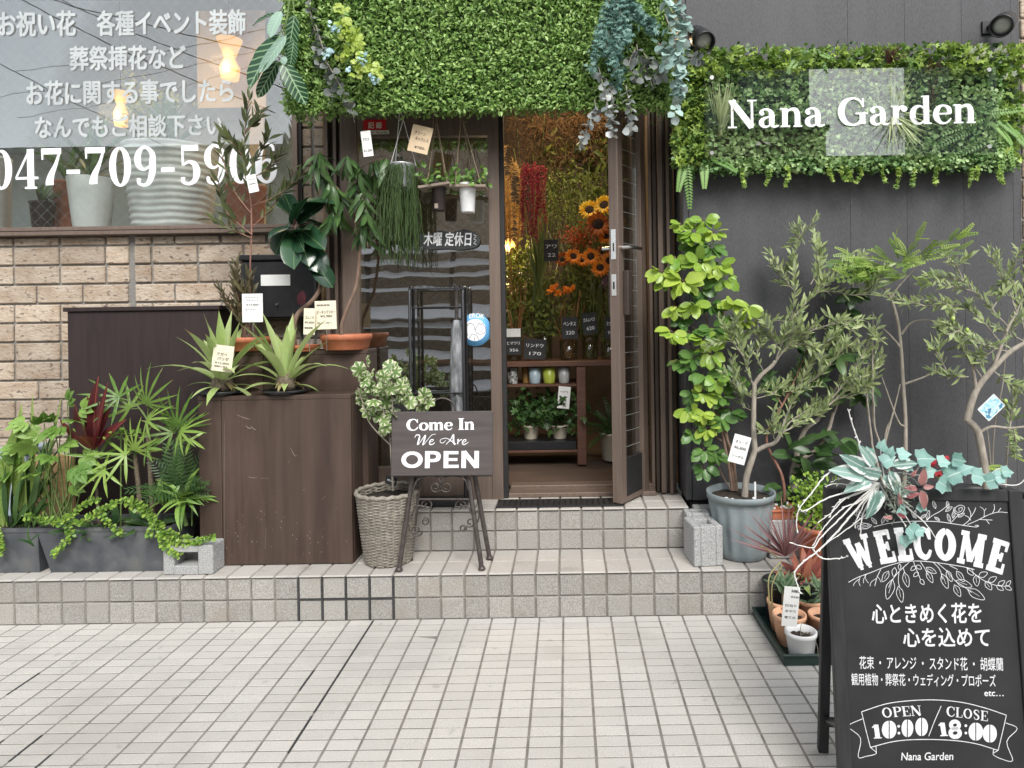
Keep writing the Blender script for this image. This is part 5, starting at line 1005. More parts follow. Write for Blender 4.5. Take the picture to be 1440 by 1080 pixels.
# display stand
YT=3.85; xa,xb=W(560,513,YT)[0],W(905,513,YT)[0]; zt=W(790,508,YT)[2]; t=thing('display_stand','reddish wooden display stand with open shelves inside the doorway','stand',((xa+xb)/2,4.05,ZF))
g=MB(); g.box(xa,xb,YT,4.25,zt-.03,zt,0,.003); part('top',g,M['dark_wood_in'],t)
for u in (818,600,):
    x0_,x1_=W(u-7,560,YT)[0],W(u+6,560,YT)[0]
    g=MB(); g.box(x0_,x1_,YT+.01,YT+.05,ZF,zt-.031,0,.003); part('leg',g,M['dark_wood_in'],t)
    g=MB(); g.box(x0_,x1_,4.2,4.24,ZF,zt-.031,0,.003); part('leg',g,M['dark_wood_in'],t)
xs1=W(811,560,YT)[0]-.001; zsh=W(760,539,YT)[2]
for v in (541,634): z=W(760,v,YT)[2]; g=MB(); g.box(xa+.02,xs1,YT+.012,4.22,z-.014,z,0,.002); part('shelf',g,M['dark_wood_in'],t)
g=MB(); z=W(760,622,YT)[2]; g.box(xa+.1,xs1-.005,YT+.02,4.15,W(760,634,YT)[2]+.001,z,0,.003); solo('tray',g,M['black_plastic'],'black tray of potted ferns on the lower shelf inside','tray'); ztr=z
zsh=W(760,541,YT)[2]
GI='small pots on the inner shelf'
for u0,u1,m,lb in ((712,728,None,'black pot with white flecks on the inner shelf'),(732,744,(.3,.17,.05),'amber brown pot on the inner shelf'),(742,761,(.32,.4,.45),'pale blue grey pot on the inner shelf'),(762,782,(.36,.42,.06),'yellow green pot on the inner shelf'),(784,802,(.38,.39,.38),'light grey pot on the inner shelf beside the post')):
    mm=pmat('fleck pot',(.02,.02,.02),(.6,.6,.58),60,.4,detail=1) if m is None else pmat('glazed pot',m,tuple(x*1.15 for x in m),15,.3)
    s=mpx(YT); x=W((u0+u1)/2,540,YT)[0]; tt=thing('flower_pot',lb,'pot',(x,YT+.07,zsh),GI); g=MB(); r=(u1-u0)/2*s; hh=(zt-.032-zsh)*.93; g.lathe([(0,0),(r*.75,0),(r*.8,.004),(r,hh),(r-.003,hh),(r-.005,hh-.01),(0,hh-.01)],(x,YT+.07+(.04 if u0==732 else 0),zsh+.001),20); part('pot',g,mm,tt)
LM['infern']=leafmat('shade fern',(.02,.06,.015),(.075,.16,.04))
for u,lb in ((742,'cream pot with ivy like fern on the lower inner shelf nearer the glass'),(783,'cream pot with fern and white tag on the lower inner shelf nearer the post')):
    tt,c=lpot('potted_fern',lb,u-13,u+13,u-9,u+9,597,YT+.12,M['cream_pot'],z=ztr+.001,grp='potted ferns inside the doorway',cat='fern'); g=MB(); n=230
    P=c+rng.normal(0,1,(n,3))*A([.075,.06,.06])+A([0,-.03,.09]); P[:,2]=np.maximum(P[:,2],c[2]-.04); g.scatter(fan(5,.03,.014,3.4,'obov',.3,n=2),P,rdir(n,.1,.4),nrm(n,TOV,.5),rng.uniform(.6,1.2,n),rng.random(n)); part('foliage',g,LM['infern'],tt)
tag_card(793,559,YT+.0,17,31,[('ヘデラ',.15,.8,.7,.1),('¥550',.2,.7,.4,.1),('観葉',.2,.7,.15,.1)],'white price tag stuck in the fern by the stand post','paper',-.1)
tt,c=lpot('potted_fern','large cream tub of dark fern on the shop floor right of the stand',838,882,842,878,607,4.0,M['cream_pot'],z=ZF+.001,grp='potted ferns inside the doorway',cat='fern'); g=MB(); n=34; D=unit(np.stack([rng.normal(0,.9,n),rng.normal(-.3,.6,n),np.abs(rng.normal(.5,.3,n))],-1)); g.scatter(pinnate(14,.24,.012,.035,curl=.45),np.repeat([c],n,0)-A([0,0,.01]),D,nrm(n,A([0,-.4,.9]),.3),rng.uniform(.6,1.1,n),rng.random(n)); part('foliage',g,LM['infern'],tt)
# vases, cut flowers, cards
glassv=glassmat('vase glass',.06,(.86,.9,.84))
LM['stems']=leafmat('cut stem',(.09,.12,.03),(.22,.26,.07))
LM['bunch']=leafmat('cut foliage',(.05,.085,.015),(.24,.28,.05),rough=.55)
LM['pampas']=leafmat('golden pampas plume',(.42,.24,.06),(.62,.4,.13),rough=.7,trans=.35)
LM['amaranth']=leafmat('red amaranth tassel',(.16,.008,.018),(.3,.02,.035),rough=.7)
LM['sun_y']=leafmat('yellow sunflower petal',(.8,.42,.008),(.95,.62,.02),trans=.3)
LM['sun_o']=leafmat('orange sunflower petal',(.85,.2,.008),(.95,.36,.012),trans=.3)
LM['sun_r']=leafmat('rust sunflower petal',(.32,.05,.01),(.55,.16,.015),trans=.3)
M['seed']=pmat('sunflower seed head',(.012,.008,.006),(.045,.02,.012),200,.9,.8,.003)
def vase(u,vt,Y,rpx,label,m=None,colr=None):
    s=mpx(Y); x=W(u,510,Y)[0]; r=rpx*s; h=W(u,vt,Y)[2]-zt; t=thing('glass_vase',label,'vase',(x,Y,zt),'vases of cut stems on the inner stand'); g=MB(); g.lathe([(0,.001),(r*.9,.001),(r*.93,.006),(r,h),(r-.003,h),(r*.9-.002,.008),(0,.008)],(x,Y,zt),22); part('vase',g,glassv,t)
    g=MB()
    for k in range(14): a=rng.random()*6.28; b=rng.random()*6.28; g.tube([(x+r*.7*math.cos(a),Y+r*.7*math.sin(a),zt+.012),(x+r*.6*math.cos(b),Y+r*.6*math.sin(b),zt+h*.7),(x+r*1.3*math.cos(b)+rng.normal(0,.02),Y+r*1.3*math.sin(b),zt+h+rng.uniform(.05,.3))],.0028,5,0,rng.random())
    part('stems',g,colr or LM['stems'],t); return t,A([x,Y,zt+h])
orange=leafmat('orange stem',(.3,.12,.04),(.5,.24,.1))
Vs=[]
for u,vt,Y,r,lb,cm in ((722,462,3.98,13,'vase of orange stems nearest the fixed sash',orange),(766,455,4.08,12,'tall vase of iris leaves behind the black card box',None),(800,478,3.97,13,'vase of curled stems under the first chalk card',orange),(830,472,4.0,12,'vase of green stems under the middle chalk card',None),(857,480,3.98,12,'vase of pale stems at the door edge',None)): Vs.append(vase(u,vt,Y,r,lb,None,cm))
def foam(name,label,cat,u0,u1,v0,v1,Y,n,tm,m,up=.5,rt=None,grp=None,dy=.08):
    t=thing(name,label,cat,W((u0+u1)/2,v1,Y),grp); g=MB(); k=rng.integers(0,9,n); cu=rng.uniform(u0,u1,9); cv=rng.uniform(v0,v1,9)
    u=np.where(rng.random(n)<.55,cu[k]+rng.normal(0,(u1-u0)*.09,n),rng.uniform(u0,u1,n)); v=np.where(rng.random(n)<.55,cv[k]+rng.normal(0,(v1-v0)*.09,n),rng.uniform(v0,v1,n))
    P=A([W(a,b,Y+rng.uniform(-dy,dy)) for a,b in zip(u,v)]); g.scatter(tm,P,rdir(n,up,.2),nrm(n,TOV,.6),rng.uniform(.6,1.25,n),rng.random(n)); part('foliage',g,m,t)
    g=MB()
    for k in range(22): p=P[rng.integers(0,n)]; q=A([W((u0+u1)/2,v1,Y)[0]+rng.normal(0,.05),Y,zt+.15]); g.tube(spline([q,(p+q)/2+rng.normal(0,.02,3),p],4),.0025,4,0,rng.random())
    part('stems',g,LM['stems'],t); return t
BG='bunches of cut foliage in the shop'
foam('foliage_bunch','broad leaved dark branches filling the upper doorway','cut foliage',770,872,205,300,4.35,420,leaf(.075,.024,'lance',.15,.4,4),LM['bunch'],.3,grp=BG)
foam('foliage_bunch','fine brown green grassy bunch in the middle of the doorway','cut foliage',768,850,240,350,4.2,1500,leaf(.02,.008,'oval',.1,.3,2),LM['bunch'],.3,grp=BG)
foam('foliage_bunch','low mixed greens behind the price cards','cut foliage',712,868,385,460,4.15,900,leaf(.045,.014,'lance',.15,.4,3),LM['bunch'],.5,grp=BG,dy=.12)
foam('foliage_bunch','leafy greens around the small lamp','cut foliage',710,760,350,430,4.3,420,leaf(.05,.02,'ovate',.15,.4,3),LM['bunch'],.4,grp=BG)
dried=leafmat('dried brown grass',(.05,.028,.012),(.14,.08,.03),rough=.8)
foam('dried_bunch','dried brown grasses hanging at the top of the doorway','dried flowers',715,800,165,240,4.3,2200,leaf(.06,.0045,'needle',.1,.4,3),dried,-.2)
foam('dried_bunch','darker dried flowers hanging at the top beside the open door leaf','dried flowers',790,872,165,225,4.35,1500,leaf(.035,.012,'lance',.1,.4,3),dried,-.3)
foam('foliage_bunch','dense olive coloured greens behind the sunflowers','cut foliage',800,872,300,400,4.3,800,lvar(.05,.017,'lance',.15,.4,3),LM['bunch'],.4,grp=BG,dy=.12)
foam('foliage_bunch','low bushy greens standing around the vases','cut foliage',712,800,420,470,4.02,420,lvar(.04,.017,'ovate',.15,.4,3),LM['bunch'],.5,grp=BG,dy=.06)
t=thing('pampas_bunch','golden pampas plumes glowing at the doorway edge','dried flowers',W(722,420,4.15)); g=MB()
for k in range(8):
    u=rng.uniform(706,732); v=rng.uniform(205,330); Q=spline([W(722+rng.normal(0,4),440,4.15),W((u+722)/2,360,4.15),W(u,v,4.15+rng.uniform(-.06,.06)),W(u+rng.uniform(-14,8),v-28,4.12)],6); g.tube(Q,.002,4,0,.4); P,D=along(Q,230,.55,1.,.75,-.1,.6); g.scatter(leaf(.045,.0026,'needle',.1,1.1,3),P,D,nrm(len(P)),rng.uniform(.6,1.2,len(P)),rng.random(len(P)))
part('plumes',g,LM['pampas'],t)
t=thing('amaranth_bunch','hanging dark red amaranth tassels beside the pampas','cut flowers',W(750,400,4.05)); g=MB()
for k in range(20):
    u=rng.uniform(732,768); v=rng.uniform(228,250); e=rng.uniform(290,345); Q=spline([W(752,300,4.1),W((u+752)/2,v+6,4.06),W(u,v,4.02),W(u+rng.uniform(-4,4),(v+e)/2,4.0),W(u+rng.uniform(-6,6),e,4.0)],6)
    P,D=along(Q,130,.3,1.,1.2,-.2,.4); g.scatter(leaf(.016,.008,'oval',.1,.3,2),P,D,nrm(len(P)),rng.uniform(.6,1.2,len(P)),rng.random(len(P)))
part('tassels',g,LM['amaranth'],t)
t=thing('iris_leaves','tall upright sword leaves standing below the amaranth','cut foliage',W(757,440,4.0)); g=MB()
for k in range(12): a=W(rng.uniform(748,770),430,4.02); b=W(rng.uniform(738,775),rng.uniform(300,350),4.0); g.scatter(leaf(np.linalg.norm(b-a),.028,'strap',.2,.1,6),[a],[b-a],nrm(1,A([0,-1,.1]),.3),1.,rng.random())
part('blades',g,LM['stems'],t)
def sunflower(u,v,rpx,Y,m,label,n=1,face=(0,-1,.15),seed=1.):
    s=mpx(Y); c=W(u,v,Y); r=rpx*s*1.3; t=thing('sunflower',label,'sunflower',c,'sunflowers in the doorway'); f=unit(A(face)); q=Vector(f).to_track_quat('Z','Y'); g=MB()
    for ringn,(cnt,sc,el) in enumerate(((17,1.,.15),(14,.85,.45))):
        a=np.arange(cnt)*6.283/cnt+ringn*.2+rng.normal(0,.05,cnt); D=A([A(q@Vector((math.cos(x)*math.cos(el),math.sin(x)*math.cos(el),math.sin(el)))) for x in a]); g.scatter(leaf(r*.62*sc,r*.25,'lance',.2,.35,4),c+D*r*.38,D,np.repeat([f],cnt,0),rng.uniform(.85,1.1,cnt),rng.random(cnt))
    part('petals',g,m,t); g=MB(); g.lathe([(r*.44*seed,0),(r*.42*seed,r*.09),(r*.2*seed,r*.13),(0,r*.1)],(0,0,0),18); V=g.v[0]; g.v[0]=A([A(q@Vector(x)) for x in V])+c; part('seed_head',g,M['seed'],t)
    g=MB(); g.tube(spline([c-f*.01,c-f*.04+A([0,0,-.03]),A([c[0]+rng.normal(0,.02),c[1]+.06,c[2]-.15]),A([c[0]+rng.normal(0,.03),c[1]+.05,zt+.12])],4),.004,6,0,.4); part('stem',g,LM['stems'],t); return t
for a in ((829,296,13,3.98,LM['sun_y'],'yellow sunflower with big dark centre, left of the top pair'),(850,289,13,3.97,LM['sun_y'],'yellow sunflower at the top beside the open door leaf'),(841,316,16,3.95,LM['sun_r'],'large rust coloured sunflower below the two yellow ones'),(853,331,11,3.96,LM['sun_o'],'orange sunflower tucked below the rust coloured one'),(868,312,11,4.0,LM['sun_o'],'orange sunflower half hidden by the door leaf edge'),
  (806,361,10,4.0,LM['sun_o'],'orange sunflower near the left end of the lower row'),(831,361,11,3.98,LM['sun_o'],'orange sunflower in the middle of the lower row'),(844,377,11,3.95,LM['sun_o'],'lowest orange sunflower of the lower row'),(858,367,12,3.98,LM['sun_o'],'orange sunflower at the door end of the lower row'),(791,365,9,4.05,LM['sun_r'],'small rust sunflower starting the lower row'),(848,355,9,4.03,LM['sun_r'],'small rust sunflower behind the lower row'),(818,366,9,4.04,LM['sun_o'],'small orange sunflower between two larger ones in the lower row')): sunflower(*a,face=(rng.normal(0,.25),-1,rng.uniform(.05,.4)),seed=1. if a[2]>9 else .6)
t=thing('celosia_bunch','deep red celosia bunch behind the sunflowers','cut flowers',W(815,345,4.12)); g=MB(); n=500; P=A([W(rng.normal(815,13),rng.normal(335,9),4.12+rng.uniform(-.05,.05)) for _ in range(n)]); g.scatter(leaf(.02,.007,'oval',.1,.3,2),P,rdir(n,.5,.3),nrm(n),1.,rng.random(n)); part('flowers',g,leafmat('celosia',(.3,.03,.01),(.55,.09,.02)),t)
t=thing('orange_tulips','low orange blooms in front of the dark foliage','cut flowers',W(790,412,4.0)); g=MB(); fl=fan(6,.022,.014,6.,'obov',.9,n=2)
for u,v in ((774,408),(785,412),(797,410),(805,405),(779,405)): g.scatter(fl,np.repeat([W(u,v,4.)],6,0)+rng.normal(0,.012,(6,3)),rdir(6,.6),nrm(6,A([0,-.8,.5]),.4),1.,rng.random(6))
part('flowers',g,LM['sun_o'],t)
t=thing('statice_bunch','small bunch of mauve flowers beside the door leaf','cut flowers',W(856,400,3.98)); g=MB(); n=220; P=A([W(rng.normal(855,7),rng.normal(396,7),3.98+rng.uniform(-.04,.04)) for _ in range(n)]); g.scatter(leaf(.012,.007,'oval',.1,.3,2),P,rdir(n,.5,.3),nrm(n),1.,rng.random(n)); part('flowers',g,leafmat('mauve',(.25,.13,.22),(.42,.27,.38)),t)
GC='chalk price cards in the doorway'
for u,v,w,h,tx,pr,lb,tl in ((722,487,22,24,'ヒマワリ','356','black chalk price card on the orange stems vase nearest the sash',.0),(752,491,30,28,'リンドウ','170','black card box with chalk lettering behind a leaning sprig',-.05),(801,461,22,31,'ペンタス','320','black chalk price card reading a price, leftmost of three together',0),(829,455,20,30,'カルムベラ','620','black chalk price card in the middle, slightly higher and tilted',.12),(859,461,16,31,'なでしこ','946','black chalk price card beside the open door leaf',-.06),(775,352,20,30,'アワ','22','faint dark price card behind the sword leaves',0)):
    tag_card(u,v,3.88 if u!=775 else 4.0,w,h,[(tx,.1,.9,.6,.16),(pr,.25,.8,.2,.17)],lb,'chalkboard',tl,group=GC)
g=MB(); a,b=W(712,474,3.89),W(732,462,3.89); g.box(a[0],b[0],3.89,3.893,a[2],b[2]); solo('paper_strip',g,M['paper'],'white paper strip on the vase above the first chalk card','paper strip')
# street side seen only in the glass
g=MB()
for z,h in ((.1,.14),(.4,.07),(.66,.16),(.95,.06),(1.18,.08),(1.4,.22),(1.8,.06),(2.05,.08),(2.25,.12),(2.5,.16)):
    fr_=Frame((-5,-5.02,z),(1,0,0),(0,-.75,.66)); g.obox(fr_,0,9,-h/2,h/2,-.01,.01,0,rng.random(),.002) if False else g.obox(Frame((-5,-5.02,z),(-1,0,0),(0,-.9,.43)),-9,0,-h*1.1,h*1.1,-.01,.01)
o=thing('reflection_fence','added white slat fence across the street, tilted to put bright streaks in the door glass','fence',(0,-5,0)); part('slats',g,M['white'],o)  # invented fence; slats tilted to catch the sun and streak the door glass
for x in np.arange(-5,4.1,1.5): g=MB(); g.box(x-.04,x+.04,-5.1,-5.05,-.03,2.7,0,.004); part('post',g,M['alu_dark'],o)
g=MB(); g.box(-14,4.6,-5.9,-5.7,-.03,4.5); g.box(-14.05,4.65,-5.95,-5.65,4.5,4.6,1)
solo('brick_wall',g,[M['brick'],M['mortar']],'tall brown brick wall across the street behind the added slat fence','brick wall')
for k,(x0_,z0_,x1_,z1_) in enumerate(((-14,9.6,-6,5.6),(-13.2,9.6,-5,5.8),(-15,8.4,-6,3.9),(-13,7.3,-5.5,7.5),(-13.5,6.7,-5,7.2),(-13,6.2,-5.5,6.8),(-15,9.8,-3.,6.2))):
    g=MB(); Q=spline([(x0_,-9,z0_),((x0_+x1_)/2,-8,(z0_+z1_)/2-.15),(x1_,-7,z1_)],8); g.tube(Q,(.013,.012,.01,.006,.006,.005,.012)[k],6); solo('overhead_cable',g,M['black_plastic'],'black overhead cable sagging across the street, mirrored in the window','cable','overhead cables')

def house(x0,x1,y,h,label,m):
    t=thing('house',label,'house',((x0+x1)/2,y,-.03),'houses across the street'); g=MB(); g.box(x0,x1,y-1.2,y,-.03,h); part('wall',g,m,t); g=MB(); g.box(x0-.1,x1+.1,y-1.3,y+.1,h+.001,h+.25); part('roof',g,M['alu_dark'],t)
    for k in range(int((x1-x0)/1.6)):
        for z in np.arange(1.2,h-1.3,2.7): xx=x0+.5+1.6*k; g=MB(); g.box(xx,xx+.9,y+.002,y+.03,z,z+1.2); w=part('window',g,M['rubber'],t); g=MB(); g.box(xx-.06,xx+.96,y+.001,y+.06,z-.08,z-.001); part('sill',g,M['alu'],w)
house(1.2,5.9,-10,9.5,'dark grey house across the street mirrored in the acrylic sign',M['pale_wall']); house(8.8,13.5,-10,9.5,'second dark grey house across the street beyond the gap',M['pale_wall'])
# ---------------------------------------------------------------- plants on the crates
LM['olivebrown']=leafmat('dark olive leaf',(.035,.045,.02),(.12,.15,.05),rib=(.16,.17,.08),rough=.5)
LM['bronze']=leafmat('bronze green leaf',(.05,.035,.02),(.13,.12,.05),rough=.5)
LM['rubber']=leafmat('glossy rubber plant leaf',(.01,.035,.018),(.03,.085,.035),rib=(.12,.2,.08),ribw=.06,rough=.18,trans=.06,spec=.6)
LM['alii']=leafmat('drooping dark leaf',(.018,.05,.015),(.075,.145,.04),rib=(.1,.18,.06),rough=.35,trans=.12)
LM['brom']=leafmat('pale green strap leaf',(.3,.42,.12),(.52,.62,.28),rough=.35,edge=(.5,.55,.3),edgew=.85,trans=.25,tip=(.4,.3,.14))
LM['brom_old']=leafmat('brown tipped strap leaf',(.25,.2,.09),(.4,.36,.16),rough=.5)
zC=W(430,493,3.1)[2]+.001; zF_=W(390,556,2.94)[2]+.001
def rpot(u0,u1,ub,vt,Y,z,m,t,lip=.022,rim=.012):
    s=mpx(Y); c=W((u0+u1)/2,vt,Y); r=(u1-u0)/2*s; pot(t,(c[0],Y,z),r,r*ub,c[2]-z,m,rim,lip,36); return A([c[0],Y,c[2]-.022])
def reds(t): pass
t=thing('potted_shrub','tall dark leaved shrub in terracotta pot with stems crossing the telephone number','potted shrub',(W(348,490,3.15)[0],3.15,zC))
b=rpot(316,381,.8,474,3.15,zC,M['terracotta'],t); gs=MB(); gl_=MB(); gb=MB(); tv=lvar(.072,.016,'lance',.2,.35,4)
Y=3.15
paths=[[(352,480),(353,420),(352,370),(354,330)],[(354,330),(353,285),(346,240),(344,190),(350,140)],[(346,225),(330,205),(316,190)],[(353,300),(330,270),(318,240),(308,200)],[(350,240),(365,215),(378,195)],[(352,250),(375,240),(395,215)],[(354,330),(325,305),(312,285),(306,250)],[(354,320),(385,290),(405,262),(412,240)],[(353,290),(390,275),(425,245)],[(346,185),(360,170),(366,160)],[(354,335),(320,320),(300,310)]]
for i,p in enumerate(paths):
    Q=twig(gs,[W(u,v,Y+rng.uniform(-.04,.04)*(k>0)) for k,(u,v) in enumerate(p)],.005 if i<2 else .0028,.0035 if i==0 else .0014,6,5)
    if i: P,D=along(Q,30 if i==1 else 19,.15 if i>1 else .3,1.02,.6,.25,.35); leafy(gl_,tv,P,D,1.,.6)
for k in range(7):
    a=W(rng.uniform(338,360),475,Y); e=W(rng.uniform(300,372),rng.uniform(365,420),Y+rng.uniform(-.06,.04)); Q=twig(gs,[a,(a+e)/2+rng.normal(0,.01,3),e],.003,.0014,5); P,D=along(Q,34,.2,1.02,.55,.35,.35); leafy(gb,leaf(.06,.011,'lance',.2,.3,4),P,D,1.,.6)
part('trunk',gs,M['stem_red'],t); part('foliage',gl_,LM['olivebrown'],t); part('lower_foliage',gb,LM['bronze'],t)
t=thing('rubber_plant','glossy dark rubber plant with a curved bare trunk in a low terracotta pot','potted plant',(W(427,490,3.13)[0],3.13,zC))
rpot(405,450,.8,485,3.13,zC,M['terracotta'],t,.015); gs=MB(); gl_=MB(); Q=twig(gs,[W(u,v,3.13) for u,v in ((414,487),(413,460),(420,440),(440,422),(450,404),(447,385),(435,370),(428,355),(415,320),(412,300))],.013,.006,8)
for u0,v0,u1,v1,w,dy in ((415,322,384,328,26,.06),(414,318,424,280,22,.1),(418,320,447,338,26,.07),(416,325,410,362,28,.09),(420,330,432,360,24,.07),(418,315,444,290,26,.03),(412,300,402,278,20,.03),(412,290,455,278,22,.07),(430,345,452,375,26,.02),(425,335,445,330,24,.0),(412,310,396,345,22,.02),(420,328,420,345,22,.1),(430,350,442,372,22,.05),(408,305,395,290,20,.05),(440,370,462,395,22,.01),(425,310,460,322,24,-.03),(405,320,388,350,20,.0),(415,330,428,318,26,.1)):
    a=W(u0,v0,3.11); e=W(u1,v1,3.11-dy); gl_.scatter(leaf(np.linalg.norm(e-a)*1.3,w*1.25*mpx(3.05),'oval',.18,.35,7),[a],[e-a],nrm(1,A([0,-.6,.8]),.3),1.,rng.random(1))
part('trunk',gs,M['bark_brown'],t); part('leaf',gl_,LM['rubber'],t); g=MB(); g.tube([W(413,318,3.03),W(415,308,3.02)],.004,6); g.scatter(leaf(.075,.04,'oval',.2,.3,6),[W(423,430,3.1)],[A([.3,-.4,1])],[[.3,-1,.2]],1.,.2); part('new_shoot',g,LM['burgundy'],t)
t=thing('ficus_tree','thin trunked ficus with long drooping leaves in a round terracotta pot at the crate end','potted tree',(W(487,490,3.135)[0],3.135,zC))
rpot(452,522,.86,470,3.135,zC,M['terracotta'],t,.024); gs=MB(); gl_=MB(); tv=lvar(.125,.021,'lance',.12,.7,7)
Q=twig(gs,[W(u,v,3.13) for u,v in ((480,474),(481,455),(490,430),(500,405),(505,370),(506,345),(500,315),(492,290),(480,272),(465,252),(452,235))],.010,.003,8)
brs=[[(492,290),(500,260),(508,235)],[(505,345),(512,320),(516,295)],[(480,272),(470,262),(462,258)],[(452,235),(446,225),(450,212)],[(508,235),(530,225),(545,222)],[(505,330),(515,300),(510,270)],[(490,288),(478,290),(466,300)],[(508,235),(495,225),(488,218)]]
for p in brs:
    Qb=twig(gs,[W(u,v,3.13-.03*k) for k,(u,v) in enumerate(p)],.003,.0015,5); P,D=along(Qb,20,.3,1.02,1.1,-1.5,.35); leafy(gl_,tv,P,D,1.,.45)
P,D=along(Q,26,.78,1.02,1.1,-1.5,.35); leafy(gl_,tv,P,D,1.,.45)
part('trunk',gs,M['bark_brown'],t); part('foliage',gl_,LM['alii'],t)
def brom(u,label,seed,dup_yellow=False):
    global rng; s=mpx(3.0); c=W(u,549,3.0); c[2]=zF_; t=thing('bromeliad',label,'bromeliad',c,'bromeliads in black saucers'); g=MB(); g.lathe([(0,0),(.075,0),(.078,.004),(.078,.006),(.096,.008),(.101,.017),(.095,.02),(.088,.016),(0,.014)],c,36); part('saucer',g,M['black_plastic'],t)
    g=MB(); g.lathe([(0,.015),(.038,.016),(.046,.035),(.04,.07),(.025,.09),(0,.09)],c,16,rad=lambda z,a:1+.1*np.sin(5*a+60*z)+.06*np.sin(9*a)); part('root_base',g,M['cane'],t)
    g=MB(); r2=np.random.default_rng(seed); 
    for ring_,(n,ln,el,wd,cu) in enumerate(((5,.30,1.42,.045,.15),(7,.33,1.18,.045,.6),(8,.32,.85,.04,1.15),(7,.2,.35,.03,1.))):
        a=np.arange(n)*6.283/n+r2.uniform(0,6)+r2.normal(0,.2,n); e=el+r2.normal(0,.12,n); D=np.stack([np.cos(a)*np.cos(e),np.sin(a)*np.cos(e),np.sin(e)],-1); N_=np.stack([-np.cos(a)*np.sin(e),-np.sin(a)*np.sin(e),np.cos(e)],-1)
        P=np.repeat([c+A([0,0,.075-.015*ring_])],n,0)+np.stack([np.cos(a),np.sin(a),0*a],-1)*.014; tv=leaf(ln,wd,'strap',.16,cu,9); g.scatter(tv,P,D,N_,r2.uniform(.78,1.05,n),r2.random(n))
    part('leaf',g,LM['brom'],t); g=MB(); n=6; a=r2.uniform(0,6.3,n); e=r2.uniform(.05,.4,n); g.scatter(leaf(.11,.02,'strap',.2,1.3,6),np.repeat([c+A([0,0,.05])],n,0),np.stack([np.cos(a)*np.cos(e),np.sin(a)*np.cos(e),np.sin(e)],-1),UP,r2.uniform(.6,1.1,n),r2.random(n)); part('old_leaf',g,LM['brom_old'],t); return t
brom(313,'pale green bromeliad in black saucer with a cream card leaning on it',5); brom(402,'pale green bromeliad without a card, in black saucer near the crate right end',9)
tag_card(313,504,2.88,29,37,[('アガベ',.2,.7,.6,.1),('パリダ',.25,.8,.42,.11),('¥12,800',.15,.85,.28,.07),('植替え済み',.15,.8,.16,.05)],'cream price card leaning on the first bromeliad','cream_paper',-.14)
tag_card(355,433,3.02,29,40,[('リケステラ',.15,.8,.84,.05),('プルメリア',.2,.8,.74,.05),('¥19,800',.2,.8,.58,.06),('育てやすい',.15,.7,.42,.035)],'white price card on a pick in the tall shrub pot','paper',.0,pick=.12)
tag_card(435,452,3.0,16,37,[('ゴムノキ',.1,.9,.6,.09),('¥5,800',.1,.9,.42,.08),('観葉植物',.1,.8,.22,.06)],'narrow cream price card half behind the larger cream card','cream_paper',-.04,pick=.08)
tag_card(458,443,3.02,30,40,[('観葉植物',.1,.7,.82,.05),('ピーキンデッキー',.1,.95,.55,.1),('¥3,980',.25,.8,.42,.08),('明るい所へ',.1,.8,.2,.04)],'larger cream price card on a pick beside the ficus trunk','cream_paper',.02,pick=.1)
tag_card(355,258,3.1,14,25,[('フランス',.15,.8,.7,.08),('¥8,800',.15,.8,.45,.07)],'small white tag tied high on the tall dark shrub','paper',.2)
# ---------------------------------------------------------------- planters on the step
LM['lady']=leafmat('lady palm leaf',(.06,.15,.022),(.27,.4,.075),tip=(.4,.33,.16),rough=.35)
LM['lime']=leafmat('lime lobed leaf',(.09,.2,.03),(.25,.4,.08),rough=.45,rib=(.4,.5,.2),ribw=.06)
LM['spotted']=leafmat('spotted leaf',(.13,.24,.04),(.25,.36,.09),dots=(.5,.52,.2),rib=(.35,.45,.15))
LM['dkstrap']=leafmat('dark strap leaf',(.025,.07,.02),(.09,.17,.05),rough=.4)
LM['cordy']=leafmat('red cordyline leaf',(.045,.009,.013),(.15,.028,.024),rough=.35,rib=(.3,.08,.05))
LM['jade']=leafmat('jade vine leaf',(.1,.24,.035),(.36,.52,.09),rough=.35,trans=.3)
def trough(u0,u1,ub0,ub1,vt,Y,dp,label):
    x0,x1,a0,a1=W(u0,vt,Y)[0],W(u1,vt,Y)[0],W(ub0,vt,Y)[0],W(ub1,vt,Y)[0]; z0=Z1+.001; z1=W((u0+u1)/2,vt,Y)[2]; t=thing('planter_trough',label,'planter',((x0+x1)/2,Y+dp/2,z0),'slate grey planters on the lower step')
    g=MB(); o=[(x0,Y),(x1,Y),(x1,Y+dp),(x0,Y+dp)]; b=[(a0,Y+.02),(a1,Y+.02),(a1,Y+dp-.02),(a0,Y+dp-.02)]; w=.012; i=[(x0+w,Y+w),(x1-w,Y+w),(x1-w,Y+dp-w),(x0+w,Y+dp-w)]
    V=[(*p,z0) for p in b]+[(*p,z1-.018) for p in [(x0+.006,Y+.004),(x1-.006,Y+.004),(x1-.006,Y+dp-.004),(x0+.006,Y+dp-.004)]]+[(*p,z1-.016) for p in o]+[(*p,z1) for p in o]+[(*p,z1) for p in i]+[(*p,z1-.04) for p in i]
    F=[(3,2,1,0)]+[(4*k+j,4*k+(j+1)%4,4*k+4+(j+1)%4,4*k+4+j) for k in range(5) for j in range(4)]; g.add(V,F); part('body',g,M['planter'],t)
    g=MB(); nx=30; xs=np.linspace(x0+w+.0005,x1-w-.0005,nx); V=[]; 
    for y in np.linspace(Y+w+.0005,Y+dp-w-.0005,6): V+=[(x,y,z1-.025+rng.normal(0,.004)) for x in xs]
    g.add(V,[(r*nx+k,r*nx+k+1,(r+1)*nx+k+1,(r+1)*nx+k) for r in range(5) for k in range(nx-1)]); part('soil',g,M['soil'],t); return t,z1-.025
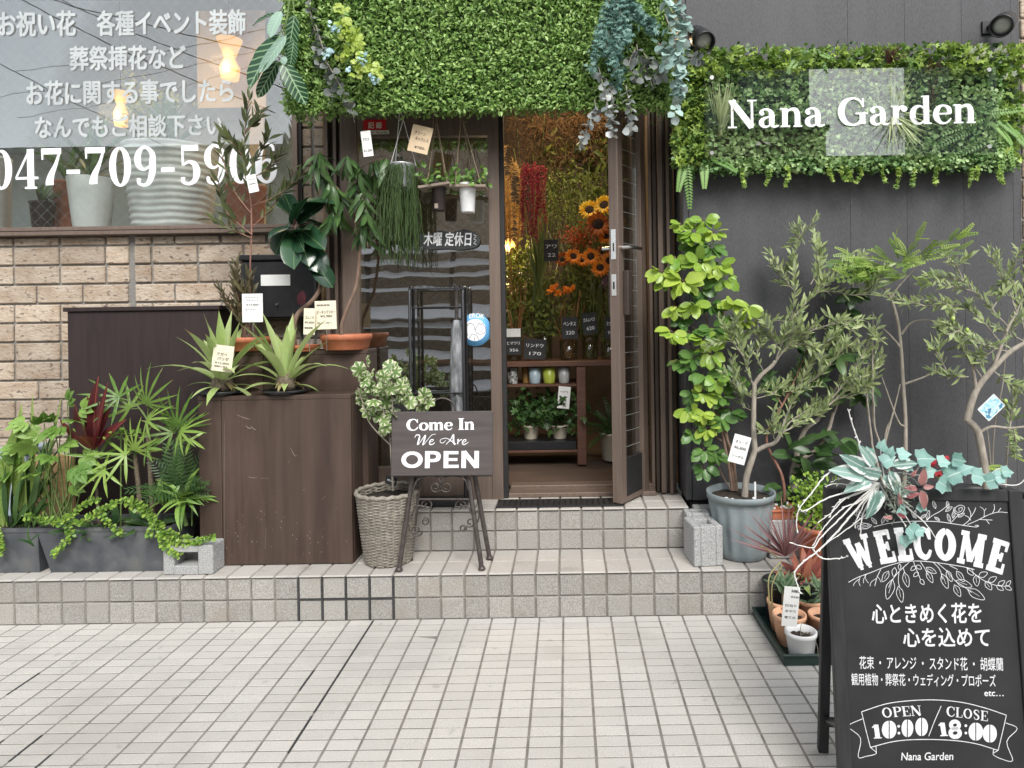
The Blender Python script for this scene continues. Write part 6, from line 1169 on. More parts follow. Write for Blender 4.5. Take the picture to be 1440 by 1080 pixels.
YT1=2.865; _,zS=trough(49,241,66,236,742,YT1,.2,'long slate grey planter trough with flared ends full of palms'); trough(-70,54,-62,50,744,YT1+.005,.2,'slate grey planter trough cut off by the photo edge')
YM=YT1+.1; GP='plants growing in the grey planters'
def base(u,Y=None): p=W(u,745,Y or YM); p[2]=zS-.002; return p
def plant(name,label,cat,b): return thing(name,label,cat,b,GP)
def ladypalm(label,trunk,heads,stemm='cane'):
    b=base(trunk[0][0]); t=plant('lady_palm',label,'palm',b); gs=MB(); gl_=MB(); pts=[b]+[W(u,v,YM) for u,v in trunk[1:]]; Q=twig(gs,pts,.011,.009,8)
    part('trunk',gs,M[stemm],t); gp=MB()
    for (u,v,r,nl,rot,dy) in heads:
        c=W(u,v,YM-dy); k=int(np.argmin(np.abs(Q[:,2]-min(c[2]-.03,Q[-1][2])))); twig(gp,[Q[k],(Q[k]+c)/2+A([0,.01,.02]),c],.0035,.0022,5); s=mpx(YM); tv=fan(nl+1,r*s*.95,.0125,3.8,'strap',.35,petiole=.01,droop=.12,n=5,var=.25)
        d=unit(A([math.cos(rot),-.35,math.sin(rot)])); gl_.scatter(tv,[c],[d],[unit(A([-.15*math.cos(rot),-.75,.65]))],1.,rng.random(1)*.8+.1)
    part('petiole',gp,M['stem_green'],t); part('fan_leaf',gl_,LM['lady'],t); return t
ladypalm('tallest lady palm with fibrous trunk reaching high before the dark cabinet',[(215,745),(213,690),(210,640),(207,590)],[(206,570,62,9,1.35,.05),(170,560,55,7,2.6,.02),(205,592,44,7,.5,.08),(185,575,48,6,2.2,-.03)])
ladypalm('lady palm with a dead leaf tip close to the brown crate',[(262,745),(252,700),(250,650),(250,615)],[(250,602,58,10,1.5,.05),(252,608,48,7,.4,.08),(245,610,46,6,2.5,.02),(268,615,26,3,-1.2,.09)],'stem_green')
ladypalm('shorter lady palm in the middle of the long planter',[(194,745),(196,700),(192,660),(190,640)],[(190,635,50,8,1.4,.07),(180,640,56,6,2.9,.06),(205,632,34,5,.5,.09),(150,660,48,6,-2.6,.1),(140,645,50,6,2.2,.04)])
t=plant('cordyline','dark red cordyline with broad upright leaves between the palms','cordyline',base(140)); gs=MB(); Q=twig(gs,[base(140),W(136,690,YM),W(133,640,YM)],.007,.006,6); part('trunk',gs,M['cane'],t); g=MB()
for u,v,w in ((129,535,18),(98,575,20),(78,592,12),(150,570,16),(170,590,14),(120,560,12),(112,610,16),(145,545,8)):
    a=W(132,632,YM-.05); e=W(u,v,YM-.06-rng.uniform(0,.1)); g.scatter(leaf(np.linalg.norm(e-a)*1.05,w*1.0*mpx(YM),'lance',.25,.25,8),[a],[e-a],nrm(1,A([0,-.9,.4]),.35),1.,rng.random(1))
part('leaf',g,LM['cordy'],t)
t=plant('lobed_plant','bright lime lobed leaves on slim upright stems before the brick wall','foliage plant',base(85)); gs=MB(); g=MB(); lob3=fan(5,.085,.042,2.3,'lance',.45,petiole=.01,n=4,var=.3)
for u,v,rot in ((38,592,2.),(112,575,.7),(95,565,1.3),(25,630,2.4),(60,665,2.2),(100,680,-.4),(125,660,.1),(75,588,1.2),(58,610,2.2),(98,590,.6),(50,625,2.8),(90,622,0),(118,640,-.2),(45,650,3.2),(70,640,1.4),(20,660,3.0),(105,600,.8),(85,600,1.8),(108,655,-.6),(62,595,1.),(125,625,.3),(30,640,2.6)):
    c=W(u,v,YM-rng.uniform(0,.09)); b=base(rng.choice([72,85,92,100])); twig(gs,[b,(b+c)/2+A([0,.01,.0]),c],.0035,.002,5); g.scatter(lob3,[c],[unit(A([math.cos(rot),-.5+rng.normal(0,.2),.4*math.sin(rot)-.25+rng.normal(0,.2)]))],nrm(1,A([0,-.65,.7]),.5),rng.uniform(.75,1.2),rng.random(1))
part('stem',gs,M['stem_green'],t); part('leaf',g,LM['lime'],t)
t=plant('spotted_aspidistra','spotted aspidistra with tall pointed leaves by the photo edge','foliage plant',base(35)); g=MB()
for u0,u1,v1,w,m in ((40,20,568,24,0),(10,18,585,26,0),(5,-15,610,24,0),(48,43,552,6,0),(60,76,555,8,0)): a=base(u0); e=W(u1,v1,YM-.05); g.scatter(leaf(np.linalg.norm(e-a),w*1.1*mpx(YM),'lance',.3,.12,9),[a],[e-a],nrm(1,A([.2,-1,.2]),.3),1.,rng.random(1))
part('leaf',g,LM['spotted'],t)
t=plant('strap_leaf_clump','dark green strap leaf clump rising from the edge planter','foliage plant',base(18)); g=MB()
for k in range(26): a=base(rng.uniform(2,48)); e=W(rng.uniform(-10,75),rng.uniform(620,710),YM-rng.uniform(-.02,.1)); g.scatter(leaf(np.linalg.norm(e-a)*1.1,.022,'lance',.3,.35,8),[a],[e-a],nrm(1,A([0,-1,.3]),.4),1.,rng.random(1))
part('leaf',g,LM['dkstrap'],t)
def vine(name,label,paths,Y,dens=34,ls=.02,grp=GP,cat='trailing vine',m='jade'):
    t=thing(name,label,cat,W(*paths[0][0],Y),grp); gs=MB(); g=MB(); tv=leaf(ls,ls*.72,'obov',.1,.25,3)
    for p in paths:
        pts=[W(u,v,Y-.012*k*0+rng.uniform(-.012,.008)) for k,(u,v) in enumerate(p)]; Q=twig(gs,pts,.0022,.0012,5); ln=np.linalg.norm(np.diff(Q,axis=0),axis=1).sum(); n=int(ln*dens*10); P,D=along(Q,n,.02,1.,1.15,.15,.4); leafy(g,tv,P,D,1.,.5)
    part('stem',gs,M['stem_green'],t); part('leaf',g,LM[m],t); return t
vine('jade_vine','jade vine spilling down the near side of the long planter',[[(30,725),(55,730),(75,735),(95,740),(100,755),(88,765),(75,780)],[(70,735),(95,728),(112,715),(125,705),(140,703)],[(140,720),(150,735),(165,745),(168,748)],[(100,735),(115,735),(130,725),(150,712),(165,708)]],YT1-.02)
vine('jade_vine','bright jade vine hanging over the planter corner towards the concrete block',[[(180,700),(195,710),(210,720),(215,735),(212,748),(208,755)],[(215,735),(225,750),(228,765),(240,775),(252,782)],[(195,715),(215,728),(235,755),(255,765),(275,762),(300,755)],[(232,745),(250,755),(268,758)],[(170,700),(185,712),(200,715)]],YT1-.03)
vine('jade_vine','small jade vine tail at the photo edge over the edge planter',[[(-5,742),(0,760),(3,775)],[(-8,750),(-2,775),(4,778)]],YT1-.02)
def tufted(name,label,u,n,ln,wd,cat,m,spread=.8,up=.7,curl=.8,v=None,tm=None,dy=.02,w=.02):
    b=base(u); c=b if v is None else W(u,v,YM); t=plant(name,label,cat,b); g=MB(); D=unit(np.stack([rng.normal(0,spread,n),rng.normal(-.25,spread*.7,n),np.abs(rng.normal(up,.35,n))],-1)); g.scatter(tm or leaf(ln,wd,'lance',.25,curl,6),np.repeat([c-A([0,dy,0])],n,0)+rng.normal(0,w,(n,3))*A([1,1,.2]),D,nrm(n,A([0,-.6,.8]),.35),rng.uniform(.6,1.15,n),rng.random(n)); part('foliage',g,m,t)
    if v is not None: g=MB(); twig(g,[b,(b+c)/2,c],.004,.003,6); part('stem',g,M['stem_green'],t)
    return t
tufted('parlor_palm','fine feathery palm low beside the brown crate',258,26,.2,.01,'palm',LM['dkstrap'],.8,.9,.7,690,pinnate(13,.19,.007,.06,'lance',.3))
tufted('spider_plant','arching pale green spider plant drooping beside the crate foot',270,30,.17,.02,'foliage plant',LM['lime'],.9,.25,1.3,698,dy=.06)
tufted('dracaena','broad leaved green dracaena tuft above the concrete block',248,14,.15,.036,'foliage plant',LM['lady'],.8,.7,.6,705,dy=.05)
tufted('paddle_plant','small plant with two paddle shaped leaves among the jade vine',166,7,.12,.03,'foliage plant',LM['dkstrap'],.5,.9,.3,dy=.05)
tufted('small_fern','small fern filling the soil between the palm trunks',215,26,.13,.02,'fern',LM['dkstrap'],.9,.5,.8)
tufted('maidenhair_fern','wispy green sprig behind the middle palm',170,60,.03,.018,'fern',LM['lady'],1.,.5,.4,610,leaf(.022,.014,'oval',.1,.3,3),0.,.035)
tufted('low_greens','low dark greens covering the soil at the planter middle',130,40,.08,.016,'foliage plant',LM['dkstrap'],1.,.5,.9,w=.09)
g=MB(); a,b=W(44,738,3.14),W(86,652,3.14); g.box(a[0],b[0],3.14,3.16,Z1,b[2]+.1); g.box(W(88,700,3.12)[0],W(103,700,3.12)[0]+.0,3.12,3.13,Z1,W(88,640,3.12)[2]); a=W(52,700,3.1); 
g=MB(); xa,xb=W(43,700,3.12)[0],W(103,700,3.12)[0]; g.box(xa,xb,3.12,3.138,Z1+.001,W(70,640,3.12)[2],0,.001); solo('chipboard_panel',g,M['osb'],'offcut of wood chip board leaning behind the lime leaves','board')
g=MB(); xa,xb=W(-10,660,3.2)[0],W(34,660,3.2)[0]; g.box(xa,xb,3.2,3.36,Z1+.001,W(20,640,3.2)[2],0,.01); g.box(xa-.01,xb+.01,3.19,3.37,W(20,640,3.2)[2]+.0005,W(20,640,3.2)[2]+.03,0,.008); solo('storage_box',g,pmat('pale blue plastic',(.3,.36,.42),(.36,.42,.47),10,.5),'pale blue plastic storage box half hidden behind the planters','box')
# ---------------------------------------------------------------- wicker basket with variegated plant
YB_=2.975; s=mpx(YB_); bx=W(547,780,YB_)[0]; t=thing('basket_plant','variegated cream and green bush in a grey wicker basket beside the OPEN sign','potted plant',(bx,YB_,Z1+.001))
h=W(547,690,YB_)[2]-Z1; rb,rt=.1,.137; g=MB(); nrow=48
for k in range(nrow):
    z=Z1+.008+h*(k+.2)/nrow; r=rb+(rt-rb)*(k/nrow)**.85; n=56; a=np.arange(n+1)*6.283/n; ph=(k%2)*math.pi; rr=r+.0028*np.sin(a*14+ph); g.tube(np.stack([bx+rr*np.cos(a),YB_+rr*np.sin(a),z+.0008*np.sin(a*14+ph)+0*a],-1),.0038,5,0,rng.random(),False)
for k in range(28): a=k*6.283/28; g.tube([(bx+rb*math.cos(a),YB_+rb*math.sin(a),Z1+.003),(bx+(rt-.001)*math.cos(a),YB_+(rt-.001)*math.sin(a),Z1+h)],.004,5,0,.5)
a=np.arange(65)*6.283/64; g.tube(np.stack([bx+rt*np.cos(a),YB_+rt*np.sin(a),Z1+h+.003*np.sin(a*20)],-1),.010,6,0,.6,False); g.lathe([(0,.002),(rb-.005,.002),(rb-.004,.02),(rt-.012,h-.03),(0,h-.03)],(bx,YB_,Z1),24,1); bo=part('basket',g,[M['wicker'],M['soil']],t)
gs=MB(); g=MB(); wh=fan(6,.043,.029,5.3,'obov',.5,n=4); Yv=2.95; LM['varieg']=leafmat('cream edged leaf',(.12,.22,.06),(.25,.36,.12),edge=(.7,.71,.5),edgew=.4,rough=.35)
for p in ([(553,690),(550,640),(548,612)],[(548,625),(528,605),(517,590),(512,575)],[(549,612),(540,580),(532,560)],[(548,620),(565,590),(580,570)],[(550,600),(552,570),(550,550)],[(580,575),(592,568),(605,562)],[(515,580),(508,560),(503,545)]): twig(gs,[W(u,v,Yv) for u,v in p],.006 if p[0][1]==690 else .003,.0025,6)
cl=[(504,524),(512,530),(520,522),(532,528),(545,520),(556,530),(566,540),(548,540),(530,545),(515,545),(508,560),(522,560),(538,558),(552,556),(566,556),(575,565),(588,562),(600,558),(606,564),(520,578),(532,584),(545,578),(556,575),(540,592),(530,570),(560,565),(546,548),(572,548),(536,600),(551,604),(590,570),(527,535),(540,532),(558,546),(514,572)]
for u,v in cl:
    for k in range(2): c=W(u+rng.normal(0,6),v+rng.normal(0,6),Yv+rng.uniform(-.07,.06)); g.scatter(wh,[c],rdir(1,.3,.2),nrm(1,A([0,-.75,.65]),.45),rng.uniform(.75,1.05),rng.random(1))
part('trunk',gs,M['bark_grey'],t); part('foliage',g,LM['varieg'],t)
tag_card(550,676,2.99,16,12,[('¥2,800',.15,.85,.4,.2)],'small black plant tag between the basket and the easel','chalkboard',-.3)
# ---------------------------------------------------------------- right side: big grey pot, olive, umbrella plant
LM['olive']=leafmat('olive leaf',(.12,.17,.055),(.42,.5,.22),back=(.34,.4,.28),rough=.45,rib=(.2,.26,.13))
LM['umbrella']=leafmat('yellow green umbrella leaf',(.14,.3,.035),(.45,.58,.09),rib=(.4,.5,.18),ribw=.05,rough=.3,trans=.3)
LM['umb_dk']=leafmat('older umbrella leaf',(.05,.14,.03),(.14,.27,.06),rib=(.2,.32,.1),rough=.3)
YG=2.985; s=mpx(YG); gx_=W(1043,790,YG)[0]; t=thing('olive_tree','olive tree with forked pale trunk in a large fluted grey pot','potted tree',(gx_,YG,Z1+.001)); h=W(1043,690,YG)[2]-Z1
g=MB(); pr=[(0,.001),(.1,0),(.108,.006)]+[(.108+.034*k/10,.006+(h-.035)*k/10) for k in range(1,11)]+[(.15,h-.028),(.152,h-.002),(.149,h),(.143,h-.002),(.138,h-.03),(0,h-.03)]
g.lathe(pr[:-1],(gx_,YG,Z1+.001),84,rad=lambda z,a:1+np.where((z>.02)&(z<h-.04),.035,0)*np.clip(np.sin(a*14)*2,-1,1)); pp=part('pot',g,M['grey_pot'],t)
n=32; a=np.arange(n)*2*math.pi/n; g=MB(); V=[(gx_,YG,Z1+h-.028)]+[(gx_+.1385*f*math.cos(x),YG+.1385*f*math.sin(x),Z1+h-.03+rng.normal(0,.004)) for f in (.5,1) for x in a]; g.add(V,[(0,1+i,1+(i+1)%n) for i in range(n)]+[(1+i,1+n+i,1+n+(i+1)%n,1+(i+1)%n) for i in range(n)]); part('soil',g,M['soil'],t)
g=MB()
for u,v,r in ((1021,690,.012),(1060,690,.009),(1075,692,.006),(1030,693,.005)): c=W(u,v,2.93); g.lathe([(0,-r*.7),(r*.8,-r*.3),(r,0),(r*.6,r*.5),(0,r*.6)],(c[0],c[1],Z1+h-.02),10)
part('pebble',g,M['white_pot'],t)
gs=MB(); g=MB(); tv=lvar(.043,.0112,'lance',.15,.2,3)
O=lambda p,dy=0.: [W(u,v,YG-dy*k) for k,(u,v) in enumerate(p)]
twig(gs,O([(1047,698),(1050,670),(1058,645),(1062,632)]),.0155,.0125,10); twig(gs,O([(1062,636),(1060,610),(1060,580),(1061,540)]),.013,.010,8); twig(gs,O([(1062,635),(1075,628),(1090,622),(1100,605)],.01),.011,.008,8); twig(gs,O([(1060,542),(1070,528),(1085,515),(1090,508)],.01),.010,.008,8)
sub=[[(1090,510),(1100,480),(1112,450),(1118,410)],[(1118,420),(1116,385),(1118,350),(1128,326)],[(1090,510),(1105,490),(1130,470),(1150,455)],[(1150,400),(1165,385),(1190,370),(1215,360)],[(1061,545),(1050,520),(1045,495),(1038,470)],[(1045,500),(1030,480),(1025,465)],[(1100,605),(1115,590),(1140,575),(1170,565)],[(1100,608),(1120,598),(1150,580),(1180,560)],[(1165,570),(1195,545),(1225,520),(1240,500)],[(1170,560),(1195,530),(1225,480),(1242,478)],[(1100,600),(1110,575),(1125,545),(1135,510)],[(1130,470),(1155,460),(1185,455),(1205,470)],[(1112,450),(1130,430),(1150,410),(1170,395)],[(1062,580),(1045,570),(1035,550)],[(1065,560),(1085,555),(1110,550),(1130,545)],[(1118,410),(1105,395),(1100,380)],[(1140,400),(1150,380),(1152,350)],[(1150,455),(1180,480),(1200,500)],[(1060,560),(1040,548),(1030,530)],[(1125,545),(1150,530),(1170,510),(1185,490)],[(1075,525),(1065,500),(1068,470),(1075,450)],[(1180,560),(1205,555),(1220,545)],[(1095,490),(1085,470),(1080,445)],[(1135,510),(1150,500),(1165,480)],[(1150,410),(1175,410),(1200,415),(1230,410)],[(1100,480),(1120,485),(1140,490)],[(1090,620),(1085,605),(1090,590)]]
for i,p in enumerate(sub):
    dy=rng.uniform(-.035,.035); Q=twig(gs,O(p,dy),.0042 if i<12 else .0026,.0012,6); ln=np.linalg.norm(np.diff(Q,axis=0),axis=1).sum()
    for rep in range(5):
        k=rng.integers(2,len(Q)-1); e=Q[k]+unit(Q[min(k+3,len(Q)-1)]-Q[k]+rng.normal(0,.02,3)+A([0,0,.01]))*rng.uniform(.06,.14); Qs=twig(gs,[Q[k],(Q[k]+e)/2+rng.normal(0,.006,3),e],.0022,.001,4,3); P,D=along(Qs,13,.1,1.04,.7,.35,.4); leafy(g,tv,P,D,1.,.4)
    P,D=along(Q,int(ln*92),.12,1.03,.7,.35,.4); leafy(g,tv,P,D,1.,.4)
part('trunk',gs,M['bark_grey'],t); part('foliage',g,LM['olive'],t)
tag_card(1040,632,2.9,24,40,[('オリーブ',.15,.85,.7,.1),('¥6,800',.15,.85,.5,.1),('シンボル',.15,.85,.2,.08)],'long white plant label tied to the olive trunk over the grey pot','paper',-.28)
g=MB(); c=W(1062,684,2.95); g.box(c[0]-.004,c[0]+.004,2.95,2.952,Z1+h-.03,c[2]+.02); solo('plant_marker',g,M['white_pot'],'thin white plant marker stuck in the grey pot soil','plant marker')
YU=3.07; t=thing('umbrella_plant','tall yellow green umbrella plant against the charcoal wall beside the door','potted plant',(W(1030,690,YU)[0],YU,Z1+.001)); gs=MB(); g=MB(); g2=MB(); U=lambda p:[W(u,v,YU+rng.uniform(-.012,.012)) for u,v in p]
pc=(W(1033,690,3.09)[0],3.085,Z1+.001)
stems=[[(1030,690),(1022,640),(1012,590),(1005,540),(998,480),(990,420),(985,370),(982,330)],[(1033,690),(1028,650),(1020,600),(1010,550),(1008,500),(1015,450),(1025,430)],[(1036,690),(1030,640),(1015,600),(1000,570),(985,540)],[(1028,690),(1012,660),(1016,640),(1022,650)],[(985,370),(968,390),(955,400)],[(1000,500),(975,490),(955,480)],[(1015,620),(1000,610),(990,600)]]
for i,p in enumerate(stems): twig(gs,U(p),.0075 if i<3 else .004,.003,7)
um=lambda L_:fan(6,L_,L_*.66,5.2,'oval',.5,petiole=.02,droop=.3,n=5,var=.12)
for u,v,L_,m,dy in ((958,318,.075,0,.02),(990,312,.075,0,.03),(975,330,.085,0,.05),(1000,350,.08,1,.05),(950,365,.085,0,.06),(985,372,.095,0,.08),(1010,375,.085,0,.06),(930,385,.085,0,.07),(960,398,.1,0,.09),(1020,395,.08,0,.05),(975,345,.08,1,.0),(1000,430,.085,1,.04),(1030,425,.085,0,.07),(1050,435,.08,0,.08),(985,410,.09,1,.03),(950,435,.085,0,.05),(945,470,.085,0,.08),(970,470,.08,1,.05),(1000,465,.08,1,.06),(1015,470,.075,0,.07),(1000,500,.075,0,.08),(975,505,.08,1,.05),(990,530,.08,1,.06),(960,510,.08,1,.03),(1005,535,.07,0,.08),(975,555,.08,1,.04),(990,555,.075,0,.07),(1015,560,.08,1,.02),(985,590,.08,1,.05),(1030,580,.075,1,.02),(965,335,.075,0,.04),(1005,330,.07,0,.05),(995,385,.085,1,.02),(940,400,.08,0,.05),(975,430,.085,0,.07),(1030,455,.08,1,.03),(960,450,.075,1,.03),(990,480,.08,0,.07),(1020,520,.075,1,.04),(1035,540,.07,1,.02),(1015,590,.08,1,.03),(970,580,.075,0,.06),(1005,640,.075,1,.02),(990,660,.07,1,.03),(995,605,.075,0,.06),(975,610,.075,1,.04),(990,635,.08,1,.05),(985,585,.06,0,.09),(1045,455,.06,0,.04)):
    c=W(u,v-4,YU-dy); n=8; a=rng.uniform(0,6.3)+np.arange(n)*.785; D=unit(np.stack([np.cos(a),-.45+.25*np.sin(a)+rng.normal(0,.25,n),.55*np.sin(a)-.45+rng.normal(0,.2,n)],-1))
    (g2 if m else g).scatter(lvar(L_*.95,L_*.56,'oval',.1,.5,6),c+D*.012,D,nrm(n,A([0,-.75,.65]),.3),rng.uniform(.6,1.05,n),np.clip(rng.random()*.7+rng.normal(.15,.15,n),0,1))
    gs.tube(spline([c,c+A([.0,.03,.0]),W(u*.55+.45*1002,v+14,YU)],3),.0022,4)
part('stem',gs,M['bark_brown'],t); part('foliage',g,LM['umbrella'],t); part('older_foliage',g2,LM['umb_dk'],t)
# terracotta box plant, thick ficus, box hedge, concrete planter
t=thing('weeping_ficus','slender reddish trunk rising from a low terracotta box with white pebbles','potted tree',(W(1103,720,2.99)[0],2.99,Z1+.001)); xa,xb=W(1086,720,2.93)[0],W(1122,720,2.93)[0]; zt_=W(1104,717,2.93)[2]; zpl=W(1104,731,2.93)[2]
g=MB(); g.box(xa,xb,2.93,3.04,zpl+.0005,zt_-.012,0,.003); g.box(xa-.006,xb+.006,2.924,3.046,zt_-.0115,zt_,0,.003); part('box',g,M['terracotta'],t)
g=MB()
for k in range(26): c=(rng.uniform(xa+.01,xb-.01),rng.uniform(2.94,3.03)); r=rng.uniform(.006,.011); g.lathe([(0,-r*.5),(r,0),(r*.6,r*.5),(0,r*.6)],(c[0],c[1],zt_+.003),8)
part('pebbles',g,M['white_pot'],t); gs=MB(); g=MB(); twig(gs,[W(u,v,2.99) for u,v in ((1103,718),(1103,690),(1098,665),(1085,640),(1078,620),(1082,600),(1100,570),(1115,540))],.008,.004,8,)
for p in ([(1100,570),(1085,545),(1078,520)],[(1115,540),(1130,505),(1140,470)],[(1108,555),(1135,540),(1155,535)]): Q=twig(gs,[W(u,v,2.99+.02*k) for k,(u,v) in enumerate(p)],.004,.002,5); P,D=along(Q,34,.1,1.,.9,-.1,.4); leafy(g,leaf(.06,.02,'lance',.15,.4,4),P,D,1.,.5)
part('trunk',gs,M['stem_red'],t); part('foliage',g,LM['dkstrap'],t)
g=MB(); xa2,xb2=W(1083,760,2.92)[0],W(1150,760,2.92)[0]; g.box(xa2,xb2,2.92,3.07,Z1+.001,zpl,0,.006); solo('stone_pedestal',g,M['concrete'],'square speckled grey concrete planter block carrying the terracotta box','pedestal')
t=thing('banyan_bonsai','thick pale trunked ficus with large glossy leaves behind the concrete planter','potted tree',(W(1118,700,3.11)[0],3.11,Z1+.001)); pot(t,(W(1118,700,3.11)[0],3.11,Z1+.001),.055,.05,W(1118,690,3.11)[2]-Z1-.0,M['black_plastic']); gs=MB(); g=MB()
twig(gs,[W(u,v,3.1) for u,v in ((1118,696),(1116,670),(1120,650))],.022,.02,10); twig(gs,[W(u,v,3.09) for u,v in ((1119,655),(1122,630),(1132,605),(1150,590))],.014,.01,8); twig(gs,[W(u,v,3.08) for u,v in ((1119,660),(1130,645),(1150,630),(1165,605),(1172,580))],.011,.008,8)
twig(gs,[W(u,v,3.12) for u,v in ((1150,590),(1170,560),(1190,500),(1195,440),(1200,395))],.008,.004,6); twig(gs,[W(u,v,3.1) for u,v in ((1172,585),(1185,550),(1200,520),(1205,500))],.005,.003,6)
bigf=leaf(.11,.042,'oval',.15,.45,7)
for u,v,n,up in ((1210,372,11,-.5),(1200,410,8,-.5),(1200,540,7,-.6),(1215,545,6,-.7),(1180,620,6,.1),(1108,635,4,.2),(1140,655,6,.3),(1150,640,5,.3),(1105,690,5,.1),(1135,670,6,.2),(1190,440,6,-.3),(1172,500,5,-.2),(1160,610,4,.1)):
    P=np.repeat([W(u,v,3.09-rng.random()*.06)],n,0)+rng.normal(0,.012,(n,3)); leafy(g,bigf,P,unit(np.stack([rng.normal(0,.8,n),rng.normal(-.4,.4,n),rng.normal(up,.35,n)],-1)),1.,.4)
part('trunk',gs,M['bark_grey'],t); part('leaf',g,LM['alii'],t)
def bush(name,label,u,v,ru,rv,Y,n,m,cat='shrub',ls=.02,z=None):
    t=thing(name,label,cat,W(u,v+rv,Y)); s=mpx(Y); P=A([W(u,v,Y)])+np.clip(rng.normal(0,.5,(n,3)),-1.1,1.1)*A([ru*s,ru*s*.7,rv*s]); g=MB(); g.scatter(leaf(ls,ls*.6,'obov',.15,.3,3),P,rdir(n,.6,.3),nrm(n,TOV,.6),rng.uniform(.7,1.25,n),rng.random(n)); part('foliage',g,m,t); g=MB(); b=W(u,v+rv,Y)
    for k in range(14): q=P[rng.integers(0,n)]; g.tube([b+A([rng.normal(0,.01),rng.normal(0,.01),-.03]),(b+q)/2+rng.normal(0,.01,3),q],.0018,4)
    part('stem',g,M['stem_green'],t); return t
LM['boxhedge']=leafmat('bright boxwood leaf',(.1,.22,.02),(.32,.46,.06),rough=.4)
t=bush('boxwood_bush','small bright boxwood bush beside the framed chalkboard edge',1146,708,30,38,2.86,900,LM['boxhedge']); pot(t,(W(1150,740,2.86)[0],2.86,Z1+.001),.09,.075,W(1150,738,2.86)[2]-Z1,M['terracotta'])
# trees behind the chalkboard
def backpot(t,u,Y,r=.12,h=.28,m='black_plastic'): pot(t,(W(u,700,Y)[0],Y,Z1+.001),r,r*.8,h,M[m]); return Z1+h-.03
t=thing('thin_tree','slender grey multi stemmed tree with flat feathery leaf sprays against the siding','potted tree',(W(1268,690,3.0)[0],3.0,Z1+.001)); backpot(t,1268,3.0); gs=MB(); g=MB(); Yt=3.0
twig(gs,[W(u,v,Yt) for u,v in ((1270,750),(1271,690),(1273,640),(1273,590),(1270,540),(1267,490),(1262,450),(1253,420),(1245,405))],.011,.006,8)
for p in ([(1253,420),(1262,405),(1280,385),(1300,362)],[(1250,412),(1235,398),(1220,390)],[(1267,490),(1255,475),(1240,460)],[(1268,470),(1280,455),(1300,450),(1340,455)],[(1272,540),(1300,530),(1320,520)],[(1272,600),(1262,590),(1240,530)],[(1240,630),(1230,600),(1228,560),(1215,535)],[(1228,595),(1227,540),(1227,480),(1228,440)],[(1245,620),(1256,580),(1265,545)]): twig(gs,[W(u,v,Yt-.01*k) for k,(u,v) in enumerate(p)],.006,.002,6)
twig(gs,[W(u,v,Yt) for u,v in ((1262,745),(1230,640),(1225,610),(1217,540))],.007,.004,6); twig(gs,[W(u,v,Yt) for u,v in ((1266,745),(1245,625),(1255,585),(1266,540))],.006,.003,6)
LM['silk']=leafmat('feathery leaflet',(.1,.2,.025),(.34,.46,.09),rough=.4,trans=.3); pn_=pinnate(9,.13,.0115,.026,'oval',.2)
for u0,v0,u1,v1 in ((1240,385,1170,365),(1245,380,1180,350),(1250,380,1195,358),(1235,388,1168,385),(1260,370,1225,352),(1265,362,1258,330),(1270,362,1290,335),(1295,365,1320,335),(1300,360,1350,335),(1300,365,1350,350),(1255,378,1215,372),(1250,385,1205,392),(1290,370,1265,350),(1265,385,1235,375),(1280,390,1310,390),(1275,385,1250,395),(1255,372,1280,365),(1300,365,1270,372),(1285,388,1305,400),(1320,345,1345,332),(1240,392,1200,378)):
    a=W(u0,v0,Yt-.02); e=W(u1,v1,Yt-rng.uniform(.04,.16)); k=np.linalg.norm(e-a)/.13; g.scatter(pn_,[a],[e-a],nrm(1,A([0,-.85,.6]),.25),k*.75,rng.random(1))
    for q in range(3): f=a+(e-a)*rng.uniform(.3,.95); g.scatter(pn_,[f],[unit(e-a)+A([0,rng.uniform(-.6,0),rng.uniform(-.5,.7)])],nrm(1,A([0,-.8,.6]),.3),rng.uniform(.45,.75),rng.random(1))
part('trunk',gs,M['bark_grey'],t); part('foliage',g,LM['silk'],t)
t=thing('olive_tree','crooked thick trunked olive tree behind the chalkboard with green fruit','potted tree',(W(1390,700,2.85)[0],2.85,Z1+.001)); backpot(t,1392,2.85,.14,.3); gs=MB(); g=MB(); Yo=2.85
for p,r0,r1 in (([(1392,750),(1386,670),(1380,630),(1374,605),(1362,592),(1358,588)],.017,.014),([(1360,592),(1365,570),(1375,545),(1395,520),(1420,495),(1445,480)],.016,.009),([(1373,550),(1368,520),(1362,505)],.008,.005),([(1395,520),(1405,495),(1418,460),(1430,440)],.008,.005),([(1378,607),(1395,600),(1420,602),(1440,600)],.007,.004)): twig(gs,[W(u,v,Yo) for u,v in p],r0,r1,9)
